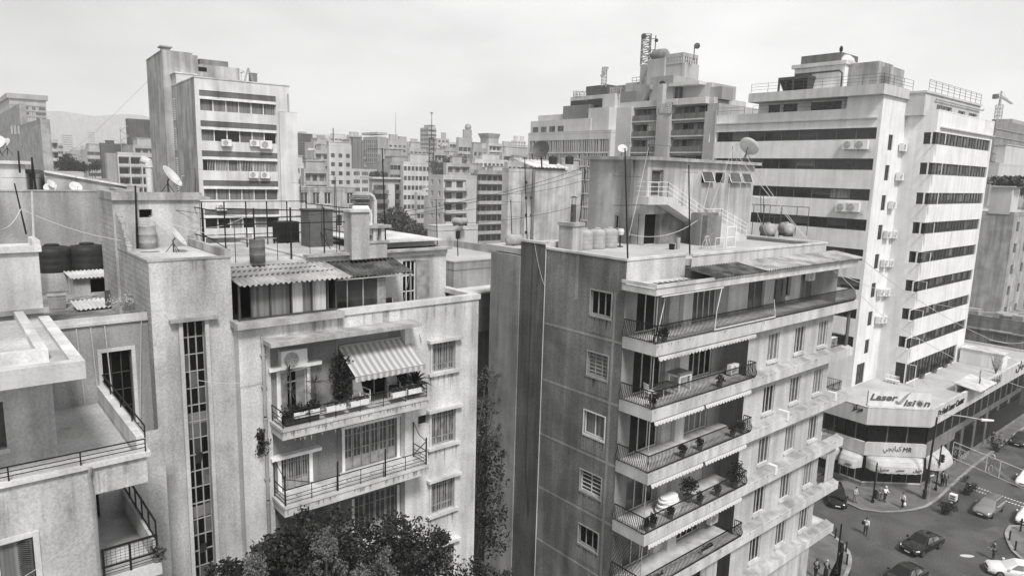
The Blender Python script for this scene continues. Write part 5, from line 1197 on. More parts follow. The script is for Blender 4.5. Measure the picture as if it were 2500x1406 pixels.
    bgb('cream block with three projecting white balconies and small shuttered windows',1046,1082,1164,428,195,BL(n=2,pr=1.2,d=.5,par=.75,u=(.02,.68),mat='far_white',open=.3),W(n=2,w=1.1,h=1.6,frame=1),'far_white',3.2)
    R = bgb('grey block with long planted balcony strips right of the cream block',1160,1167,1236,416,220,BL(n=5,pr=.9,d=1.4,par=.9,u=(.0,1),mat='far_pale',open=.36),None,'far_grey',3.2)[0]
    # E: blank party wall
    R,f,wr,wl,zt = bgb('pale block with a huge blank party wall and tiny square windows',1229,1243,1421,412,130,None,None,'plaster_pale',3.3,hh=[(.78,.98,.3,.7,2.2)])
    for px in (1284,1297):
        for y in (442,480,522,564):
            if px == 1297 and y == 442: continue
            r = f.rect(px-2.5,y,px+2.5,y+7); MB().box(f,r[0],r[1],0,.05,r[2],r[3]).build('window','black',R)
    m = MB(); u = f.uz(1301,420)[0]; m.tube([f.p(u,zt,.3),f.p(u,8,.3)],.3,6); m.build('vent_pipe','far_dim',R)
    m = MB(); a,b = f.uz(1274,420)[0],f.uz(1281,420)[0]; m.box(f,a,b,0,.3,5,zt-4); m.build('shade_strip','plaster_grey',R)  # grey strip standing in for the shade at a wall step
    m = MB(); r = f.rect(1292,404,1366,418,-2); m.box(f,r[0],r[1],-5,-.4,r[2]-.2,r[3]-.5); m.build('roof_shed','void',R); corrugated(f,r[0]-1,r[1],-5,r[3]+1.2,.6,r[3]-.3,1.,.08).build('shed_roof','corrugated_pale',R)
    # low ones in front
    R,f,wr,wl,zt = bgb('old grey house with a patchy facade and white window frames',690,728,868,458,108,W(n=5,w=1.2,h=1.9,top=.4,frame=1,nu=1,skip=.1),None,'plaster_old',3.6,cat='house',name='old_house',roof='rubble')
    m = MB(); m.box(f,wr*.3,wr+.2,-.1,.25,zt-3.7,zt-3.45); m.build('cornice','trim',R)
    bgb('whitewashed lean-to with a dark glazed top beside the old grey house',700,720,772,500,95,None,None,'far_white',3,cat='building')
    r_ = atY(745,500,94.5); fq = Fac(r_,YW); P = None
    bgb('white rooftop hut with a small window in the middle distance',1062,1068,1167,553,78,W(n=3,w=.7,h=1.0,top=.2,skip=.5),None,'far_white',2.2,cat='hut',name='rooftop_hut')
    R,f,wr,wl,zt = bgb('low white-roofed house behind the balcony block',980,1108,1260,642,47,None,None,'plaster_grey',3.2,cat='house',name='flat_roofed_house',dl=12.5,dr=9)
    for i,(a,b,z0,z1) in enumerate(((.6,1.5,-4.2,-1.9),(2.0,2.5,-3.6,-2.2),(3.,4.2,-4.2,-2.),(5.2,7,-4.4,-1.8))): win(R,f,[a,b,zt+z0,zt+z1],0.0-.02,1,1,'glass_black','frame_grey',.06)
    m = MB(); m.box(f,-.3,3.6,0,1.9,zt-4.6,zt-1.9); m.build('shed','plaster_dim',R); m = MB(); m.box(f,-.5,3.8,-.0,2.2,zt-1.9,zt-1.8); m.build('shed_roof','corrugated_pale',R)
    m = MB(); m.box(f,-.4,9,0,1.6,zt-4.9,zt-4.65); m.box(f,-.4,9,1.5,1.6,zt-4.65,zt-4.5); m.build('balcony','plaster_dim',R)
    m = MB(); m.box(f,-.4,9,.0,1.4,zt-10.3,zt-10.1); m.build('balcony','far_white',R)
    for a in (.4,3.9): P = win(R,f,[a,a+1.2,zt-9.9,zt-7],-.02,1,1,'glass_black','frame_grey',.08,name='door'); MB().box(f,a+1.2,a+1.7,.05,.1,zt-9.9,zt-7).build('shutter','shutter_dark',P)
    bar_rail(f,[(-.4,1.4),(9,1.4)],zt-10.1,.9,(.1,.5,1),1.1,.02,'railing',R)
    # --- upper right: slatted office and stepped tower
    R,f,wr,wl,zt = bgb('wide office building screened by white vertical slats',1290,1492,1530,318,170,None,('slat',dict(n=44,top=2.0)),'far_white',3.4,cat='office building',name='office_building'); f = Fac(f.p(0,0,-wl),YW-90)
    f2 = f.off(-1.5)
    def stp(x0,x1,y0,y1,dep,mt,wn=None,off=-2.,nm='upper_storey'):
        q = f.off(off); r = q.rect(x0,y0,x1,y1); b = MB().box(q,r[0],r[1],-dep,0,zt-.45,r[3]).build(nm,mt,R)
        return q, r
    q,r = stp(1296,1440,297,330,10,'far_white')
    for i in range(4): MB().box(q,r[0]+1+i*3.3,r[0]+3.2+i*3.3,0,.05,r[2]+1.2,r[2]+2.6).build('window','glass_far',R)
    q,r = stp(1314,1400,283,298,8,'far_white',off=-4.); 
    stp(1375,1437,260,300,6,'far_dim',off=-3.2,nm='glazed_storey'); stp(1437,1485,265,318,8,'far_white',off=-2.6)
    stp(1393,1500,238,262,9,'far_white',off=-5.); q,r = stp(1394,1470,247,257,3,'glass_dark',off=-4.9,nm='window_band')
    q,r = stp(1431,1482,212,238,7,'far_dark',off=-7.,nm='plant_room'); MB().box(q,r[1]+.01,r[1]+6,-7,-.5,r[2],r[3]-.5).build('plant_room','far_dim',R)
    # rooftop letters, seen from behind
    lattice = lattice_
    b = atY(1474,212,176); t = thing('radio_mast','small lattice radio mast hung with drum antennas on the dark plant room','mast',b); lattice(t,b,4.6,1.1,6,r=.09)
    m = MB()
    for k in range(9): p = b+V(random.uniform(-.8,.8),-.6,2.2+random.random()*2.4); m.lathe(p,[(0,0),(.32,0),(.32,.25),(0,.25)],10,(random.uniform(-.5,.5),-1,0))
    m.build('drum_antenna','frame_grey',t)
    sg = thing('rooftop_sign','row of tall rooftop sign letters seen from behind left of the plant room','sign',atY(1415,238,172)); 
    def txt(s, name, P, yaw, size, mat, parent, depth=.06, flip=False, italic=0., ax=None, pitch=90., hx=None):
        cu = bpy.data.curves.new(name,'FONT'); cu.body = s; cu.size = size; cu.extrude = depth; cu.shear = italic; cu.offset = hx or 0.
        t = bpy.data.objects.new(name,cu); me = bpy.data.meshes.new_from_object(t); bpy.data.objects.remove(t); bpy.data.curves.remove(cu)
        me.name = name; me.materials.clear(); me.materials.append(M[mat])
        xs = [v.co.x for v in me.vertices]; w = max(xs)-min(xs) if xs else 1.; k = (ax/w if ax else 1.)
        for v in me.vertices: v.co.x = (v.co.x-min(xs))*k if not flip else ax-(v.co.x-min(xs))*k
        o = bpy.data.objects.new(name,me); COL.objects.link(o); o.rotation_euler = (radians(pitch),0,radians(yaw)); o.location = tuple(np.array(P,float)-BASE[parent.name]); o.parent = parent; BASE[o.name] = np.array(P,float)
        return o
    globals()['txt'] = txt
    # ghost lettering from behind, as in the photograph: K4HOUT YT
    p0, p1 = atY(1400,239,172), atY(1432,241,172); yw = math.degrees(math.atan2(p1[1]-p0[1],p1[0]-p0[0]))
    txt('KJBOUT YT','sign_letters',p0,yw,2.3,'far_dark',sg,.08,ax=np.linalg.norm(p1-p0))
    m = MB()
    for k in range(5): m.tube([p0+(p1-p0)*k/4+V(0,.3,-.6),p0+(p1-p0)*k/4+V(0,.3,1.8)],.06,4)
    m.tube([p0+V(0,.3,.8),p1+V(0,.3,.8)],.05,4); m.build('sign_frame','frame_grey',sg)
    sg2 = thing('rooftop_sign','row of slim rooftop sign letters on the right flank of the plant room','sign',atY(1500,236,178))
    p0, p1 = atY(1489,233,178), atY(1515,242,176); txt('LIBERTY','sign_letters',p0,math.degrees(math.atan2(p1[1]-p0[1],p1[0]-p0[0])),2.6,'far_pale',sg2,.08,ax=np.linalg.norm(p1-p0))
    m = MB(); m.tube([p0+V(0,.3,.2),p1+V(0,.3,.2)],.08,4); m.tube([p0+V(0,.3,-1.5),p0+V(0,.3,2)],.08,4); m.tube([p1+V(0,.3,-1.5),p1+V(0,.3,2)],.08,4); m.build('sign_frame','frame_grey',sg2)
    return lattice
LATTICE = city()
# ================================================================ terraced tower behind the stair house, buildings at the right edge
ZM['x'] = (1480,110,4.847)
def build_F():
    c = atY(1729.6,247,108); f = Fac(c,-49.5); fr = Fac(c,YW)
    R = thing('terraced_tower','stepped pale apartment tower with honeycomb screens behind the stair house','tower',f.p(-6,0,-6))
    X = lambda *a,off=0.: f.rect(*Z('x',a[0],a[1]),*Z('x',a[2],a[3]),off)
    U = lambda x,y=900: f.uz(*Z('x',x,y))[0]
    zt = c[2]; uL = U(165); hz = X(0,835,0,1010)[3]-X(0,835,0,1010)[2]
    fl1 = [f.uz(*Z('x',900,885))[1]-hz*i for i in range(8)]     # slab levels
    la, lb, ra, rb = U(330), U(615), U(800), U(1188)
    holes = []
    for z in fl1:
        holes += [[la,lb,z,z+hz-.5,1.6],[ra,rb,z,z+hz-.5,1.6]]
    m = MB(); m.wall(f,uL,U(1320),0,zt-.4,holes); m.wall(Fac(f.p(U(1320),0),YW),0,12,0,zt-.4); m.wall(fr,0,9,zt-hz,zt); 
    fb = f.off(-1.6)
    for z in fl1:
        for a,b in ((la,lb),(ra,rb)): m.wall(fb,a,b,z,z+hz-.5,[[a+.5,a+(b-a)*.45,z+.1,z+2.2],[a+(b-a)*.55,b-.4,z+.1,z+2.2]],.15)
    m.build('wall','far_pale',R)
    for i,z in enumerate(fl1):
        for a,b in ((la,lb),(ra,rb)):
            for p,q in ((a+.5,a+(b-a)*.45),(a+(b-a)*.55,b-.4)):
                P = MB().box(fb,p,q,-.18,-.15,z+.1,z+2.2).build('window',['curtain','glass_mid','glass_dark','curtain_dim'][(i*3+int(p))%4],R); MB().bars(fb,p,q,z+.1,z+2.2,-.15,-.08,.08,1,0).build('frame','frame_white',P)
            m = MB(); m.box(f,a-.1,b+.1,-1.6,.5,z-.15,z); m.box(f,a-.1,b+.1,.42,.48,z,z+.06); bb = m.build('balcony','far_white',R)
            MB().box(f,a,b,.43,.46,z+.06,z+.95).build('railing','curtain_dim',bb)
    # pillars
    m = MB(); m.box(f,U(150),U(325),0,.7,0,zt-.1); m.build('pillar','far_white',R)
    m = MB(); m.box(f,U(640),U(795),0,1.0,0,fl1[0]+1.); m.box(f,U(628),U(690),0,.9,fl1[0]+1.,X(0,535,0,540)[3]); m.build('pillar','far_pale',R); MB().lathe(f.p(U(657),X(0,535,0,540)[3],.45),[(0,0),(.4,0),(.45,.3),(.2,.5),(0,.5)],10).build('chimney_cap','iron',R)
    m = MB(); m.box(f,U(1190),U(1318),-.3,.6,0,fl1[0]+1.); m.build('pillar','far_pale',R)
    # honeycomb screens
    def screen(x0,x1,y0,y1,nu,nz,o=.1,lab=None):
        r = X(x0,y0,x1,y1); m = MB()
        hs = [[r[0]+(r[1]-r[0])*(i+.2)/nu,r[0]+(r[1]-r[0])*(i+.8)/nu,r[2]+(r[3]-r[2])*(j+.2)/nz,r[2]+(r[3]-r[2])*(j+.8)/nz] for i in range(nu) for j in range(nz)]
        m.wall(f,*r,hs,.2,o=o); m.build('screen','far_white',R); MB().box(f,r[0],r[1],o-.3,o-.25,r[2],r[3]).build('screen_back','panel_dark',R)
    screen(508,655,895,1110,8,12,.3); screen(497,645,1122,1330,8,12,.3); screen(685,752,705,810,4,5,1.1); screen(755,820,690,815,4,6,1.15)
    # roof edge
    m = MB(); m.box(f,U(870),.1,-7,.9,zt-.4,zt+.6); m.box(fr,.1,9,-7,.9,zt-.4,zt+.55); m.build('roof_edge','far_white',R)
    m = MB(); m.box(f,uL,U(830),-6,.2,zt-.3,zt+.7); m.build('parapet','far_white',R)
    # stepped top
    def blk(n,x0,x1,y0,y1,off,dep,mat,zb=None):
        r = X(x0,y0,x1,y1,off=off); return MB().box(f,r[0],r[1],off-dep,off,zt+.3 if zb is None else zb,r[3]).build(n,mat,R), r
    blk('penthouse',525,780,385,620,-2.5,6,'far_grey'); b,r = blk('penthouse',720,865,480,605,-3.2,6,'glass_mid')
    blk('penthouse',865,1235,480,655,-4,7,'far_pale'); rr = X(740,465,1095,500,off=-2.2); MB().box(f,rr[0],rr[1],-9,-2.2,rr[3]-.4,rr[3]+.1).build('penthouse_roof','far_white',R)
    b,r = blk('penthouse',1235,1360,500,680,-1.,3,'far_grey'); 
    b,r = blk('stair_block',490,665,180,640,-6,5,'far_pale'); blk('stair_block',405,490,240,640,-7.5,4,'far_pale'); zst = r[3]
    b,r2 = blk('upper_block',660,905,240,640,-6.5,4,'far_pale')
    # open grille storey
    g0 = X(660,150,905,250,off=-6.4); fg = f.off(-6.4); hs = [[g0[0]+(g0[1]-g0[0])*(i+.15)/14,g0[0]+(g0[1]-g0[0])*(i+.85)/14,g0[3]-1.0,g0[3]-.2] for i in range(14)]
    m = MB(); m.wall(fg,g0[0],g0[1],r2[3]-.1,g0[3]+.4,hs,.25); gr = Fac(fg.p(g0[1],0),YW); wr = 4.2; hs = [[.2+(wr-.4)*(i+.15)/6,.2+(wr-.4)*(i+.85)/6,g0[3]-.7-k*.62,g0[3]-.2-k*.62] for i in range(6) for k in range(4)]+[[.2+(wr-.4)*(i+.15)/6,.2+(wr-.4)*(i+.85)/6,g0[3]-5-k*.5,g0[3]-4.6-k*.5] for i in range(6) for k in range(3)]
    m.wall(gr,0,wr,zt+2,g0[3]+.4,hs,.25); m.wall(fg.off(-4),g0[0],g0[1],zt,g0[3]-1.2); m.build('grille_storey','far_pale',R)
    # outside stair, terrace rail, tank
    s0 = X(430,620,515,470,off=-1.6); m = MB()
    n = 10
    for i in range(n): u = s0[0]+(s0[1]-s0[0])*i/n; m.box(f,u,u+(s0[1]-s0[0])/n+.05,-2.4,-1.6,s0[2]+(s0[3]-s0[2])*i/n-.5,s0[2]+(s0[3]-s0[2])*(i+1)/n)
    m.build('outside_stair','far_grey',R)
    blk('terrace_room',230,480,455,640,-8,4,'far_pale'); blk('terrace_room',350,480,470,640,-3,4,'far_grey'); blk('terrace_awning',170,350,560,640,-2,3,'far_dim')
    m = MB(); q = X(310,390,460,450,off=-6)
    for z in (q[3],(q[2]+q[3])/2): m.tube([f.p(q[0],z,-6),f.p(q[1],z,-6)],.06,4)
    for i in range(4): u = q[0]+(q[1]-q[0])*i/3; m.tube([f.p(u,q[2]-1,-6),f.p(u,q[3],-6)],.06,4)
    m.build('terrace_railing','frame_grey',R)
    w_ = thing('water_tank','barrel-shaped grey tank on top of the terraced tower','water tank',f.p(0,0,-7)); q = X(553,105,705,180,off=-7); 
    MB().lathe(f.p(q[0],(q[2]+q[3])/2+.2,-7),[(0,0),(.7,.05),(1.05,.4),(1.1,1),(1.1,2),(1.0,2.8),(.6,3.2),(0,3.25)],16,f.d).build('body','plaster_dim',w_,True)
    m = MB()
    for u in (q[0]+.6,q[0]+2.4): m.box(f,u,u+.2,-7.8,-6.2,zst,(q[2]+q[3])/2)
    m.build('cradle','iron_mid',w_)
    # lattice mast with panel antennas
    b = f.hit(*Z('x',458,242),off=-8.5); t = thing('radio_mast','tall lattice radio mast with side antennas on the terraced tower','mast',b); top = f.off(-8.5).uz(1580,85)[1]
    LATTICE(t,b,top-b[2],1.45,9,'iron_mid',r=.075)
    m = MB(); c0 = b+V(0,0,top-b[2])
    for dz,L_ in ((-.9,2.2),(-3.6,2.6)):
        for k in (0,-1.9): m.tube([c0+f.d*.7+V(0,0,dz+k),c0+f.d*(L_-.1)+V(0,0,dz+k)],.06,4)
        m.tube([c0+f.d*(L_-.1)+V(0,0,dz+.5),c0+f.d*(L_-.1)+V(0,0,dz-2.2)],.09,5); m.lathe(c0+f.d*(L_+.2)+V(0,0,dz-.4),[(0,0),(.3,0),(.32,.3),(0,.35)],10,f.n)
    m.lathe(c0+V(-.5,-.5,-.4),[(0,0),(.45,0),(.45,.4),(0,.45)],12,(-.5,-1,0)); m.build('antenna','iron_mid',t)
    p_ = f.hit(*Z('x',1035,165),off=-7); t = thing('lamp_mast','pole with a round drum antenna on the grille storey','mast',p_); m = MB(); m.tube([p_-V(0,0,.3),p_+V(0,0,2.2)],.08,5); m.build('pole','iron_mid',t); MB().lathe(p_+V(.3,-.1,2.0),[(0,0),(.45,0),(.5,.3),(0,.4)],14,(.2,-1,0)).build('drum_antenna','iron_mid',t)
    return R
F_T = build_F()
def build_right():
    random.seed(31)
    R,f,wr,wl,zt = bgb('unfinished dark concrete tower with rows of pale window openings at the right edge',2424,2434,2600,292,330,W(n=12,w=1.4,h=1.5,top=4,pane=['curtain','curtain_pale','curtain_dim'],skip=.2),W(n=2,w=2,h=1.6,top=4,pane=['curtain']),'far_dim',3.7,cat='tower',name='unfinished_tower')
    m = MB()
    for i in range(10): z = zt-4-3.7*i; m.box(f,0,wr,0,.4,z-.25,z)
    m.build('floor_edge','far_grey',R); MB().box(f,wr*.25,wr,-10,-2,zt-.5,zt+2.5).build('roof_house','far_grey',R)
    b = atY(2436,290,322); t = thing('tower_crane','yellowish tower crane on the unfinished tower at the right edge','crane',b); t['label'] = 'tower crane rising over the unfinished tower at the right edge'
    LATTICE(t,b-V(0,0,2),8,2.0,5,'frame_grey',r=.16); m = MB(); h = b+V(0,0,6)
    m.tube([h,h+V(0,0,6.2)],.6,4,.3); m.build('tower_head','frame_grey',t)
    a = V(.86,.5,0); m = MB(); L_ = 11
    for o in (-.5,.5): m.tube([h+V(0,o,3.4),h+a*L_+V(0,o,1.2)],.16,4)
    m.tube([h+V(0,0,4.4),h+a*L_+V(0,0,1.6)],.16,4)
    for k in range(10): q = k/10; m.tube([h+a*L_*q+V(0,-.5,3.4-2.2*q),h+a*L_*q+V(0,0,4.4-2.8*q),h+a*L_*q+V(0,.5,3.4-2.2*q)],.1,3)
    m.build('jib','frame_grey',t); m = MB(); m.tube([h+V(0,0,3.4),h-a*4.5+V(0,0,3.8)],.35,4); m.build('counter_jib','frame_grey',t)
    m = MB(); m.lbox(-.9,.9,-.9,.9,-1.4,.6); m.v = [tuple(V(*p)+h-a*4.5+V(0,0,3.8)) for p in m.v]; m.build('counterweight','iron_mid',t)
    m = MB(); m.tube([h+V(0,0,6.2),h+a*L_*.7+V(0,0,2.4)],.06,3); m.tube([h+V(0,0,6.2),h-a*4.5+V(0,0,3.8)],.06,3); m.build('stay','iron_mid',t)
    R,f,wr,wl,zt = bgb('white block with a flat roof slab and dark strip windows below the unfinished tower',2414,2440,2600,398,190,('band',dict(h=1.6,top=3.2)),None,'far_white',4,cat='building',hh=[(.06,1,.05,.9,5.)])
    bgb('stepped grey houses beside the white office tower at the right',2406,2418,2520,440,150,W(n=5,w=1.5,h=1.4),None,'far_grey',3.2,cat='building')
    # old rough tower
    R,f,wr,wl,zt = bgb('old rough-walled block with shuttered windows right of the white office tower',2300,2478,2620,520,113,W(n=7,w=1.6,h=1.6,top=1.2,pane=['shutter_dark','glass_mid']),None,'concrete',3.6,cat='apartment block',dl=20)
    fl = Fac(f.p(0,0),YW-90); a = fl.uz(2415,500)[0]; b = fl.uz(2468,500)[0]; z = fl.uz(2440,457)[1]
    m = MB(); m.box(fl,a,b,-4,.1,zt-.3,z); m.build('roof_room','far_white',R); MB().box(fl,a-.3,b+.3,-4.2,.4,z,z+.2).build('roof_room_roof','trim',R)
    m = MB(); random.seed(2)
    for k in range(9): leaves(m,fl.p(random.uniform(a-3,b+1),z+1.,-3+random.random()*2),(1.3,1.,.9),70,.4)
    tag(m.build('roof_shrub','leaf_mid'),'bushy shrub growing on the roof of the old rough-walled block','shrub')
    # lower house
    R,f,wr,wl,zt = bgb('low grey stucco house with one shuttered window behind the arcade',2280,2530,2640,792,104,None,None,'stucco_b',3.5,cat='house',name='stucco_house',dl=32,roof='rubble')
    fl = Fac(f.p(0,0),YW-90); r = fl.rect(2425,807,2458,836); win(R,fl,r,-.02,0,4,'shutter_dark','frame_grey',.08,sill=.3,lintel=.5)
    m = MB(); m.box(fl,-wl,0,-.1,.22,zt-2.2,zt-1.95); m.box(fl,-wl,0,-.1,.22,zt-9,zt-8.75); m.build('cornice','concrete',R)
    m = MB(); random.seed(6)
    for k in range(9): u = random.uniform(-14,-3); m.box(fl,u,u+random.uniform(.6,2),-random.uniform(2,6),-1.5,zt-.5,zt+random.uniform(.2,.9))
    m.build('broken_wall','block_wall',R)
build_right()
def fillers():
    """the small blocks that make up the hazy skyline"""
    random.seed(77)
    spec = [(728,760,330,620,'low hazy block just right of the left tower block'),(762,800,338,560,'faint wide block between the louvred block and the roof mast'),(806,846,334,640,'faint skyline block behind the thin roof mast'),(850,884,330,590,'hazy skyline block behind the ribbed service tower'),
     (996,1026,348,560,'low hazy block left of the tower block with the lattice mast'),(1000,1040,362,330,'pale low block with a long roof line left of the lattice mast'),(1060,1092,372,300,'white boxy house with one dark window below the lattice mast'),(1155,1190,362,300,'pale block with a plain front below the flared roof storey'),
     (1225,1262,352,560,'pale block half hidden behind the flared roof block'),(1226,1292,374,300,'wide pale block with an arched front beside the slatted office'),(930,1000,378,260,'long low pale house behind the rooftop bushes'),(985,1050,395,240,'cream rooftop storey above the rooftop bushes'),
     (1090,1150,398,250,'pale two-storey block with roof pots above the cream block'),(1160,1240,388,270,'long pale block with a grey band above the planted balcony block'),(1240,1292,396,240,'low pale block with a tin roof edge left of the black dish'),(742,800,412,190,'grey house with a flat roof in front of the white blank block'),
     (720,745,398,210,'old dark-roofed house at the foot of the louvred block'),(160,205,372,700,'hazy low block under the twin slab tower'),(176,240,365,900,'faint row house far below the mountain'),(232,262,352,800,'faint low block near the pointed glass tower'),
     (150,190,398,380,'pale low house among the trees on the left'),(1290,1330,402,200,'flat pale roof storey beside the black mesh dish')]
    for i,(a,b,y,Y,lab) in enumerate(spec):
        n = max(2,int((b-a)/9)); mat = random.choice(['far_white','far_pale','far_pale','far_grey'])
        bgb(lab,a-random.randint(2,6),a,b,y,Y,W(n=n,w=max(1.2,Y*.005),h=1.5,top=1.2) if i%3 else BL(n=3,pr=.4,d=.8),None,mat,3.3,zlo=33-Y*.07,hh=[(random.uniform(.05,.4),random.uniform(.6,.95),.1,.8,random.uniform(1.5,3))])
    for k in range(95):
        px = random.uniform(725,1290) if k < 66 else (random.uniform(118,385) if k < 84 else random.uniform(2425,2520)); Y = random.uniform(290,950) if k < 84 else random.uniform(210,420); z = random.uniform(30,46)+(Y-290)*.016 if k < 84 else random.uniform(24,36)
        y = 388.7+.0312*px-(z-33)/Y*1674; w = random.uniform(9,18)*1674/Y*.9
        R = bgb('small pale block among the crowded roofs of the hazy distant city',px-w*.35,px,px+w*.8,y,Y,[W(n=max(2,int(w/8)),w=max(1.3,Y*.004),h=1.6,top=1.2),BL(n=3,pr=.5,d=.9),BL(n=2,pr=.7,d=.8,par=.7)][k%3],None,random.choice(['far_white','far_white','far_pale','far_pale','far_grey']),3.3,zlo=33-Y*.05,hh=[(random.uniform(.05,.5),random.uniform(.6,.95),.1,.8,random.uniform(1.2,3.2))])[0]
        R['group'] = 'crowded small blocks of the distant city'
    for k in range(60):
        px = random.uniform(722,1238) if k < 44 else random.uniform(120,380); Y = random.uniform(235,460); z = random.uniform(20,37) if k < 44 else random.uniform(14,27)
        y = 388.7+.0312*px-(z-33)/Y*1674; w = random.uniform(8,15)*1674/Y
        R = bgb('low flat-roofed block crammed into the roofscape between the larger blocks',px-w*.4,px,px+w*.8,y,Y,[W(n=max(2,int(w/10)),w=1.3,h=1.5,top=.8),BL(n=3,pr=.6,d=.9,par=.8),W(n=max(2,int(w/14)),w=1.9,h=1.6,top=.8,skip=.2)][k%3],None,random.choice(['far_white','far_pale','far_pale','far_grey','far_grey']),3.2,zlo=33-Y*.09,hh=[(random.uniform(.05,.4),random.uniform(.5,.8),.1,.6,random.uniform(1.2,2.6)),(.82,.95,.2,.4,.9)])[0]
        R['group'] = 'low blocks of the crowded roofscape'
    # mountain ridge in the haze; its pale colour stands in for part of it
    m = MB(); pts = []
    xs = [-400,0,150,230,300,345,380,470,700,1000,1500]; ys = [262,268,272,284,279,281,290,300,322,345,360]
    top = [atY(x,y,1700) for x,y in zip(xs,ys)]
    for a,b in zip(top,top[1:]):
        m.face(V(a[0],a[1],-5),V(b[0],b[1],-5),b,a); m.face(a,b,b+V(0,150,-20),a+V(0,150,-20))
    tag(m.build('mountain','far_pale'),kind='structure')
fillers()
# ================================================================ tower block at the left
def build_LT():
    c = atY(485,205,72); f = Fac(c,36.5); fl = Fac(c,36.5-90)
    R = thing('tower_block','rough concrete tower block with dark window strips and an elevator core at its rear','tower block',f.p(5,0,-6))
    uL, uM, uR = -.42, 9.25, 9.95; zt = 41.7; zw = 38.95; hz = 3.03
    rows = [(40.06-.0-hz*i, 40.54-hz*i, 38.82-hz*i-.0, 39.72-hz*i) for i in range(9)]
    st = [[.0,7.75,39.62+.3-hz*i,40.52-hz*i,.05] for i in range(9)]; wi = [[.04,7.72,38.5-hz*i,39.62-hz*i,.3] for i in range(9)]
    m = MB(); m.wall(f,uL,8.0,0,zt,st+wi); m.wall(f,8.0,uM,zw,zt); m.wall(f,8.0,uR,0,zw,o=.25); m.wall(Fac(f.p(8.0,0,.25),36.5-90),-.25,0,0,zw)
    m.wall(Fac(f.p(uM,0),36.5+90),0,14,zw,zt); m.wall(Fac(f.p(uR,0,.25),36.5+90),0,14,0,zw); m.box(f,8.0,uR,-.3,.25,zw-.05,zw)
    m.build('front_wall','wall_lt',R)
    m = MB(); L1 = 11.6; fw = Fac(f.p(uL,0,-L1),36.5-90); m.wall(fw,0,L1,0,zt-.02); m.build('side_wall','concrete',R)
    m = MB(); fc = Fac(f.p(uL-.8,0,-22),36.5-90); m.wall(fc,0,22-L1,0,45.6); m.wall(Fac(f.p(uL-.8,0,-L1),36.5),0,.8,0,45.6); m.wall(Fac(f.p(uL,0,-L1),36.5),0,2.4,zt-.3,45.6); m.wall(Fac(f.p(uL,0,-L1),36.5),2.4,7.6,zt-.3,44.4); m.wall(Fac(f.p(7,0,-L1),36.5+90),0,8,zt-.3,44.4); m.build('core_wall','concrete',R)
    m = MB(); m.box(f,uL-.85,2.,-22,-L1,45.6,45.7); m.box(f,2.,7.2,-20,-L1,44.4,44.55); m.build('core_roof','concrete',R)
    m = MB(); m.box(f,uL-.03,uM+.03,-12,.06,zt,zt+.12); m.build('roof','trim',R)
    # ladder of vent bricks
    for k in range(6):
        z0 = 40.3-3.3*k; m = MB()
        for i in range(10): m.box(fw,L1-10.9,L1-10.1,0,.12,z0-.25*i-.12,z0-.25*i)
        if k < 5: m.build('vent_brick','trim',R)
    for i in range(9):
        s = st[i]; MB().box(f,s[0],s[1],-.06,-.045,s[2],s[3]).build('spandrel','plaster_dark',R)
        w = wi[i]; P = MB().box(f,w[0],w[1],-.34,-.3,w[2],w[3]).build('window_strip',['glass_dark','glass_mid','glass_mid','glass_mid','glass_mid','glass_dark','glass_mid','glass_mid','glass_mid'][i],R)
        q = MB(); k = 6; q.box(f,w[0]-.02,w[1]+.02,-.3,.12,w[3],w[3]+.12)
        for j in range(k+1): u = w[0]+(w[1]-w[0])*j/k; q.box(f,u-.05,u+.05,-.3,-.18,w[2],w[3])
        q.build('frame','frame_white',P)
        random.seed(20+i)
        for j in range(k):
            a,b = w[0]+(w[1]-w[0])*j/k+.06, w[0]+(w[1]-w[0])*(j+1)/k-.06; t = random.random()
            MB().box(f,a,b,-.3,-.25,w[2]+.03,w[3]-.03).build('pane','curtain_dim' if t < .3 else 'panel_dark' if t < .62 else 'glass_dark' if i%3 else 'curtain_dim',P)
        if i == 2:
            q = MB()
            for j in range(48):
                if 16 < j < 22 or j < 3: continue
                u = w[0]+(w[1]-w[0])*j/48; q.tube([f.p(u,w[2],-.12),f.p(u,w[3],-.12)],.025,3)
            q.build('window_bar','frame_white',P)
    b = f.rect(*Z('r',290,520),*Z('r',740,640),-9.); b[0] = uL+.05; m = MB(); m.box(f,b[0],b[1],-L1+.1,-9,zt+.1,b[3]); m.build('roof_room','far_white',R); MB().box(f,b[0]-.15,b[1]+.1,-L1+.05,-8.9,b[3],b[3]+.12).build('roof_room_roof','trim',R)
    for u in (b[1]-1.6,b[1]-.7): MB().box(f,u,u+.35,-9,-8.97,b[3]-1.3,b[3]-.8).build('vent_opening','void',R)
    fk = f.off(-L1); k = fk.rect(*Z('r',770,430),*Z('r',912,512)); MB().box(fk,k[0],k[1],0.0,.05,k[2],k[3]).build('window_opening','void',R)
    k = fk.rect(*Z('r',175,100),*Z('r',312,290),-5); m = MB(); m.box(fk,k[0],k[1],-6.4,-5,45.65,k[3]); m.box(fk,k[0]-.25,k[1]+.25,-6.6,-4.8,k[3],k[3]+.15); m.build('chimney','concrete',R)
    k = fk.rect(*Z('r',610,230),*Z('r',765,370),-1); m = MB(); m.box(fk,k[0]-.6,k[1],-3.,-1,44.5,k[3]); m.build('tank_box','concrete',R)
    m = MB(); m.box(f,k[1]+.2,k[1]+3.4,-17,-L1-1,44.5,45.3); m.build('roof_shed','plaster_dim',R)
    m = MB(); 
    for o in (-L1-.5,-L1-2): m.tube([f.p(7.1,zt,o),f.p(7.1,44.5,o),f.p(7.9,44.3,o),f.p(7.9,zt,o)],.06,4)
    m.tube([f.p(7.9,44.3,-L1-.5),f.p(7.9,44.3,-L1-2)],.06,4); m.build('ladder_frame','frame_white',R)
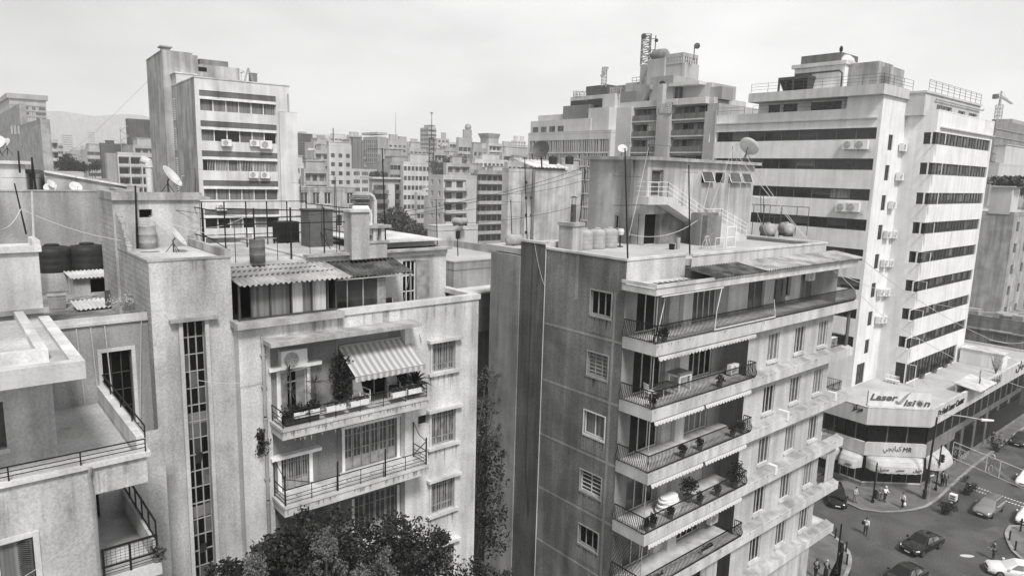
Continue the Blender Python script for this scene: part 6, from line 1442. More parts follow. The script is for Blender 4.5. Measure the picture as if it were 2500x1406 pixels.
    m = MB(); m.tube([f.p(9.05,38.95,.1),f.p(9.05,40.9,.1)],.07,5); m.build('vent_pipe','frame_grey',R)
    t = thing('step_ladder','folding step ladder standing on the roof of the left tower block','ladder',f.p(5.4,zt+.12,-1.6))
    for s,n in ((-1,'leg'),(1,'leg')):
        m = MB()
        for o in (-.25,.25): m.tube([f.p(5.4+s*.45,zt+.12,-1.6+o),f.p(5.4,zt+1.7,-1.6+o*.7)],.04,4)
        for i in range(5): q = i/5; m.tube([f.p(5.4+s*.45*(1-q),zt+.12+1.55*q,-1.85),f.p(5.4+s*.45*(1-q),zt+.12+1.55*q,-1.35)],.03,4)
        m.build(n,'frame_grey',t)
    tb = thing('roof_box','small grey box behind the step ladder on the left tower block','box',f.p(6,zt+.12,-2)); m = MB(); m.box(f,5.7,6.4,-2.6,-1.9,zt+.12,zt+1.2); m.build('body','plaster_dim',tb); m = MB(); m.box(f,5.65,6.45,-2.65,-1.85,zt+1.2,zt+1.28); m.build('lid','concrete',tb)
    return R, f, zt
LT_R, FLT, LT_Z = build_LT()
# ================================================================ street: pavements, cars, people, street furniture
def strip_poly(name, pts, z1, mat, kind=None):
    m = MB(); m.prism([tuple(p[:2]) for p in pts],0.004,z1); return tag(m.build(name,mat),kind=kind)
def kerb(pts, w=.3, h=.15, name='kerb'):
    m = MB()
    for a,b in zip(pts,pts[1:]):
        t = (b-a)/np.linalg.norm(b-a); n = V(-t[1],t[0],0)*w; k = max(1,int(np.linalg.norm(b-a)/.9))
        for i in range(k):
            p, q = a+(b-a)*(i/k), a+(b-a)*((i+.97)/k); m.prism([tuple(x[:2]) for x in (p,q,q+n,p+n)],0,h+random.uniform(0,.012))
    return tag(m.build(name,'kerbstone'),kind='structure')
def street():
    kp = [gp(*p) for p in ((2025,1204),(2063,1228),(2100,1245),(2150,1253),(2200,1252),(2235,1247),(2262,1240),(2285,1226),(2300,1213),(2340,1175),(2380,1140))]
    d = CG['d']; kp.append(kp[-1]+d*45); kp = [kp[0]+(kp[0]-kp[1])*6]+kp
    strip_poly('pavement',kp+[kp[-1]+V(-14,16,0),kp[0]+V(-2,30,0)],.13,'paving','structure'); kerb(kp)
    kb = [gp(*p) for p in ((2024,1298),(2042,1313),(2062,1331),(2075,1349),(2080,1366),(2078,1387),(2070,1406),(2050,1450))][::-1]
    strip_poly('pavement',[kb[0]+V(-6,-6,0)]+kb+[kb[-1]+(kb[-1]-kb[-2])*4,FB.p(4,0,8),FB.p(-2,0,8)][:20],.13,'paving','structure'); kb = kb+[kb[-1]+(kb[-1]-kb[-2])*3]; kerb(kb)
    ki = [gp(*p) for p in ((2463,1284),(2454,1296),(2452,1306),(2457,1323),(2467,1344),(2482,1359),(2502,1374))]; ki = [gp(2540,1285)]+ki+[gp(2600,1420)]
    strip_poly('traffic_island',ki+[gp(2640,1330)],.13,'paving','structure'); kerb(ki)
    plain('road_paint',.5,.8,var=.3); plain('iron_lid',.06,.6,.3,var=.3); plaster('asphalt_worn',.105,.0,.3,.25,.2,sc=1.)
    # dashed crossing studs
    m = MB(); a0, a1 = gp(2368,1183), gp(2520,1236); b0, b1 = gp(2362,1190), gp(2516,1243); n = 21
    for p,q in ((a0,a1),(b0,b1)):
        t = (q-p)/np.linalg.norm(q-p); w = V(-t[1],t[0],0)*.16
        for i in range(n): s = p+(q-p)*(i/n); e = p+(q-p)*((i+.55)/n); m.face(s-w+V(0,0,.008),e-w+V(0,0,.008),e+w+V(0,0,.008),s+w+V(0,0,.008))
    tag(m.build('crossing_marking','road_paint'),kind='structure')
    m = MB()
    for px,py,r,e in ((2361,1356,.5,.35),):
        c = gp(px,py,.008); m.face(*[c+V(r*cos(w)*(1 if e == 1 else 1.3),r*sin(w)*(1 if e == 1 else .5),0) for w in [2*pi*i/16 for i in range(16)]])
    tag(m.build('manhole_cover','road_paint'),kind='structure')
    m = MB(); 
    for quad in (((2395,1292),(2440,1282),(2452,1310),(2410,1325)),((2455,1180),(2500,1160),(2560,1190),(2490,1215)),((2430,1120),(2470,1100),(2500,1120),(2450,1145))): m.face(*[gp(*p,.006) for p in quad])
    tag(m.build('road_patch','asphalt_worn'),kind='structure')
street()
# ---------------------------------------------------------------- cars
plain('car_black',.004,.08,spec=.6); plain('car_white',.72,.25); plain('car_grey',.28,.2,.4); plain('car_dark',.03,.2); plain('car_glass',.22,.08,.55,.6); plain('chrome',.6,.2,1.); plain('lamp_glass',.7,.15); plain('tail_lamp',.08,.3); plain('plate',.7,.5)
def car(kind, label, paint, P, yaw, L=4.7, Wd=1.8, wagon=False, rack=False, group=None):
    t = thing(kind,label,'car',P,group,local=True); t.rotation_euler = (0,0,yaw); h = L/2; w = Wd/2
    # longitudinal profile of the shoulder, nose at +x
    X_ = [-h,-h+.06,-h+.3,-h*.55,-.3,.55,h*.52,h-.42,h-.12,h]
    ZS = [.62,.80,.90,.93,.92,.90,.86,.76,.66,.50] if not wagon else [.6,.86,.93,.95,.94,.92,.88,.80,.70,.52]
    WS = [.80,.90,.96,1,1,1,.98,.93,.86,.74]; ZB = [.34,.24,.2,.18,.18,.18,.18,.2,.24,.34]
    m = MB(); rings = []
    for x,zs,ws,zb in zip(X_,ZS,WS,ZB):
        W_ = w*ws; rings.append([V(x,s*W_*a,z) for s,a,z in ((-1,.0,zb),(-1,.86,zb),(-1,1,zb+.14),(-1,1,zs-.2),(-1,.95,zs-.05),(-1,.78,zs),(1,0,zs+.025),(1,.78,zs),(1,.95,zs-.05),(1,1,zs-.2),(1,1,zb+.14),(1,.86,zb))])
    n = len(rings[0])
    for a,b in zip(rings,rings[1:]):
        for i in range(n): j = (i+1)%n; m.face(a[i],b[i],b[j],a[j])
    m.face(*rings[0]); m.face(*rings[-1][::-1]); body = m.build('body',paint,t,True); body.data.validate(); 
    import bmesh
    bm = bmesh.new(); bm.from_mesh(body.data); bmesh.ops.remove_doubles(bm,verts=bm.verts,dist=.001); bmesh.ops.recalc_face_normals(bm,faces=bm.faces); bm.to_mesh(body.data); bm.free()
    # cabin
    rz = 1.44 if not wagon else 1.46
    cx = [-h*.78,-h*.42,-.35,.12,.95] if not wagon else [-h*.93,-h*.82,-.4,.1,.9]
    cz = [.91,rz-.08,rz,rz-.03,.89] if not wagon else [.93,rz-.04,rz,rz-.02,.9]
    cw = [.80,.64,.66,.66,.84]
    m = MB(); rr = []
    for x,z,q in zip(cx,cz,cw): rr.append([V(x,-w*q,z-.05),V(x,-w*q*.86,z),V(x,0,z+.03),V(x,w*q*.86,z),V(x,w*q,z-.05)])
    for a,b in zip(rr,rr[1:]):
        for i in range(4): m.face(a[i],b[i],b[i+1],a[i+1])
    base = [.86*w]*5
    for s,k in ((-1,0),(1,4)):
        for i in range(4): a,b = rr[i][k], rr[i+1][k]; m.face(a,b,V(b[0],s*w*.88,.86),V(a[0],s*w*.88,.86))
    m.build('cabin',paint,t,True)
    def pan(a,b,c,d,o,s=.1):
        c0 = (a+b+c+d)/4; return [p+(c0-p)*s+o for p in (a,b,c,d)]
    q = MB(); q.face(*pan(rr[3][0],rr[3][4],rr[4][4],rr[4][0],V(.02,0,.02),.08)); q.build('windscreen','car_glass',t)
    q = MB(); q.face(*pan(rr[1][4],rr[1][0],rr[0][0],rr[0][4],V(-.02,0,.02),.1)); q.build('rear_window','car_glass',t)
    for s,k in ((-1,0),(1,4)):
        for i,nm in ((1,1),(2,2)) if not wagon else ((1,1),(2,2),(3,3)):
            a,b = rr[i][k], rr[i+1][k]; lo = V(0,0,0)
            if i == 1 and not wagon: a = V(rr[1][k][0]-.2,a[1]*1.08,a[2]-.12)
            pts = pan(a,b,V(b[0]+(.55 if i == 2 and not wagon else 0),s*w*.87,.92),V(a[0]-(.25 if i == 1 else 0),s*w*.87,.92),V(0,s*.015,0),.1); q = MB(); q.face(*pts); q.build('side_window','car_glass',t)
    for sx in (-1,1):
        for sy in (-1,1):
            c = V(sx*L*.29+(.05),sy*(w-.14),.31); m = MB(); m.lathe(c-V(0,sy*.02,0),[(.0,0),(.31,0),(.31,.16),(.25,.18),(.2,.17),(0,.17)],18,(0,sy,0)); wh = m.build('wheel','rubber',t)
            m = MB(); m.lathe(c+V(0,sy*.15,0),[(0,0),(.2,0),(.2,.015),(.06,.03),(0,.03)],12,(0,sy,0)); m.build('rim','chrome',wh)
    for sy in (-1,1):
        m = MB(); m.hexa([V(h-.36,sy*w*.58,.58),V(h-.08,sy*w*.5,.56),V(h-.15,sy*w*.82,.56),V(h-.45,sy*w*.93,.6),V(h-.36,sy*w*.58,.71),V(h-.1,sy*w*.5,.66),V(h-.17,sy*w*.8,.67),V(h-.45,sy*w*.91,.73)]); m.build('headlight','lamp_glass',t)
        m = MB(); m.lbox(-h-.01,-h+.1,min(sy*w*.5,sy*w*.85),max(sy*w*.5,sy*w*.85),.62,.78); m.build('tail_light','tail_lamp',t)
        m = MB(); m.lbox(.62,.8,min(sy*w*.98,sy*w*1.13),max(sy*w*.98,sy*w*1.13),.92,1.05); m.build('mirror',paint,t)
        for x in (-.25,): m = MB(); m.lbox(x,x+.16,min(sy*w*1.0,sy*w*1.02),max(sy*w*1.0,sy*w*1.02),.76,.79); m.build('door_handle','chrome',t)
    m = MB(); m.lbox(h-.03,h+.012,-.24,.24,.36,.47); m.build('number_plate','plate',t)
    m = MB(); m.lbox(h-.1,h+.0,-.35,.35,.5,.62); m.build('grille','chrome' if rack else 'black',t)
    if rack:
        m = MB()
        for y in (-.55,.55): m.tube([(-1.6,y,rz+.1),(.2,y,rz+.1)],.02,4)
        for i in range(8): x = -1.6+1.8*i/7; m.tube([(x,-.55,rz+.1),(x,.55,rz+.1)],.016,4)
        for x in (-1.5,.1):
            for y in (-.55,.55): m.tube([(x,y,rz-.06),(x,y,rz+.1)],.016,4)
        m.build('roof_rack','iron_mid',t)
    return t
def yawp(a,b): p,q = gp(*a), gp(*b); return math.atan2(q[1]-p[1],q[0]-p[0])
car('car','glossy black saloon driving in the middle of the crossing','car_black',gp(2249,1338),math.radians(212),4.9,1.86)
car('car','black saloon cut by the bottom edge of the picture','car_black',gp(2205,1420),math.radians(212),4.8,1.84)
car('car','old grey estate car with a roof rack near the dashed crossing line','car_grey',gp(2412,1248),math.radians(218),4.6,1.78,True,True)
car('car','white car at the bottom right edge below the traffic island','car_white',gp(2478,1406),math.radians(160),4.4,1.76)
car('car','white car behind the hanging light frame at the right edge','car_white',gp(2508,1180),math.radians(222),4.5,1.78,True)
car('car','white car right of the grey estate car with a roof rack','car_white',gp(2512,1270),math.radians(222),4.5,1.78)
car('car','dark car parked farthest up the street beside the arcade','car_dark',gp(2492,1082),math.radians(222),4.5,1.78)
car('car','black off-road car half hidden behind the balcony block corner','car_black',gp(2040,1222),math.radians(250),4.4,1.85,True)
# ---------------------------------------------------------------- people
plain('skin',.3,.6); plain('cloth_white',.75,.8); plain('cloth_pale',.45,.85,var=.1); plain('cloth_grey',.2,.85,var=.15); plain('cloth_dark',.03,.85); plain('cloth_black',.012,.85); plain('hair_dark',.015,.6); plaster('camouflage',.12,.0,.7,.3,.4,sc=6.,bump=0)
def skin(name, nodes, edges, mat, parent, sub=1):
    import bmesh
    me = bpy.data.meshes.new(name); bm = bmesh.new(); ly = bm.verts.layers.skin.verify(); vs = []
    for i,(p,r) in enumerate(nodes):
        v = bm.verts.new(tuple(map(float,p))); v[ly].radius = (r,r) if not hasattr(r,'__len__') else r; v[ly].use_root = (i == 0); vs.append(v)
    for a,b in edges: bm.edges.new((vs[a],vs[b]))
    bm.to_mesh(me); bm.free(); me.materials.append(M[mat]); o = bpy.data.objects.new(name,me); COL.objects.link(o); o.parent = parent; LOCAL.add(o.name)
    k = o.modifiers.new('skin','SKIN'); k.use_smooth_shade = True; k2 = o.modifiers.new('sub','SUBSURF'); k2.levels = sub; k2.render_levels = sub; return o
def person(label, P, yaw, top, legs, H_=1.74, step=.0, armL=(0,0), armR=(0,0), hair='hair_dark', sleeve=.6, skirt=False, cap=None, lean=0.):
    """faces +x; arm tuples = (forward swing, elbow bend) in radians"""
    t = thing('person',label,'person',P,local=True); t.rotation_euler = (0,0,yaw); k = H_/1.74
    hip, chest, neck = V(0,0,.92), V(.02+lean*.3,0,1.32), V(.03+lean*.5,0,1.47); head = V(.05+lean*.6,0,1.62)
    def leg(s, ph):
        hp = hip+V(0,s*.09,-.03); kn = hp+V(sin(ph)*.43,0,-cos(ph)*.43); b = ph-(.35 if ph < 0 else .08); an = kn+V(sin(b)*.41,0,-cos(b)*.41); return hp,kn,an,an+V(.06,0,-.045),an+V(.17,0,-.05)
    def arm(s, sw, be):
        sh = V(chest[0],s*.19,1.41); el = sh+V(sin(sw)*.28,s*.05,-cos(sw)*.28); q = sw+be; wr = el+V(sin(q)*.25,-s*.02*be,-cos(q)*.25); dr = (wr-el)/np.linalg.norm(wr-el); return sh,el,wr,wr+dr*.07,dr
    LL, LR = leg(1,step), leg(-1,-step); lo = min(LL[4][2],LR[4][2]); dz = V(0,0,.03-lo)
    sc = lambda p: (np.array(p)+dz)*k
    # body: one continuous skin
    N_ = [(sc(hip),(.14,.11))]; E = []
    def add(p,r,par): N_.append((sc(p),r)); E.append((par,len(N_)-1)); return len(N_)-1
    c = add(V(.01+lean*.15,0,1.12),(.12,.1),0); c = add(chest,(.15,.1),c); nk = add(neck,.055,c); hd = add(head-V(0,0,.05),(.07,.075),nk); hd2 = add(head+V(.0,0,.06),(.075,.085),hd); add(head+V(.105,0,-.01),.016,hd)
    for s in (1,-1): add(head+V(0,s*.085,0),.016,hd)
    for g_ in (LL,LR):
        i = 0
        for p,r in zip(g_,(.085,.06,.042,.04,.03)): i = add(p,r,i)
    AR = []
    for s,(sw,be) in ((1,armL),(-1,armR)):
        sh,el,wr,pm,dr = arm(s,sw,be); AR.append((s,sh,el,wr,pm)); i = c
        for p,r in ((sh,.055),(el,.042),(wr,.03),(pm,(.035,.02))): i = add(p,r,i)
        sd = V(0,1,0) if abs(dr[1]) < .9 else V(1,0,0); fwd = np.cross(dr,sd)
        for f_,ln in ((-.027,.07),(-.009,.082),(.009,.078),(.027,.062)): j = add(pm+fwd*f_+dr*.045,.0085,i); add(pm+fwd*f_*1.1+dr*(.045+ln*.6)-sd*s*.015,.0075,j)
        j = add(pm+fwd*.045+dr*.005,.01,i); add(pm+fwd*.06+dr*.045-sd*s*.01,.0085,j)
    skin('body',N_,E,'skin',t)
    # clothes follow the same joints
    nd = [(sc(hip+V(0,0,.02)),(.155,.125)),(sc(V(.01+lean*.15,0,1.12)),(.14,.115)),(sc(chest),(.17,.118)),(sc(neck-V(0,0,.03)),(.075,.07))]; ed = [(0,1),(1,2),(2,3)]
    for s,sh,el,wr,pm in AR:
        b = len(nd); nd += [(sc(sh),.068),(sc(el),.056)]; ed += [(2,b),(b,b+1)]
        if sleeve > .5: nd.append((sc(el+(wr-el)*.9),.043)); ed.append((b+1,b+2))
    skin('shirt' if top != 'cloth_black' else 'coat',nd,ed,top,t)
    if skirt: MB().lathe((0,0,.06),[(.21*k,0),(.2*k,.4*k),(.17*k,.9*k),(.13*k,1.0*k)],14).build('long_coat',legs,t,True)
    else:
        nd = [(sc(hip),(.15,.12))]; ed = []
        for g_ in (LL,LR): b = len(nd); nd += [(sc(g_[0]),.1),(sc(g_[1]),.075),(sc(g_[2]+V(0,0,.02)),.062)]; ed += [(0,b),(b,b+1),(b+1,b+2)]
        skin('trousers',nd,ed,legs,t)
    MB().lathe(sc(head+V(-.015,0,.02)),[(.0,-.02),(.088,-.015),(.096,.03),(.085,.09),(.05,.118),(0,.125)],14).build('hair' if not cap else 'cap',hair if not cap else cap,t,True)
    for g_,nm in ((LL,'shoe'),(LR,'shoe')):
        a = sc(g_[3]+V(-.1,0,-.0)); b = sc(g_[4]+V(.03,0,0)); m = MB(); m.tube([a,(a+b)/2+V(0,0,.01),b],.045*k,8,.036*k); m.build(nm,'cloth_black',t)
    return t, AR, sc
P13 = lambda x,y: gp(x,y,.13)
person('man in white shirt crossing the road with a dark bag on his shoulder',gp(2112,1305),radians(70),'cloth_white','cloth_dark',step=.2,armL=(.3,1.6),armR=(-.1,.2))
person('man in a pale shirt and jeans standing at the kerb left of the corner shop',P13(2086,1226),radians(-60),'cloth_pale','cloth_grey',step=.08,armL=(.1,.5),armR=(.0,.4))
person('man in a grey jumper standing behind the cook by the corner shop',P13(2147,1221),radians(-110),'cloth_grey','cloth_grey',1.7,armL=(.2,.9),armR=(.1,.5))
person('cook in a white jacket and white cap outside the corner shop',P13(2159,1224),radians(-70),'cloth_white','cloth_dark',1.7,armL=(.3,1.2),armR=(.3,1.2),cap='cloth_white')
_p,_a,_s = person('man in a white shirt and black trousers walking with a white bag',P13(2202,1240),radians(200),'cloth_white','cloth_black',1.72,step=.25,armL=(-.1,.2),armR=(.15,.2))
person('person in dark clothes passing the traffic light pole',P13(2298,1186),radians(30),'cloth_black','cloth_black',1.76,step=.15,armL=(.2,.3),armR=(-.2,.3))
person('grey-haired person in a dark jacket beside the traffic light pole',P13(2306,1187),radians(40),'cloth_dark','cloth_dark',1.7,step=-.15,armL=(-.2,.3),armR=(.2,.3),hair='cloth_grey')
person('soldier in camouflage standing on the road by the traffic island',gp(2424,1366),radians(170),'camouflage','camouflage',1.82,armL=(.2,1.1),armR=(.15,.9),cap='camouflage')
person('person in a dark coat walking on the near pavement, left of two',P13(1990,1410),radians(40),'cloth_black','cloth_black',1.7,skirt=False,step=.15,armL=(.1,.6),armR=(0,.4))
person('person with a pale headscarf and long black coat on the near pavement',P13(2015,1411),radians(40),'cloth_black','cloth_black',1.66,skirt=True,armL=(.1,.6),armR=(0,.5),cap='cloth_pale')
person('person in dark clothes standing by the arcade, left of two',P13(2421,1082),radians(-100),'cloth_dark','cloth_black',1.74,armL=(.1,.5),armR=(.1,.2))
person('person in a lighter grey jacket standing by the arcade, right of two',P13(2440,1086),radians(-120),'cloth_grey','cloth_grey',1.7,armL=(.1,.6),armR=(0,.3))
def bag(label, p, mat, r=.16):
    m = MB(); m.lathe(p,[(0,0),(r,.02),(r*1.05,r*1.2),(r*.6,r*2.1),(r*.1,r*2.4),(0,r*2.4)],10); t = thing('carrier_bag',label,'bag',p); m.build('bag',mat,t,True); q = MB(); q.tube([np.array(p)+V(-.06,0,r*2.2),np.array(p)+V(0,0,r*2.2+.16),np.array(p)+V(.06,0,r*2.2)],.01,4); q.build('handle',mat,t)
bag('white carrier bag in the hand of the man in black trousers',P13(2207,1240)+V(0,0,.28),'cloth_white'); 
sb = gp(2112,1305); tt = thing('shoulder_bag','dark bag on the shoulder of the man crossing the road','bag',sb+V(-.2,.15,1.2)); MB().lathe(sb+V(-.27,.05,1.05),[(0,0),(.13,.03),(.15,.2),(.1,.38),(0,.4)],10).build('bag','cloth_black',tt,True)
# ---------------------------------------------------------------- scooter, planters, poles
def scooter():
    t = thing('delivery_scooter','delivery scooter with a white top box parked by the kerb','scooter',gp(2330,1232),local=True); t.rotation_euler = (0,0,radians(40))
    for x in (-.6,.62): m = MB(); m.lathe((x,-.05,.23),[(0,0),(.23,0),(.23,.1),(.12,.12),(0,.12)],16,(0,1,0)); m.build('wheel','rubber',t)
    m = MB(); m.hexa([V(-.75,-.15,.35),V(.1,-.17,.22),V(.1,.17,.22),V(-.75,.15,.35),V(-.8,-.14,.72),V(-.05,-.15,.72),V(-.05,.15,.72),V(-.8,.14,.72)]); m.hexa([V(.05,-.16,.2),V(.5,-.16,.2),V(.5,.16,.2),V(.05,.16,.2),V(.05,-.16,.3),V(.5,-.2,.3),V(.5,.2,.3),V(.05,.16,.3)]); m.hexa([V(.42,-.2,.3),V(.55,-.15,.3),V(.55,.15,.3),V(.42,.2,.3),V(.3,-.18,.95),V(.42,-.12,.98),V(.42,.12,.98),V(.3,.18,.95)]); m.build('body','car_dark',t)
    m = MB(); m.tube([(.62,0,.3),(.4,0,1.0)],.035,6); m.tube([(.36,-.35,1.05),(.42,0,1.0),(.36,.35,1.05)],.02,5); m.build('handlebar','iron',t)
    m = MB(); m.lbox(-.7,-.05,-.13,.13,.73,.8); m.build('seat','rubber',t)
    m = MB(); m.lbox(-1.0,-.42,-.32,.32,.82,1.42); m.build('top_box','plastic_white',t); m = MB(); m.lbox(-1.012,-.98,-.24,.24,.9,1.1); m.lbox(-1.012,-.98,-.24,.24,1.14,1.34); m.build('box_panel','cloth_grey',t)
    m = MB(); m.lbox(-1.0,-.97,-.1,.1,.5,.64); m.build('number_plate','plate',t)
scooter()
def street_bush(label, P, h, r, n=420):
    t = thing('street_planter',label,'planter',P); MB().lathe(P,[(0,0),(.3,0),(.42,.45),(.45,.47),(.45,.52),(.38,.52),(.36,.46),(0,.46)],14).build('pot','iron_mid',t)
    m = MB(); random.seed(int(P[0]*10)); m.tube([P+V(0,0,.4),P+V(0,0,h*.7)],.04,5)
    for k in range(8): leaves(m,P+V(random.gauss(0,r*.4),random.gauss(0,r*.4),random.uniform(.6,h)),r*.55,n//8,.1)
    m.build('foliage','leaf_dark',t)
street_bush('leafy bush in a pot on the road at the end of the dashed line',gp(2361,1206),1.9,.7); street_bush('low dark bush in a pot on the road near the scooter',gp(2308,1254),1.0,.75); street_bush('dark bush in a pot standing farther up the street',gp(2432,1102),1.5,.9)
def bollard(P, used=[0]):
    t = thing('bollard','short dark bollard on the kerb','bollard',P,'bollards along the kerbs',local=True); m = MB(); m.lathe((0,0,0),[(0,0),(.11,0),(.11,.06),(.075,.08),(.07,.8),(.085,.82),(.085,.9),(.05,.95),(0,.95)],10); m.build('post','iron',t)
    return t
b0 = bollard(P13(2039,1312))
LB = ['dark bollard highest on the near kerb, by the balcony block corner','dark bollard on the near kerb beside the signal pole','dark bollard lowest on the near kerb','dark bollard on the traffic island nearest its tip','dark bollard on the traffic island, lower of two','dark post at the far tip of the traffic island']
for i,(x,y) in enumerate(((2039,1312),(2065,1345),(2067,1376),(2464,1318),(2478,1343),(2491,1296))): place(b0,i,P13(x,y),0,LB[i],'bollards along the kerbs',(1,1,1 if i != 5 else 1.4))
def signal(label, P, h, hz, yaw, arm=True):
    t = thing('traffic_signal',label,'traffic light',P,local=True); t.rotation_euler = (0,0,yaw)
    m = MB(); m.tube([(0,0,0),(0,0,h)],.085,8,.07); m.lathe((0,0,0),[(.16,0),(.16,.3),(.1,.34),(.09,.34)],10); m.build('pole','iron',t)
    m = MB(); m.lbox(.1,.36,-.16,.16,hz,hz+.85); hd = m.build('signal_head','iron',t)
    for i in range(3): q = MB(); q.lathe((.361,0,hz+.15+.27*i),[(.1,0),(.1,.1),(.09,.1),(.085,.0),(0,.0)],12,(1,0,0)); q.build('lens_hood','iron_mid',hd)
    m = MB(); m.lbox(0,.2,-.03,.03,hz+.1,hz+.16); m.lbox(0,.2,-.03,.03,hz+.7,hz+.76); m.build('bracket','iron',t)
signal('traffic signal pole standing on the near pavement below the balcony block',P13(2041,1398),4.5,1.9,radians(20)); signal('traffic signal pole in front of the corner shop awning',P13(2130,1226),4.4,.6,radians(-60))
def lamp():
    B0 = P13(2256,1216); t = thing('street_lamp','tall street lamp with a curved pale arm over the corner','street lamp',B0)
    r0 = math.hypot(B0[0],B0[1]); fq = Fac(B0,-6); top = fq.hit(2288,1018); hp = fq.hit(2402,1032)
    m = MB(); m.tube([B0,B0+(top-B0)*.5,top],.13,8,.09); m.lathe(B0,[(.2,0),(.2,.9),(.14,1.0)],10); m.build('pole','iron',t)
    m = MB(); u1 = fq.loc(hp); u0 = fq.loc(top); pts = []
    for i in range(9): s = i/8; pts.append(fq.p(u0[0]+(u1[0]-u0[0])*(1-cos(s*pi/2))*1.0, u0[2]+(u1[2]-u0[2]+.0)*s+ (1.1*sin(s*pi/2))*(1-s*.72)))
    m.tube(pts,.06,6); m.build('arm','galv',t)
    e = pts[-1]; m = MB(); m.tube([e-fq.d*.3,e+fq.d*.2,e+fq.d*.9],.16,8,.1); m.build('lamp_head','ac_white',t)
    # signal on a side bracket and a no-entry plate
    return B0, fq
LB0, LFQ = lamp()
p = P13(2288,1150); signal('traffic signal hung beside the street lamp',P13(2284,1196),5.2,3.3,radians(-40))
def noentry():
    P = P13(2266,1224); t = thing('no_entry_sign','round no entry sign on a thin pole by the lamp','road sign',P); yaw = radians(-70); ax = V(cos(yaw),sin(yaw),0); top = Fac(P,-20).uz(2273,1162)[1]
    m = MB(); m.tube([P,P+V(0,0,top+.3)],.035,6); m.build('pole','galv',t); c = P+V(0,0,top)+ax*.05
    MB().lathe(c,[(0,0),(.36,0),(.36,.02),(0,.021)],20,ax).build('plate','plaster_dark',t)
    m = MB(); s = V(-ax[1],ax[0],0); m.hexa([c+ax*.022+s*a+V(0,0,z)+ax*o for z in (-.07,.07) for a,o in ((-.27,0),(.27,0),(.27,.006),(-.27,.006))]); m.build('bar','white_paint',t)
noentry()
def light_frame():
    """festive light frame strung over the street"""
    a, b = gp(2329,1078,6.2), gp(2510,1152,6.2); d_ = (b-a); L_ = np.linalg.norm(d_); d_ /= L_; h = 1.75; t = thing('festive_light_frame','white festive light frame with swags strung over the street','light decoration',a-V(0,0,h))
    m = MB(); pt = lambda u,z: a+d_*u-V(0,0,h-z)
    m.tube([pt(0,h),pt(L_,h)],.035,4); m.tube([pt(0,0),pt(L_,0)],.035,4)
    for u in (0,.48*L_,.66*L_,.99*L_): m.tube([pt(u,0),pt(u,h)],.035,4)
    m.build('frame','white_paint',t); m = MB()
    for k in range(5):
        m.tube([pt(.02*L_+.48*L_*s, h*.62+.25*k/4+.35*sin(s*pi*.9)*(1-s)-.9*s*s*(1-s)-.1*k*s) for s in np.linspace(0,1,12)],.016,3); m.tube([pt(.58*L_+.42*L_*s, h*.55-.75*sin(s*pi*.55)-.07*k+.1*(1-s)) for s in np.linspace(0,1,12)],.016,3)
    for u in (.04,.115,.185):
        for r,z in ((.17,.62),(.14,.34)): m.tube([pt(u*L_+r*cos(w),h*z+r*sin(w)*(1 if z > .5 else 1.5)) for w in np.linspace(0,2*pi,13)],.018,3)
    m.tube([pt(.545*L_+.28*cos(w),h*1.06+.26*sin(w)) for w in np.linspace(0,2*pi,15)],.025,3); m.tube([pt(.545*L_+.2*cos(w),h*.3+.45*sin(w)) for w in np.linspace(0,2*pi,15)],.02,3)
    m.build('swag','white_paint',t)
    cable('thin cable holding the festive light frame to the lamp',[a,LB0+V(.3,0,6.9)],.012,.1); cable('thin cable holding the festive light frame at its far end',[b,b+d_*12+V(0,0,1.5)],.012,.3)
light_frame()
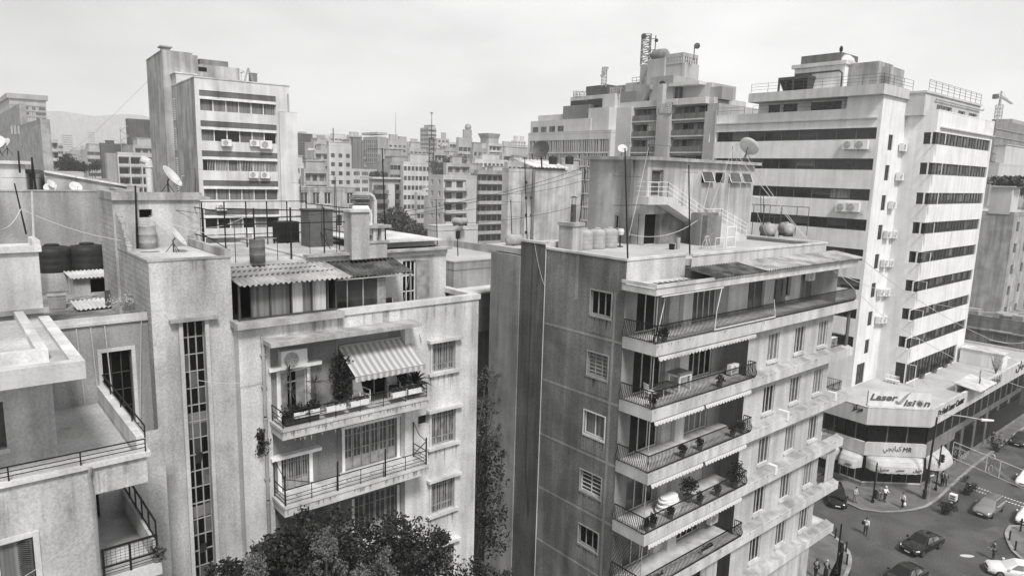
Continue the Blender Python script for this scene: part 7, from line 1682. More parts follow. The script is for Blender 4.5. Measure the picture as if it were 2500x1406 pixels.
# ================================================================ lettering on the podium
AR_ = {'ا':(0xFE8D,0),'ب':(0xFE8F,1),'ة':(0xFE93,0),'ت':(0xFE95,1),'ج':(0xFE9D,1),'ح':(0xFEA1,1),'د':(0xFEA9,0),'ر':(0xFEAD,0),'ز':(0xFEAF,0),'س':(0xFEB1,1),'ش':(0xFEB5,1),'ص':(0xFEB9,1),'ف':(0xFED1,1),'ك':(0xFED9,1),'ل':(0xFEDD,1),'م':(0xFEE1,1),'ن':(0xFEE5,1),'و':(0xFEED,0),'ي':(0xFEF1,1)}
def arab(s):
    out = []
    for i,c in enumerate(s):
        b, j = AR_[c]; pv = i > 0 and AR_[s[i-1]][1]; nx = i < len(s)-1 and j
        out.append(chr(b+(3 if pv and nx else 2 if nx else 1 if pv else 0)))
    return ''.join(out[::-1])
def signs():
    q0,q1,q2,q3 = CG['q']; d, n = CG['d'], CG['n']
    def onface(a, b, s0, z, txt_, size, mat, ax, nm, parent=POD, o=.03, italic=0., depth=.03, hx=None):
        t = (b-a)/np.linalg.norm(b-a); nn = V(t[1],-t[0],0); P = a+t*s0+nn*o; P = V(P[0],P[1],z); return txt(txt_,nm,P,math.degrees(math.atan2(t[1],t[0])),size,mat,parent,depth,ax=ax,italic=italic,hx=hx)
    L01 = np.linalg.norm((q2-q0)[:2]); onface(q0,q2,L01*.38,8.75,arab('مركز'),.95,'black',L01*.42,'sign_letters',hx=.012)
    onface(q1,q3,1.6,8.3,'Dr.Hadi Laser Center',1.0,'black',8.4,'sign_letters',italic=.2,hx=.02)
    onface(q1,q3,16.2,8.2,'MARIGNAN',1.5,'panel_dark',7.6,'sign_letters',italic=.15,hx=.01)
    onface(q1,q3,30.5,8.55,arab('مارينيان'),1.5,'black',8.,'sign_letters',hx=.02)
    # glass sign board standing on the terrace
    t = (q1-q2)/np.linalg.norm(q1-q2); nn = V(t[1],-t[0],0); a = q2-nn*.45+t*.0; b = q1-nn*.45; W_ = np.linalg.norm((b-a)[:2]); yw = math.degrees(math.atan2(t[1],t[0]))
    S_ = thing('shop_sign','pale glass sign board lettered in dark italics on the terrace edge','sign',V(a[0],a[1],9.0)); f = Fac(a,yw); zb, zt = 9.5,11.1
    m = MB(); m.box(f,.1,W_-.1,-.02,0,zb-.2,zt); m.build('panel','cladding',S_)
    m = MB()
    for u in (.05,W_*.45,W_-.15): m.tube([f.p(u,9.0,-.08),f.p(u,zt,-.08)],.04,5)
    m.build('post','iron_mid',S_)
    txt('Laser','sign_letters',f.p(.28,zb+.62,.03),yw,.98,'panel_dark',S_,.03,ax=W_*.43,italic=.25,hx=.025); txt('isi','sign_letters',f.p(W_*.57,zb+.12,.03),yw,.98,'panel_dark',S_,.03,ax=W_*.19,italic=.25,hx=.025); txt('n','sign_letters',f.p(W_*.88,zb+.12,.03),yw,1.0,'panel_dark',S_,.03,ax=W_*.1,italic=.25,hx=.03)
    m = MB(); pts = [(.455,.62,.08),(.475,.42,.2),(.5,.28,.22),(.53,.55,.2),(.57,.95,.17),(.61,1.3,.12),(.66,1.62,.03)]
    for (u0,z0,w0),(u1,z1,w1) in zip(pts,pts[1:]): m.hexa([f.p(W_*u0-w0,zb+z0-.0,.02),f.p(W_*u0+w0,zb+z0,.02),f.p(W_*u0+w0,zb+z0,.06),f.p(W_*u0-w0,zb+z0,.06),f.p(W_*u1-w1,zb+z1,.02),f.p(W_*u1+w1,zb+z1,.02),f.p(W_*u1+w1,zb+z1,.06),f.p(W_*u1-w1,zb+z1,.06)])
    m.build('tick_mark','plaster_grey',S_)
    c = f.p(W_*.82,zb+.42,.03); m = MB(); m.lathe(c,[(.25,0),(.25,.04),(0,.04)],16,f.n)
    for k in range(14): w = 2*pi*k/14; m.tube([c+(f.d*cos(w)+V(0,0,sin(w)))*.24,c+(f.d*cos(w)+V(0,0,sin(w)))*.42],.02,4)
    m.build('sun_emblem','panel_dark',S_)
    # restaurant fascia and awnings
    A_, B_ = CG['P_sg'][1], CG['P_sg'][2]; A_, B_ = CG['P_sg'][2], CG['P_sg'][3]; L_ = np.linalg.norm((B_-A_)[:2])
    onface(A_,B_,L_*.62,4.4,'MR',.75,'black',L_*.14,'sign_letters',italic=.2); onface(A_,B_,L_*.3,4.5,arab('كبابجي'),.75,'plaster_dim',L_*.3,'sign_letters')
    A_, B_ = CG['P_g'][2], CG['P_g'][3]; L_ = np.linalg.norm((B_-A_)[:2])
    for s,w,ln in ((.1,'متبل',.2),(.42,'حمص',.14),(.7,'فول',.14)): onface(A_,B_,L_*s,2.72,arab(w),.42,'panel_dark',L_*ln,'awning_letters',o=1.64)
    A_, B_ = CG['P_g'][1], CG['P_g'][2]; L_ = np.linalg.norm((B_-A_)[:2])
    for s,w,ln in ((.5,'سندويش',.3),): onface(A_,B_,L_*s,2.74,arab(w),.42,'panel_dark',L_*ln,'awning_letters',o=1.64)
    # arcade bits: hanging signs, dark vertical sign
    P = q1+d*34+n*.2; v = thing('hanging_sign','tall dark shop sign lettered downwards at the end of the arcade','sign',V(P[0],P[1],3)); fq = Fac(P,YW-90); MB().box(fq,-.0,1.3,-.06,.06,3.2,7.3).build('panel','plaster_dark',v)
    for k,c in enumerate('OCCULIAH'[::-1]): txt(c,'sign_letters',fq.p(.4,6.75-.47*k,.07),fq.yaw,.5,'plaster_dim',v,.01)
    P = gp(2412,1062,0); s = thing('pole_sign','square shop sign on a white pole beside the arcade','sign',P); f = Fac(P,0); m = MB(); m.tube([P,P+V(0,0,4.3)],.06,6); m.build('pole','white_paint',s); m = MB(); m.box(f,-.75,.75,-.12,.12,3.1,5.0); m.build('panel','white_paint',s); m = MB()
    for a,b in ((-.55,-.08),(.05,.55)):
        for z in (3.75,4.35): m.box(f,a,b,.121,.14,z,z+.42)
    m.build('symbol','black',s); txt('Clinic','sign_letters',f.p(-.55,3.25,.125),0,.38,'black',s,.01,ax=1.1)
    P = gp(2352,1098,0); s = thing('pavement_board','dark shop board with white lettering standing on the arcade pavement','sign',P); f = Fac(P,-8); MB().box(f,-1.1,1.1,-.05,.05,.6,1.9).build('panel','white_paint',s); MB().box(f,-1.0,1.0,.051,.06,.75,1.75).build('face','iron',s); txt('LIBANO','sign_letters',f.p(-.85,.95,.065),-8,.6,'white_paint',s,.01,ax=1.7,italic=.2); m = MB(); m.box(f,-1.,-.9,-.05,.05,.13,.6); m.box(f,.9,1.,-.05,.05,.13,.6); m.build('leg','iron',s)
signs()
# ================================================================ things on the podium terrace
def white_chair():
    t = thing('plastic_chair','x','chair',(0,0,0),local=True); m = MB(); m.lbox(-.24,.24,-.24,.24,.42,.46); m.build('seat','plastic_white',t); m = MB()
    for x in (-.2,-.07,.07,.2): m.tube([(x,.22,.46),(x,.28,.9)],.02,4)
    m.tube([(-.23,.28,.9),(.23,.28,.9)],.03,5); m.build('backrest','plastic_white',t)
    for x in (-.21,.21):
        for y in (-.21,.21): q = MB(); q.tube([(x,y,0),(x*.95,y*.95,.43)],.022,4); q.build('leg','plastic_white',t)
    return t
ch = white_chair()
for i,(px,py) in enumerate(((2166,932),(2174,934),(2182,936),(2190,938))): place(ch,i,gp(px,py,9.0),radians(YW-55),'white plastic chair, %s of four in a row on the podium terrace'%['leftmost','second from left','third from left','rightmost'][i],'white chairs on the terrace')
for i,(px,py,lab) in enumerate(((2250,924,'potted shrub nearest the white chairs along the terrace windows'),(2262,905,'second potted shrub from the white chairs'),(2281,910,'potted shrub standing forward of the terrace windows, left'),(2288,895,'tall potted shrub against the middle of the terrace windows'),(2307,897,'potted shrub standing forward of the terrace windows, right'),(2318,888,'potted shrub nearest the big white terrace cabinet'))): plant_pot(gp(px,py,9.0),.3,.5,size=.65,label=lab,group='potted shrubs on the podium terrace',pot='plaster_dim',n=200)
t = thing('terrace_cabinet','big white box cabinet on the far end of the podium terrace','cabinet',gp(2362,893,9.)); f = Fac(gp(2341,884,9.),-49.5); m = MB(); m.box(f,0,5.0,-2.2,0,9.02,11.0); m.build('body','cladding',t); MB().box(f,-.1,5.1,-2.3,.1,11.0,11.15).build('top','trim',t); MB().box(f,4.0,4.9,.0,.03,9.1,10.8).build('door','cladding_b',t)
for i,(px,py,lab) in enumerate(((2405,884,'round dark table nearest the white terrace cabinet'),(2425,886,'round dark table in the middle of the far terrace'),(2443,878,'round dark table at the back of the far terrace'),(2452,884,'round pale-topped table at the far terrace corner'))):
    P = gp(px,py,9.); t = thing('terrace_table',lab,'table',P,'tables on the far terrace'); MB().lathe(P+V(0,0,.7),[(0,0),(.65,0),(.65,.05),(0,.05)],16).build('tabletop','plaster_grey' if i < 3 else 'plastic_white',t); m = MB(); m.tube([P,P+V(0,0,.7)],.06,6); m.lathe(P,[(.35,0),(.3,.04),(0,.05)],12); m.build('pedestal','iron',t)
P = gp(2431,912,9.); t = thing('bare_shrub','thin bare shrub by the terrace parapet near the tables','shrub',P); m = MB(); random.seed(8)
for k in range(16): a = random.uniform(0,6.3); m.tube([P,P+V(cos(a)*.3,sin(a)*.3,.8),P+V(cos(a)*.8,sin(a)*.8,1.5+random.random())],.03,3,.008)
m.build('branch','bark',t); m = MB(); leaves(m,P+V(0,0,1.5),(.55,.55,.6),40,.08); m.build('foliage','leaf_dark',t)
P = gp(2384,950,9.2); t = thing('flag','drooping dark flag on a leaning staff at the fascia','flag',P); m = MB(); m.tube([P+V(-1,-1,-.8),P+V(.3,.2,2.6)],.03,5); m.build('staff','galv',t); m = MB(); a = P+V(.25,.15,2.4)
for i in range(6):
    for j in range(6):
        pt = lambda u,v: a+V(.08*u+.05*sin(v*9+u*3),-.1*u+.06*sin(v*8),-v*1.9-u*.25)
        m.face(pt(i/6,j/6),pt((i+1)/6,j/6),pt((i+1)/6,(j+1)/6),pt(i/6,(j+1)/6))
m.build('cloth','plaster_dark',t)
f = Fac(gp(2350,960,9.0),YW); t = thing('entrance_canopy','white lean-to roof over the arcade stair on the podium terrace','canopy',f.p(2,9,0)); m = MB(); m.box(f,0,5.5,-.8,-.65,9.02,9.9); m.build('wall','cladding_b',t); m = MB(); m.hexa([f.p(-.2,9.6,1.8),f.p(6,9.6,1.8),f.p(6,10.,-1),f.p(-.2,10.,-1),f.p(-.2,9.7,1.8),f.p(6,9.7,1.8),f.p(6,10.1,-1),f.p(-.2,10.1,-1)]); m.build('roof','trim',t)
# ================================================================ air conditioners
ac = mk_ac(); used = [0]
def put_ac(P, yaw, lab, group, sc=1.):
    place(ac,used[0],P,radians(yaw),lab,group,sc); used[0] = 1
f1 = FA.off(-.15); p = f1.hit(*Z('e',580,412),.15); put_ac(p-V(0,0,.02),YW,'white air conditioner standing on the door lintel beside the striped awning','air conditioners on the walls',1.2)
for i,(x,y,lab) in enumerate(((1728,650,'left air conditioner under the third window strip of the left tower block'),(1943,652,'middle air conditioner under the third window strip of the left tower block'),(2028,672,'larger air conditioner under the right end of the third window strip'),(1935,893,'left of two air conditioners under the fourth window strip'),(2022,895,'right of two air conditioners under the fourth window strip'),(1690,1140,'air conditioner low on the left tower block above the cage'),(1910,1360,'air conditioner on the left tower block seen through the cage'))):
    put_ac(FLT.hit(*Z('a',x,y),.25),36.5,lab,'air conditioners on the left tower block',1.15 if i != 2 else 1.5)
fr = FB.off(-B_RW)
for x,y,k,lab in ((2085,1085,'l','air conditioner on the upper ledge of the balcony block, far end'),(1695,1243,'l','air conditioner on a ledge between two windows of the balcony block'),(1888,428,'m','air conditioner on the third ledge of the balcony block')): put_ac(FB.hit(*Z(k,x,y),-.3),YW+90,lab,'air conditioners on the balcony block',1.0)
put_ac(FB.p(9.2,B_T[1]+.05,-1.2),YW,'air conditioner standing inside the second balcony','air conditioners on the balcony block'); put_ac(FB.p(9.1,B_T[4]+1.35,-1.7),YW,'upper air conditioner on the end wall of the lowest balcony','air conditioners on the balcony block'); put_ac(FB.p(9.1,B_T[4]+.4,-1.7),YW,'lower air conditioner on the end wall of the lowest balcony','air conditioners on the balcony block'); put_ac(FB.p(B_S1-1.1,B_T[1]+.05,-1.),YW,'air conditioner on the side balcony at the right end','air conditioners on the balcony block'); put_ac(FB.p(19.4,26.2,-B_W+.2),YW,'air conditioner high under the canopy beside the last top-floor door','air conditioners on the balcony block')
fl, fc = CG['fl'], CG['fc']
lb = [('left','top'),('right','top'),('left','third'),('right','third')]
for i,(x,y) in enumerate(((1092,838),(1178,838),(1042,1282),(1118,1284))): put_ac(fl.hit(*Z('i',x,y),.3),-49.5,'%s air conditioner of the caged pair under the %s band of the white tower'%lb[i],'air conditioners on the white office tower',1.75)
k = 0
for j,z in enumerate((5,6,7,8)):
    pass
for i,(key,x,y) in enumerate((('i',1476,850),('i',1452,1060),('i',1400,1262),('i',1470,1262),('n',935,290),('n',990,290),('n',910,535),('n',960,535),('n',880,785),('n',925,785),('n',865,1018),('n',900,1018))):
    rowt = ['first','second','third','third','fourth','fourth','fifth','fifth','sixth','sixth','seventh','seventh'][i]; sd = '' if i < 2 else ('left ' if i%2 == 0 else 'right ')
    put_ac(fc.hit(*Z(key,x,y),.35),YW,('%sair conditioner below the %s small window of the white tower, from the top'%(sd,rowt)),'air conditioners on the white office tower',1.5)
# ================================================================ roof of the old balcony block: cage, chimney, drums
def roofA():
    f = FA.off(-2.3); zr = 29.32; fr_ = f.off(-.15)
    t = thing('rooftop_cage','tall black angle-iron frame caging the roof of the old plaster block','frame',f.p(2.5,zr,-3))
    m = MB(); X_ = (410,705,975,1232); top = []
    for x in X_: u, z = fr_.uz(*Z('d',x,440)); top.append((u, fr_.uz(*Z('d',x,25 if x < 720 else 25+(x-700)*.15))[1]))
    zT = sum(z for u,z in top[:2])/2
    for k,(u,z) in enumerate(top): m.tube([fr_.p(u,zr-.1,0),fr_.p(u,zT if k < 3 else zT-.25,0)],.042 if k in (1,3) else .032,4)
    for u in (top[0][0]-.75,top[0][0]+.9,top[1][0]+.8,top[2][0]+.55): m.tube([fr_.p(u,zr-.1,0),fr_.p(u,zT-.5,0)],.014,4)
    u0, u1 = -.9, top[3][0]
    for z in (zT-.0,zT-.62): m.tube([fr_.p(u0,z,0),fr_.p(u1,z-(.2 if z == zT else 0),0)],.028,4)
    m.tube([fr_.p(u1-1.6,zr-.02,0),fr_.p(u1,zr-.02,0)],.035,4)
    dB = -5.2
    for i in range(7): u = u0+(u1-u0)*i/6; m.tube([f.p(u,zr-.1,dB),f.p(u,zT,dB)],.032,4); 
    for z in (zT,zT-.75,zr+.6): m.tube([f.p(u0,z,dB),f.p(u1,z,dB)],.024,4)
    for u in (u0,u1):
        for z in (zT-.1,zr+.9,zr+.05): m.tube([f.p(u,z,dB),fr_.p(u,z,0)],.026,4)
        for q in (.33,.66): m.tube([f.p(u,zr-.1,dB*q),f.p(u,zT-.1,dB*q)],.026,4)
    m.tube([f.p(u0+.6,zr+.9,dB),f.p(u0+1.8,zr,dB+1)],.02,4); m.tube([f.p(u1-.2,zT-.7,dB*.8),f.p(u1-.2,zr,dB*.4)],.02,4); m.build('frame','iron',t)
    G = lambda x,y,k='d': gp(*Z(k,x,y),zr)
    dm = mk_drum('drum_dark',.29,.9); place(dm,0,G(430,468),0,'dark oil drum standing inside the rooftop cage','oil drums')
    P = G(690,325); t = thing('roof_box','squat dark box on legs at the back of the cage','box',P); fq = Fac(P,YW); m = MB(); m.box(fq,-.5,.5,-.8,0,zr+.15,zr+1.1); m.build('body','iron',t); m = MB()
    for u in (-.75,.45): m.box(fq,u,u+.06,-.1,-.04,zr,zr+.9)
    m.box(fq,-.75,-.5,-.1,-.04,zr+.8,zr+.86); m.build('stand','iron',t)
    P = G(955,355); t = thing('metal_locker','tall rusty dark sheet-metal tank box inside the cage','tank',P); fq = Fac(P,YW); m = MB(); m.box(fq,-.62,.55,-.9,0,zr,zr+1.75); m.build('body','panel_dark',t); m = MB(); m.box(fq,-.02,.02,0,.02,zr+.1,zr+1.7); m.box(fq,-.66,.6,-.94,.04,zr+1.75,zr+1.8); m.build('seam','iron_mid',t); t['label'] = 'tall rusty sheet-metal box standing inside the rooftop cage'
    # chimney, slate stack, barbecue
    P = G(1270,425); fq = Fac(P,YW); zt = fq.uz(*Z('d',1270,60))[1]; t = thing('chimney','pale square rendered chimney beside the rooftop cage','chimney',P); m = MB(); m.box(fq,-.42,.42,-.7,0,zr-.1,zt); m.build('stack','plaster_old',t); m = MB(); m.box(fq,-.5,.5,-.78,.08,zt,zt+.1); m.build('cap','trim',t); m = MB(); m.tube([fq.p(-.2,zt+.16,-.3),fq.p(.5,zt+.16,-.3),fq.p(.62,zt-.1,-.3),fq.p(.62,zt-1,-.3)],.09,6); m.build('flue_pipe','white_paint',t)
    P = G(1360,420)-f.n*.6; fq = Fac(P,YW); t = thing('tile_stack','ragged stack of stone slabs between the chimney and the flue pipe','slab stack',P); m = MB(); z = zr+1.2; random.seed(12); m.box(fq,-.3,.3,-.6,0,zr,zr+1.2)
    while z < zr+2.55: o = random.uniform(-.08,.08); m.box(fq,-.36+o,.34+o,-.6,0+random.uniform(-.06,.06),z,z+.07); z += .1
    m.build('slab','rubble',t); t2 = thing('flue_pipe','pale bent flue pipe behind the stone slabs','pipe',P+f.d*.5); m = MB(); m.tube([fq.p(.72,zr,-.4),fq.p(.72,zr+2.3,-.4),fq.p(.62,zr+2.5,-.4),fq.p(.4,zr+2.62,-.4)],.09,8); m.build('pipe','trim',t2)
    P = G(1370,410)+f.n*.25; fq = Fac(P,YW); t = thing('barbecue','small open concrete barbecue in front of the stone slabs','barbecue',P); m = MB(); m.box(fq,-.6,.55,-.7,0,zr-.1,zr+.55); m.build('base','plaster_old',t); m = MB(); m.box(fq,-.68,.65,-.75,.05,zr+.55,zr+.65); m.box(fq,-.75,.72,-.8,.08,zr+1.2,zr+1.32); m.build('slab','concrete',t)
    for u in (-.55,-.1,.3): m = MB(); m.box(fq,u,u+.16,-.4,-.05,zr+.65,zr+1.2); m.build('pillar','trim',t)
    # stair tower roof
    ft = FA.off(-.5); zt = 29.68; G2 = lambda x,y: gp(*Z('b',x,y),zt)
    d2 = mk_drum('drum',.3,.95); place(d2,0,G2(1272,392),0,'white oil drum on the stair tower roof','oil drums'); place(d2,1,G2(1205,385)-ft.n*.45,1,'white drum half hidden behind another on the stair tower roof','oil drums'); place(dm,1,G2(1355,355),0,'dark drum against the head house wall','oil drums')
    P = G2(1290,425); t = thing('brick_slab','broken concrete slab lying before the white drums','slab',P); MB().box(Fac(P,YW),-.3,.3,-.12,.1,zt,zt+.1).build('slab','plaster_dim',t)
    P = G2(1240,205); t = thing('roof_bundle','rolled white sheeting lying across the drums','sheeting',gp(*Z('b',1240,390),zt)-ft.n*.3+V(0,0,.97)); q = gp(*Z('b',1240,390),zt)-ft.n*.3; m = MB(); m.lathe(q+V(0,0,1.08)-ft.d*.4,[(0,0),(.12,0),(.13,.4),(.11,.85),(0,.85)],10,ft.d); m.build('roll','white_paint',t)
    ds = mk_dish(); place(ds,0,G2(1495,425),radians(105),'white satellite dish on a tripod on the stair tower roof','satellite dishes',.85)
    fh = ft.off(-4.6-.8); P = fh.hit(*Z('a',1290,1045)); place(ds,1,V(P[0],P[1],31.75),radians(95),'white satellite dish on the head house roof','satellite dishes',.95)
    P = fh.hit(*Z('a',1150,1050),-.5); t = thing('flue_pipe','thick pale vent pipe with a bent cowl on the head house','pipe',V(P[0],P[1],31.7)); m = MB(); tp = fh.uz(*Z('a',1125,790),-.5)[1]; m.tube([V(P[0],P[1],31.7),V(P[0],P[1],tp)],.13,10); m.tube([V(P[0],P[1],tp-.1),V(P[0],P[1],tp+.12),V(P[0]-.25,P[1],tp+.2)],.16,10); m.build('pipe','trim',t)
    def pole(lab, base, top, r=.03, mat='iron', cross=(), name='antenna_mast', cat='pole'):
        t = thing(name,lab,cat,base); m = MB(); m.tube([base,top],r,6,r*.7); m.build('mast',mat,t)
        for (q,w,a,ne) in cross:
            m = MB(); c = np.array(base)+(np.array(top)-np.array(base))*q; dd = V(cos(a),sin(a),0); pp = V(-sin(a),cos(a),0); m.tube([c-dd*w*.4,c+dd*w*.6],.012,4)
            for i in range(ne): e = c-dd*w*.4+dd*w*i/max(1,ne-1); m.tube([e-pp*.25,e+pp*.25],.008,3)
            m.build('antenna',mat,t)
        return t
    globals()['pole'] = pole
    fp = ft.off(-2.); b = fp.hit(*Z('b',1180,395)); b = G2(1180,395); fq = Fac(b,YW); pole('thick black mast leaning on the stair tower roof beside the white drums',b,fq.hit(*Z('v',1548,625)),.05)
    b = G(1475,405); fq = Fac(b,YW); pole('tall black aerial mast beside the barbecue',b,fq.hit(933,362),.035,cross=((.99,1.6,.3,7),(.43,.7,.6,0),(.57,.5,.2,0)))
    fN = FN.off(-.6)
    b = fN.hit(*Z('v',385,1290)); b = FD.off(-7.9).hit(*Z('v',390,1290)); fq = Fac(b,YW); pole('pale leaning pole rising from the white roof cube at the left',b,fq.hit(*Z('v',365,690)),.04,'trim')
    b = FD.off(-7.9).hit(*Z('v',300,1180)); fq = Fac(b,YW); pole('thin dark leaning pole on the white roof cube at the left',b,fq.hit(*Z('v',165,600)),.03)
    b = fN.hit(*Z('v',410,680)); fq = Fac(b,YW); pole('leaning dark pole on the long grey wall building',b,fq.hit(*Z('v',362,300)),.06); b = fN.hit(*Z('v',368,690)); fq = Fac(b,YW); pole('upright dark aerial pole with a long boom on the long grey wall building',b,fq.hit(*Z('v',368,350)),.05,cross=((.45,3.,radians(YW),8),)); b = fN.hit(*Z('v',228,480)); fq = Fac(b,YW); pole('thin dark rod beside the pale concrete hut',b,fq.hit(*Z('v',208,230)),.05)
    for i,(x,y,lab,s) in enumerate(((85,270,'round white satellite dish on the pale concrete hut',1.2),(-10,290,'white satellite dish cut by the left edge of the picture',1.5),(575,690,'white satellite dish lying low behind the long grey wall, left',1.0),(860,690,'white satellite dish behind the long grey wall, right',1.1),(580,640,'small white dish on the low lean-to roof',.9))): P = fN.off(-2.5).hit(*Z('v',x,y)); place(ds,1,P-V(0,0,.25 if i > 1 else .0),radians(-20+25*i),lab,'satellite dishes',s*.55)
    # aerials over the left tower and midground
    for i,(x,y0,y1,r,lab,cr) in enumerate(((818,520,425,58,'thin aerial mast in front of the old grey house, left',((.97,1.2,.3,5),)),(738,600,430,52,'aerial mast just right of the left tower block',((.9,1.5,.2,6),)),(823,570,432,54,'aerial mast in the middle of the old grey house',((.93,1.2,.4,5),)),(1068,600,485,49,'thin aerial on the white-roofed house, left',((.97,1.,.3,4),)),(1118,625,560,46,'short leaning rod on the white-roofed house',()),(1250,590,488,47,'thin aerial with two booms behind the fin wall',((.95,1.2,.2,5),(.6,.8,.2,4))),(1287,590,385,46,'tall thin aerial with a long boom behind the fin wall',((.97,3.5,.1,8),)),(478,480,410,60,'aerial pole with a small box before the left tower block',((.95,1.4,.1,6),)))):
        b = atY(x,y0,r); tp = atY(x-(y0-y1)*.03,y1,r); pole(lab,b,tp,.035,cross=cr)
roofA()
# ================================================================ roof of the balcony block
def roofB():
    z = B_ROOF+.0; G = lambda x,y: gp(*Z('j',x,y),z); f = FB
    tv = mk_tank_v('tank_white',.52,1.25,4)
    for i,(x,y,lab) in enumerate(((628,690,'white ribbed water tank, left of three upright ones'),(713,685,'white ribbed water tank, middle of three upright ones'),(797,678,'white ribbed water tank, right of three upright ones'))): place(tv,i,G(x,y),i*.4,lab,'white upright water tanks',1.0)
    th = mk_tank_h('tank_white',.62,2.0); c = FBH
    place(th,0,f.p(1.2,z-.1,-12.5),radians(YW+10),'white barrel tank lying behind the concrete chimney','white barrel water tanks',.6)
    fe = FBH.off(.8); u1 = 13.0
    place(th,1,fe.p(u1+1.3,z+.1,0),radians(YW+50),'white barrel tank nearer the stair house wall','white barrel water tanks',.8); place(th,1,fe.p(u1+3.6,z+.1,.3),radians(YW+50),'white barrel tank at the right end of the roof','white barrel water tanks',.8)
    P = f.p(1.2,z,-7.0); fq = Fac(P,YW+8); t = thing('chimney','stained squat concrete chimney with a metal flue on the balcony block','chimney',P); zt = fq.uz(*Z('j',465,510))[1]; zf = fq.uz(*Z('j',480,345))[1]
    m = MB(); m.box(fq,-.5,.5,-.9,0.1,z,zt-.25); m.build('stack','plaster_old',t); m = MB(); m.box(fq,-.58,.58,-.98,.18,zt-.25,zt-.05); m.build('cap','concrete',t); c_ = fq.p(.15,zt-.05,-.4); m = MB(); m.lathe(c_,[(.17,0),(.15,zf-zt-.35),(.15,zf-zt-.34)],12); 
    for k in range(4): w = k*pi/2+.4; m.tube([c_+V(cos(w)*.14,sin(w)*.14,zf-zt-.35),c_+V(cos(w)*.14,sin(w)*.14,zf-zt+.05)],.015,4)
    m.lathe(c_+V(0,0,zf-zt+.05),[(.28,0),(.02,.1),(0,.1)],12); m.build('flue','iron_mid',t)
    b = f.p(.15,zp_(),-B_W-.1); fq = Fac(b,YW); pole('tall black aerial mast at the front corner of the balcony block',b,fq.hit(*Z('j',905,5)),.045,cross=((.75,1.5,radians(YW),9),(.49,2.2,radians(YW),10),))
    b = f.p(5.0,zp_(),-1.9); fq = Fac(b,YW); pole('black aerial mast standing at the parapet step',b,fq.hit(*Z('j',1338,120)),.045,cross=((.92,.8,radians(YW),6),))
    b = f.p(-.0,29.1,-9.6); fq = Fac(b,YW); pole('leaning black pole behind the barrel tank',fq.hit(*Z('j',590,560)),fq.hit(*Z('j',640,150)),.03,cross=((.85,.5,.3,4),)); 
    fq = FBH.off(-3); pole('long horizontal boom aerial over the stair house roof',FBH.p(1.2,34.35,-1),FBH.p(1.2,35.2,-1),.04,cross=((.95,5.5,radians(YW),2),)); pole('hooked thin mast at the edge of the stair house roof',FBH.p(9.6,34.35,.1),FBH.p(9.55,35.4,.1),.03); ds = mk_dish(); place(ds,0,FBH.p(12.3,34.32,-.4),radians(130),'large grey satellite dish at the corner of the stair house roof','satellite dishes',1.5); place(ds,1,FBH.p(-.9,34.32,-1.5),radians(0),'white satellite dish on the left end of the stair house roof','satellite dishes',.6)
    P = FBH.hit(*Z('j',870,670),.2); P = G(870,675); t = thing('floodlight','small round floodlight on a stand beside the white tanks','lamp',P); m = MB(); m.lathe(P+V(0,0,.75),[(0,0),(.2,.05),(.24,.25),(.2,.42),(0,.45)],14); m.build('lamp_head','trim',t); m = MB(); m.tube([P,P+V(0,0,.75)],.05,6); m.lathe(P,[(.2,0),(.2,.06),(0,.08)],10); m.build('stand','iron',t)
    # saw horse, gate, buckets
    def horse(P, rz, lab):
        t = thing('saw_horse',lab,'trestle',P); fq = Fac(P,rz); m = MB(); m.box(fq,-.45,.45,-.05,.05,z+.78,z+.86); m.build('beam','wood_pale',t)
        for u in (-.4,.4):
            for s in (-.25,.25): m = MB(); m.tube([fq.p(u,z,s),fq.p(u*.9,z+.8,0)],.03,4); m.build('leg','wood_pale',t)
    horse(G(1455,690),YW+20,'small wooden trestle standing against the stair house'); 
    P = G(1545,685); t = thing('clothes_rack','low white pipe frame beside the trestle','frame',P); fq = Fac(P,YW); m = MB(); m.tube([fq.p(-.5,z,0),fq.p(-.5,z+.7,0),fq.p(.5,z+.7,0),fq.p(.5,z,0)],.025,5); m.build('frame','white_paint',t)
    P = G(1618,682); t = thing('metal_gate','white metal gate leaning at the foot of the outside stair','gate',P); fq = Fac(P,YW-10); m = MB(); m.bars(fq,-.45,.45,z+.02,z+1.45,-.03,.03,.06,0,1); m.build('frame','white_paint',t)
    for x,y,r,h,lab,mt in ((1222,692,.2,.35,'small black bucket by the stair house door','black'),(1262,690,.15,.75,'grey pipe stub standing by the stair house door','plaster_grey')): P = G(x,y); t = thing('bucket',lab,'bucket',P); MB().lathe(P,[(0,0),(r*.85,0),(r,h),(r*.9,h),(r*.8,.04),(0,.04)],12).build('body',mt,t)
    P = G(1350,650); t = thing('steel_cabinet','grey sheet-metal locker under the outside stair','cabinet',P); 
    fq = Fac(FBH.p(3.75,0,1.95),YW); m = MB(); m.box(fq,0,.85,-.02,.35,z,z+2.05); m.build('body','steel',t); m = MB(); m.box(fq,.88,1.75,-.02,.3,z,z+2.0); m.build('door','plaster_dim',t)
    # pergola frame at the right
    fq = Fac(FBH.p(u1+.3,0,-1.5),YW); t = thing('pipe_pergola','thin pipe pergola with a sheet awning over the barrel tanks','pergola',fq.p(2,z,0)); m = MB()
    zt = z+2.6
    for u in (0,2.6,5.2,7.2):
        for o in (0,2.4): m.tube([fq.p(u,z,o),fq.p(u,zt-.25*(u/7),o)],.03,5)
    for o in (0,2.4): m.tube([fq.p(0,zt,o),fq.p(7.2,zt-.25,o)],.03,5); m.tube([fq.p(0,zt-.9,o),fq.p(7.2,zt-1.0,o)],.02,4)
    for u in (0,2.6,5.2,7.2): m.tube([fq.p(u,zt-.25*u/7,0),fq.p(u,zt-.25*u/7,2.4)],.025,4)
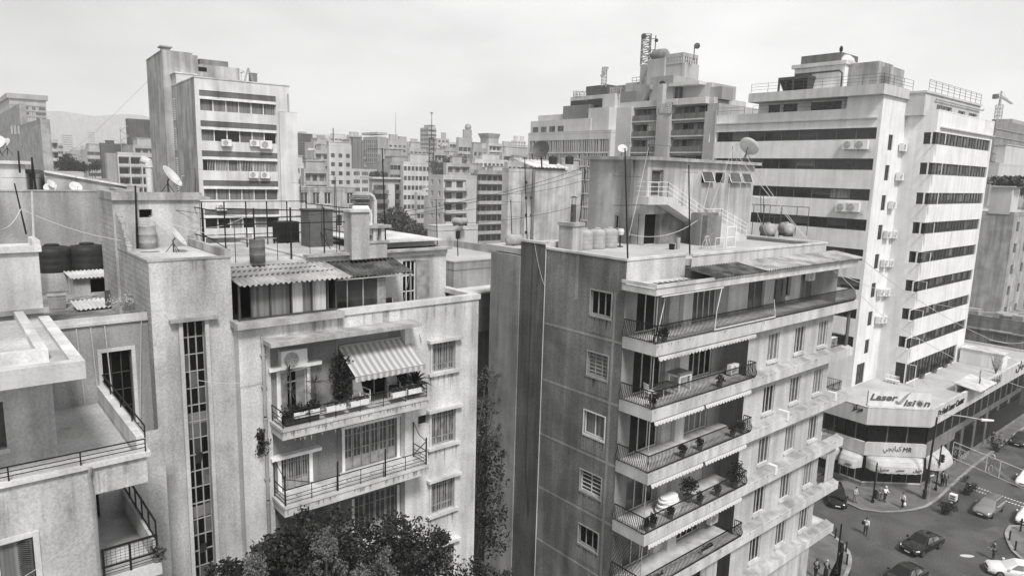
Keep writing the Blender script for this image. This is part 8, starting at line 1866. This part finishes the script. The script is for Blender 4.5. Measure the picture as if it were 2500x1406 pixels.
    m.build('frame','iron_mid',t); m = MB(); m.box(fq,.0,2.8,-.2,2.0,zt+.5,zt+.56); m.build('sheet','trim',t); m = MB()
    for u in (.1,.5): m.tube([fq.p(u,zt-1.5,2.2),fq.p(u-.4,zt+.7,2.2)],.03,4)
    m.build('strut','iron',t)
    # balcony things
    tb = thing('table','white wooden table with a dark top on the second balcony','table',f.p(4.2,B_T[1],-1.5)); m = MB(); m.box(f,3.55,4.75,-1.85,-.95,B_T[1]+.95,B_T[1]+1.02); m.build('tabletop','wood',tb); m = MB(); m.box(f,3.6,4.7,-1.8,-1.0,B_T[1]+.82,B_T[1]+.948); m.build('apron','white_paint',tb)
    for u in (3.6,4.62):
        for o in (-1.8,-1.08): MB().box(f,u,u+.08,o,o+.08,B_T[1],B_T[1]+.82).build('leg','white_paint',tb)
    gt = thing('glass_table','low glass-topped table near the corner of the second balcony','table',f.p(2.6,B_T[1],-1.1)); MB().box(f,1.7,3.1,-1.45,-.6,B_T[1]+.68,B_T[1]+.7).build('tabletop','glass_mid',gt); m = MB()
    for u in (1.75,3.05):
        for o in (-1.4,-.65): m.tube([f.p(u,B_T[1],o),f.p(u,B_T[1]+.68,o)],.02,4)
    m.build('leg_frame','white_paint',gt)
    pc = thing('plastic_chair','white slatted garden chair beside the glass table','chair',f.p(1.3,B_T[1],-1.2),local=True); pc.rotation_euler = (0,0,radians(YW+70)); c2 = white_chair()
    for chd in list(c2.children): chd.parent = pc
    bpy.data.objects.remove(c2)
    st = thing('cushion_stack','tall heap of folded white bedding on the fourth balcony','bedding',f.p(3.3,B_T[3],-.9)); m = MB(); random.seed(15)
    for k in range(7): 
        w = .85-.04*k; m.lathe(f.p(3.3+random.uniform(-.05,.05),B_T[3]+.02+.12*k,-1.0),[(0,0),(w*.9,0),(w,.05),(w*.92,.115),(0,.12)],14)
    for i in range(len(m.v)): x,y,z_ = m.v[i]; q = f.loc((x,y,z_)); m.v[i] = tuple(f.p(3.3+(q[0]-3.3)*1.1,z_+.03*sin(q[0]*7),-1.0+(q[1]+1.0)*.7))
    m.build('blanket','white_paint',st,True)
    bushes = [(5.1,3,-.9,.75,'big leafy plant on the fourth balcony behind the white bedding'),(8.9,3,-.3,.75,'tall bush spilling over the end of the fourth balcony')]
    for u,k,o,s,lab in bushes: plant_pot(f.p(u,B_T[k]+.02,o),.25,.4,size=s,label=lab,group='plants on the balconies',n=420,foliage='leaf_dark')
    rows_ = [(.35,0,'trailing potted plant at the corner of the top balcony'),(1.0,0,'small flowering pot beside the corner of the top balcony'),(3.3,2,'round dark pot plant on the third balcony, left'),(4.9,2,'trailing plant hanging on the third balcony rail'),(8.2,2,'leafy pot plant hooked on the third balcony rail, middle'),(9.2,2,'low pot plant at the end of the third balcony'),(.5,3,'small pot by the left rail of the fourth balcony'),(1.1,3,'pot at the very corner of the fourth balcony'),(2.6,3,'rectangular planter hung on the fourth balcony rail'),(5.3,3,'trailing plant over the fourth balcony rail'),(7.1,3,'small pot hung on the fourth balcony rail'),(6.4,1,'dark flat plant tray behind the second balcony rail'),(.4,1,'small dark pot inside the left corner of the second balcony')]
    for u,k,lab in rows_: plant_pot(f.p(u,B_T[k]+.03,-.28),.16,.26,size=.3,label=lab,group='plants on the balconies',n=130,foliage='leaf_dark' if u < 5 else 'leaf_mid')
    for a,b,k,lab in ((1.0,2.4,4,'long white planter on the lowest balcony'),(6.0,7.2,4,'white planter further along the lowest balcony')): planter_box(f,a,b,-.35,B_T[k]+.03,lab,'flower boxes')
    # white top-floor right end box, little rail things
zp_ = lambda: 28.86
roofB()
# ================================================================ flower boxes, palms and chairs on the striped-awning balcony
def balconyA():
    f = FA; z = 23.64
    bx = [(.5,1.5,.9,'bushy clipped planting in the corner of the awning balcony'),(1.75,2.55,.95,'second white flower box from the left'),(2.75,3.55,.95,'white flower box left of the open railing'),(4.6,5.25,.95,'white flower box under the awning, left'),(5.35,6.0,.95,'white flower box under the awning, right')]
    for i,(a,b,o,lab) in enumerate(bx): planter_box(f,a,b,o,z+.25,lab,'flower boxes',full=140 if i else 260,foliage='leaf_mid' if i else 'leaf_dark')
    t = thing('clipped_hedge','dark leafy hedge in the left corner of the awning balcony','hedge',f.p(.8,z,.7)); m = MB(); random.seed(2)
    for k in range(14): leaves(m,f.p(.2+k*.1,z+.35+random.random()*.25,.75+random.uniform(-.15,.2)),.26,55,.05)
    m.build('foliage','leaf_dark',t); MB().box(f,.2,1.5,.55,.95,z,z+.3).build('trough','soil',t)
    for u,o,h,lab in ((.65,.3,1.9,'spiky dracaena left of the open balcony door'),(1.55,.45,1.35,'spiky dracaena before the open balcony door')):
        P = f.p(u,z,o); t = thing('potted_palm',lab,'potted plant',P,'potted plants on the awning balcony'); MB().lathe(P,[(0,0),(.16,0),(.2,.3),(.21,.32),(.17,.32),(0,.28)],12).build('pot','terracotta',t); m = MB(); m.tube([P+V(0,0,.25),P+V(.05,.03,h*.6),P+V(0,.05,h)],.03,5); m.build('stem','bark',t); m = MB(); random.seed(int(u*10)); frond_plant(m,P+V(0,.05,h-.05),46,.75,.022,.35); frond_plant(m,P+V(.05,0,h*.55),26,.6,.02,.4); m.build('frond','leaf_mid',t)
    P = f.p(6.0,z,.55); t = thing('potted_palm','dark sago palm at the right end of the awning balcony','potted plant',P,'potted plants on the awning balcony'); MB().lathe(P,[(0,0),(.18,0),(.25,.42),(.26,.45),(.2,.45),(0,.4)],12).build('pot','terracotta',t); m = MB(); random.seed(3); frond_plant(m,P+V(0,0,.55),60,.95,.07,.45,up=.55); m.build('frond','leaf_dark',t)
    P = f.p(2.75,z,.25); t = thing('climbing_plant','dark creeper climbing up to the left edge of the awning','climbing plant',P); m = MB(); random.seed(9); m.tube([P,P+V(0,0,1.2),P+V(.1,0,1.9)],.03,5); m.build('stem','bark',t); m = MB()
    for k in range(20): q = k/19; leaves(m,P+V(random.gauss(0,.12),random.gauss(0,.12),.25+q*1.75),.36-.12*abs(q-.6),70,.06)
    m.build('foliage','leaf_dark',t)
    P = f.p(5.6,z,-.1); t = thing('climbing_plant','dark leafy plant behind the right corner of the awning','climbing plant',P); m = MB()
    for k in range(10): leaves(m,P+V(random.gauss(0,.15),random.gauss(0,.1),.4+k*.12),.33,60,.06)
    m.build('foliage','leaf_dark',t)
    P = f.p(-.35,22.4,.1); t = thing('wall_weed','dark weed growing out of the wall beside the drain pipe','weed',P); m = MB(); random.seed(5)
    for k in range(9): leaves(m,P+V(random.gauss(0,.1),random.gauss(0,.05),.1+k*.1),.2,50,.06)
    m.build('foliage','leaf_dark',t)
    def arm_chair(P, rz, lab, mat, seat):
        t = thing('garden_chair',lab,'chair',P,'chairs on the awning balcony',local=True); t.rotation_euler = (0,0,rz); m = MB(); m.lbox(-.24,.24,-.22,.24,.4,.46); m.build('seat',seat,t); m = MB(); m.hexa([V(-.24,.2,.44),V(.24,.2,.44),V(.24,.26,.44),V(-.24,.26,.44),V(-.18,.36,1.02),V(.18,.36,1.02),V(.18,.41,1.0),V(-.18,.41,1.0)]); m.build('backrest',mat,t)
        for x in (-.25,.25): m = MB(); m.tube([(x,-.2,0),(x,-.2,.64),(x,.28,.66)],.022,5); m.build('arm',mat,t); m = MB(); m.tube([(x,.26,0),(x,.26,.45)],.022,5); m.build('leg',mat,t)
    arm_chair(f.p(3.55,z,.45),radians(YW+10),'white garden chair by the open railing under the awning','plastic_white','plastic_white'); arm_chair(f.p(5.1,z,.25),radians(YW-20),'pale cushioned garden chair with a dark seat under the awning','wood_pale','iron')
    t = thing('plant_stand','small folding chair on the setback terrace by the open door','chair',f.p(5.6,26.76,-1.0),local=True); t.rotation_euler = (0,0,radians(YW)); t.name = 'folding_chair'; m = MB(); m.lbox(-.18,.18,-.02,.02,.62,.85); m.build('backrest','iron',t); m = MB(); m.lbox(-.2,.2,-.35,.02,.42,.45); m.build('seat','iron',t)
    for x in (-.19,.19): m = MB(); m.tube([(x,.02,.85),(x,-.38,0)],.015,4); m.tube([(x,-.32,.44),(x,.1,0)],.015,4); m.build('leg','galv',t)
    P = FD.p(.05,22.18,.1); t = thing('potted_plant','small scrubby plant on the corner of the low balcony','potted plant',P); m = MB(); random.seed(4)
    for k in range(6): leaves(m,P+V(random.gauss(.05,.12),random.gauss(0,.1),.1+random.random()*.35),.13,40,.05)
    m.build('foliage','leaf_mid',t); MB().lathe(P-V(0,0,.02),[(0,0),(.1,0),(.12,.14),(0,.14)],10).build('pot','terracotta',t)
balconyA()
# ================================================================ black mesh dish, small huts and cables
def misc():
    P = atY(1323,398,128); t = thing('mesh_dish','large black mesh satellite dish on the blank party wall building','satellite dish',P); ax = V(-.35,-.85,.35); c = atY(1322,367,128)
    m = MB(); R_ = 1.65
    for k in range(16):
        w = 2*pi*k/16; a = np.cross(ax,V(0,0,1)); a /= np.linalg.norm(a); b = np.cross(ax/np.linalg.norm(ax),a); pts = [c+ax/np.linalg.norm(ax)*(.5*(r/R_)**2)+r*(cos(w)*a+sin(w)*b) for r in np.linspace(.1,R_,6)]; m.tube(pts,.035,3)
    m.lathe(c,[(.1,.01),(.6,.075),(1.1,.23),(R_,.5),(R_,.48),(1.1,.21),(.6,.055),(.1,-.01)],26,ax); m.build('reflector','iron_mid',t); m = MB(); m.tube([P-V(0,0,1),c],.14,6); m.build('post','iron',t)
    bt = mk_tank_v('tank_dark',.75,1.5,2)
    for i,(x,y,lab) in enumerate(((1350,396,'black water tank with pipes just right of the black mesh dish'),(1390,396,'small black tank right along the party wall roof'))): place(bt,i,atY(x,y,127)-V(0,0,.4),0,lab,'black tanks on the party wall building')
    wt = mk_tank_h('tank_white',.75,2.2); place(wt,0,atY(1117,551,77),radians(-30),'white barrel tank on the white rooftop hut','white barrel water tanks',.55); place(wt,1,atY(1130,551,79),radians(60),'round white tank end-on beside the barrel tank on the rooftop hut','white barrel water tanks',.55)
    C_ = lambda lab,pts,sag=.3,r=.014,mat='cable',n=12: cable(lab,pts,r,sag,mat,n=n)
    B0 = FBH.p(9.6,35.3,.1)
    A1 = FB.p(5.0,29.2,-1.9); rr = lambda x,y,r: atr(x,y,r)
    C_('pale cable from the stair house roof down towards the podium street',[FBH.p(9.6,35.2,.1),rr(2150,767,52),rr(2505,947,74)],.5,.022,'cable_pale'); C_('thin grey cable running above the pale cable to the right',[FBH.p(12.4,34.6,-.3),rr(2040,665,50),rr(2300,745,66),rr(2505,762,95)],.3,.02,'cable_pale'); C_('pale cable from the canopy end across the street to the grey stucco house',[FB.p(21.9,27.9,.2),rr(2400,820,72),rr(2505,834,88)],.4,.022,'cable_pale')
    C_('guy wire from the corner mast up to the stair house roof, left',[FB.p(.15,30.0,-B_W-.1),FBH.p(1.2,35.0,-1)],.1,.012,'cable_pale'); C_('guy wire from the stair house mast down to the front parapet',[FBH.p(9.55,35.2,.1),FB.p(8.3,28.95,-1.85)],.05,.012,'cable_pale'); C_('guy wire from the stair house mast down to the barrel tanks',[FBH.p(9.55,35.2,.1),FBH.p(12.2,28.7,2)],.05,.012,'cable_pale'); C_('guy wire from the stair house mast to the outside stair',[FBH.p(9.55,35.2,.1),FBH.p(3.8,29.2,1.8)],.05,.012,'cable_pale')
    C_('slack pale hose looping between the masts across the stair house front',[FB.p(.15,30.1,-B_W-.1),FBH.p(3.6,30.2,1.6),FBH.p(5.8,32.8,.9)],.5,.02,'cable_pale')
    for i,(p0,p1,r0,r1,lab) in enumerate((((720,570),(1450,415),45,60,'dark cable rising from the rooftop cage to the stair house, lowest'),((960,520),(1450,400),50,62,'dark cable crossing the cream block to the stair house'),((1180,475),(1455,430),60,60,'dark cable over the blank party wall, upper'),((1100,545),(1460,488),60,55,'dark cable over the blank party wall, lower'),((720,528),(1240,498),52,70,'thin dark cable stretched before the long block'))): C_(lab,[rr(*p0,r0),rr(*p1,r1)],.5,.02)
    C_('pale rope from the pale leaning pole to the tower wall',[FD.off(-7.9).hit(*Z('v',240,890)),FA.p(-3.8,30.2,-4)],.15,.015,'cable_pale'); C_('pale rope falling from the pale leaning pole to the left',[FD.off(-7.9).hit(*Z('v',240,890)),rr(-5,560,26)],.2,.015,'cable_pale')
    C_('white cord hanging down the corner of the stair tower',[FA.p(-3.9,28.0,-1.0),FA.p(-4.15,24.5,-.9),FA.p(-4.3,21,-.95)],-.02,.012,'cable_pale'); C_('slack white wire crossing the stair tower to the drain pipe',[rr(485,928,25),FA.p(-.3,25.3,.12)],.12,.012,'cable_pale'); C_('pale wire sagging across the foot of the terrace house',[rr(235,1280,19.7),rr(60,1406,18)],.05,.008,'cable_pale')
    for i,(a,b,lab) in enumerate(((FA.p(-1.6,31.2,-5.1),FA.p(4.6,31.3,-2.4),'wire from the head house to the cage top'),(FA.p(-1.4,30.6,-4.6),FA.p(2.2,30.9,-7.4),'slack wire drooping through the rooftop cage'),(FA.p(-2.6,31.0,-5),FA.p(1.4,30.2,-2.5),'pale wire from the thick mast to the cage post'))): C_(lab,[a,b],.3,.012,'cable_pale' if i else 'cable')
    C_('thin dark cable dropping down the dark side wall of the balcony block',[FBL.p(-9.3,29.1,.04),FBL.p(-9.3,15,.05),FBL.p(-8.9,12,.05)],0,.012); C_('loose pale wires hanging at the joint of the side wall',[FBL.p(-9.2,29.1,.05),FBL.p(-8.15,26.6,.07)],.3,.012,'cable_pale')
    C_('long faint cable slanting across the sky to the left tower block',[FLT.p(-1,43.5,-20),atY(0,420,300)],6.,.012)
misc()
# ================================================================ trees
def tree(label, base, clumps, mat='leaf_dark', leaf=.11, per=420, trunk=.22, seed=0, cat='tree', name='leafy_tree', group=None, up=.0, dens=.6, flat=0.):
    random.seed(seed); t = thing(name,label,cat,base,group); m = MB(); base = np.array(base,float)
    top = max(c[2] for c,_ in clumps); ctr = np.mean([c for c,_ in clumps],axis=0)
    hub = base+(ctr-base)*.6; m.tube([base,base+(hub-base)*.5+V(.1,0,0),hub],trunk,7,trunk*.55)
    for c,r in clumps: m.tube([hub-V(0,0,random.uniform(0,1.5)),(hub+np.array(c))/2+V(random.gauss(0,.2),random.gauss(0,.2),.2),np.array(c)],trunk*.4,5,.03)
    m.build('trunk','bark',t); q = MB(); q2 = MB()
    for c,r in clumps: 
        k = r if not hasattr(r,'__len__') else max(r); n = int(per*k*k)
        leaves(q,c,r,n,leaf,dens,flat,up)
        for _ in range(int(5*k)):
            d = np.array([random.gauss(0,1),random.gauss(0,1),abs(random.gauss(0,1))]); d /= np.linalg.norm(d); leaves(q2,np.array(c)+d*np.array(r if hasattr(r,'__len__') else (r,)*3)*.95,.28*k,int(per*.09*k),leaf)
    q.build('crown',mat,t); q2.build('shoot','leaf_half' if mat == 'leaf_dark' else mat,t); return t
def trees():
    f = FA
    def cl(px,py,o,r): P = f.hit(px,py+38,o); return (P-V(0,0,(r if not hasattr(r,'__len__') else r[2])*.8), r)
    g_ = lambda u,o: f.p(u,0,o)
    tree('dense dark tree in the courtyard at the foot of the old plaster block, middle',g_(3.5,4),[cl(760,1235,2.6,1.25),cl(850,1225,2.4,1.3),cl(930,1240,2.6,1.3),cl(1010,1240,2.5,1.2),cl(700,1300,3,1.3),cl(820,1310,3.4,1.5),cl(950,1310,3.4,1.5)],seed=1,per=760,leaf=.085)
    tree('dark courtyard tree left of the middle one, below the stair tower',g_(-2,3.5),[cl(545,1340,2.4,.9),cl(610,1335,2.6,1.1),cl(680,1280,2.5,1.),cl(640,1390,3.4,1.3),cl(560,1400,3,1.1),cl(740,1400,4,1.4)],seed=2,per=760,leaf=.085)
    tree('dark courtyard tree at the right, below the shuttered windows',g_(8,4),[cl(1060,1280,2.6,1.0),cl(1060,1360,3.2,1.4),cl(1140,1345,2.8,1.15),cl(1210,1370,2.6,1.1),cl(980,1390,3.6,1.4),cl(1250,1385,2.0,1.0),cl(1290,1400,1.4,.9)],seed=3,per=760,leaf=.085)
    # pale feathery conifers
    def feather(label, px, py, o, h, r, seed):
        P = f.hit(px,py,o); random.seed(seed); b = V(P[0],P[1],0); t = thing('feathery_conifer',label,'tree',b,'pale feathery trees in the courtyard'); m = MB(); m.tube([b,P-V(0,0,.3)],.16,6,.03); m.build('trunk','bark',t); q = MB()
        for k in range(26):
            z = random.random()**.8*h; w = r*(.25+.75*(z/h)**.7)*random.uniform(.5,1); a = random.uniform(0,6.3); c = P+V(cos(a)*w,sin(a)*w,-z)
            leaves(q,c,(.2,.2,.34),80,.045,.7,0,.9)
        for k in range(6): leaves(q,P+V(random.gauss(0,.12),random.gauss(0,.12),-.15-.15*k),(.16,.16,.3),60,.055,.7,0,.9)
        q.build('crown','leaf_pale',t)
    feather('tallest pale feathery tree in front of the dark courtyard trees',795,1290,4.2,3.,1.1,1); feather('pale feathery tree right of the tallest one',940,1338,4.4,2.2,.8,2); feather('small pale feathery tree at the left of the courtyard',622,1366,4.0,1.6,.6,3); feather('pale feathery tip between the two larger pale trees',875,1385,4.6,1.2,.5,4)
    # alley behind
    fa = f.off(-9)
    def ca(px,py,o,r): P = f.hit(px,py,o); return (P-V(0,0,r*.5),r)
    tree('slender leafy tree in the gap between the two near buildings, upper',f.p(13.2,0,-9),[ca(1188,905,-9,.9),ca(1205,960,-9,1.0),ca(1180,1000,-9,1.0),ca(1200,1050,-8.5,1.1)],'leaf_mid',seed=5,per=170,leaf=.1)
    tree('darker leafy tree lower in the gap between the two near buildings',f.p(12.,0,-5),[ca(1185,1090,-6,1.2),ca(1190,1150,-5.5,1.3),ca(1180,1230,-5,1.4),ca(1195,1290,-4,1.3)],'leaf_dark',seed=6,per=240)
    # background
    def bt(label, px, py, Y, r, seed, n=1., mat='leaf_mid'):
        c = atY(px,py,Y); random.seed(seed); cs = [(c+V(random.gauss(0,r*.55),random.gauss(0,r*.5),random.gauss(0,r*.22)),r*random.uniform(.4,.6)) for k in range(9)]
        tree(label,V(c[0],c[1],0),cs,mat,leaf=r*.07,per=int(150*n*(3/r)**2),seed=seed,trunk=.3)
    bt('grey-green tree beside the long block in the middle distance',968,560,125,4.2,21); bt('dark tree on the left among the low houses, larger',160,412,230,4.,22,mat='leaf_dark'); bt('dark tree on the left nearer the brown-banded block',215,408,235,3.2,23,mat='leaf_dark'); bt('distant tree clump between two skyline blocks',1106,408,300,6,24); bt('tree crown at the right edge above the old rough-walled block',2492,462,140,2.4,25); bt('small tree seen beside the white rooftop hut',1010,562,122,3.,26)
trees()
# ================================================================ light, sky, camera
def world():
    w = bpy.data.worlds.new('World'); S.world = w; w.use_nodes = True; N, L = w.node_tree.nodes, w.node_tree.links
    bg = N['Background']; bg.inputs['Strength'].default_value = .1
    sky = N.new('ShaderNodeTexSky'); sky.sky_type = 'NISHITA'; sky.sun_disc = False
    sky.sun_elevation = radians(SUN_EL); sky.sun_rotation = radians(SUN_ROT); sky.dust_density = 3
    bw = N.new('ShaderNodeRGBToBW'); L.new(sky.outputs['Color'], bw.inputs[0])
    tc = N.new('ShaderNodeTexCoord'); sp_ = N.new('ShaderNodeSeparateXYZ'); L.new(tc.outputs['Generated'], sp_.inputs[0])
    def mr(src, a, b, c, d, sm=True):
        r = N.new('ShaderNodeMapRange'); r.interpolation_type = 'SMOOTHSTEP' if sm else 'LINEAR'
        for k, v in zip(('From Min','From Max','To Min','To Max'), (a,b,c,d)): r.inputs[k].default_value = v
        L.new(src, r.inputs['Value']); return r.outputs['Result']
    def op(o, a, b):
        x = N.new('ShaderNodeMath'); x.operation = o
        for i, q in enumerate((a,b)):
            if isinstance(q,(int,float)): x.inputs[i].default_value = q
            else: L.new(q, x.inputs[i])
        return x.outputs[0]
    grad = mr(sp_.outputs['Z'], -.02, .9, SKY_HOR, SKY_ZEN, False)            # overcast dome: brighter overhead
    side = mr(sp_.outputs['X'], -.6, .3, .84, 1.1)                       # thicker cloud to the left
    mp = N.new('ShaderNodeMapping'); mp.inputs['Scale'].default_value = (1.5,1.5,4); L.new(tc.outputs['Generated'], mp.inputs[0])
    nz = N.new('ShaderNodeTexNoise'); nz.inputs['Scale'].default_value = 1.6; nz.inputs['Detail'].default_value = 5; L.new(mp.outputs[0], nz.inputs['Vector'])
    cl = mr(nz.outputs['Fac'], .33, .66, .84, 1.08)
    tot = op('ADD', op('MULTIPLY', op('MULTIPLY', op('MULTIPLY', grad, side), cl), 10.), op('MULTIPLY', bw.outputs[0], SKY_N))
    L.new(tot, bg.inputs['Color'])
    s = bpy.data.lights.new('sun','SUN'); s.energy = SUN_E; s.angle = radians(SUN_ANG); s.color = (1,.985,.96)
    o = bpy.data.objects.new('sun', s); COL.objects.link(o)
    az = radians(SUN_AZ); d = V(sin(az)*cos(radians(SUN_EL)), cos(az)*cos(radians(SUN_EL)), sin(radians(SUN_EL)))   # towards the sun
    from mathutils import Vector
    o.rotation_euler = Vector(tuple(d)).to_track_quat('Z','Y').to_euler(); o.location = tuple(d*100)
SUN_AZ, SUN_EL, SUN_E, SUN_ANG = 160., 52., 4.2, 12.
SUN_ROT = SUN_AZ
EXPO = -.06
SKY_HOR, SKY_ZEN, SKY_N = .96, .62, .16
world()
def camera():
    from mathutils import Matrix
    c = bpy.data.cameras.new('camera'); c.sensor_width = 36; c.lens = F/2500*36; c.clip_end = 20000; c.clip_start = .1
    o = bpy.data.objects.new('camera', c); COL.objects.link(o)
    m = Matrix([[R2[i],U2[i],-FW[i],O[i]] for i in range(3)]+[[0,0,0,1]]); o.matrix_world = m; S.camera = o
camera()
S.view_settings.view_transform = 'Standard'; S.view_settings.look = 'None'; S.view_settings.exposure = EXPO; S.view_settings.gamma = 1
S.cycles.max_bounces = 8; S.cycles.diffuse_bounces = 3; S.cycles.glossy_bounces = 2; S.cycles.transparent_max_bounces = 4; S.cycles.volume_bounces = 4
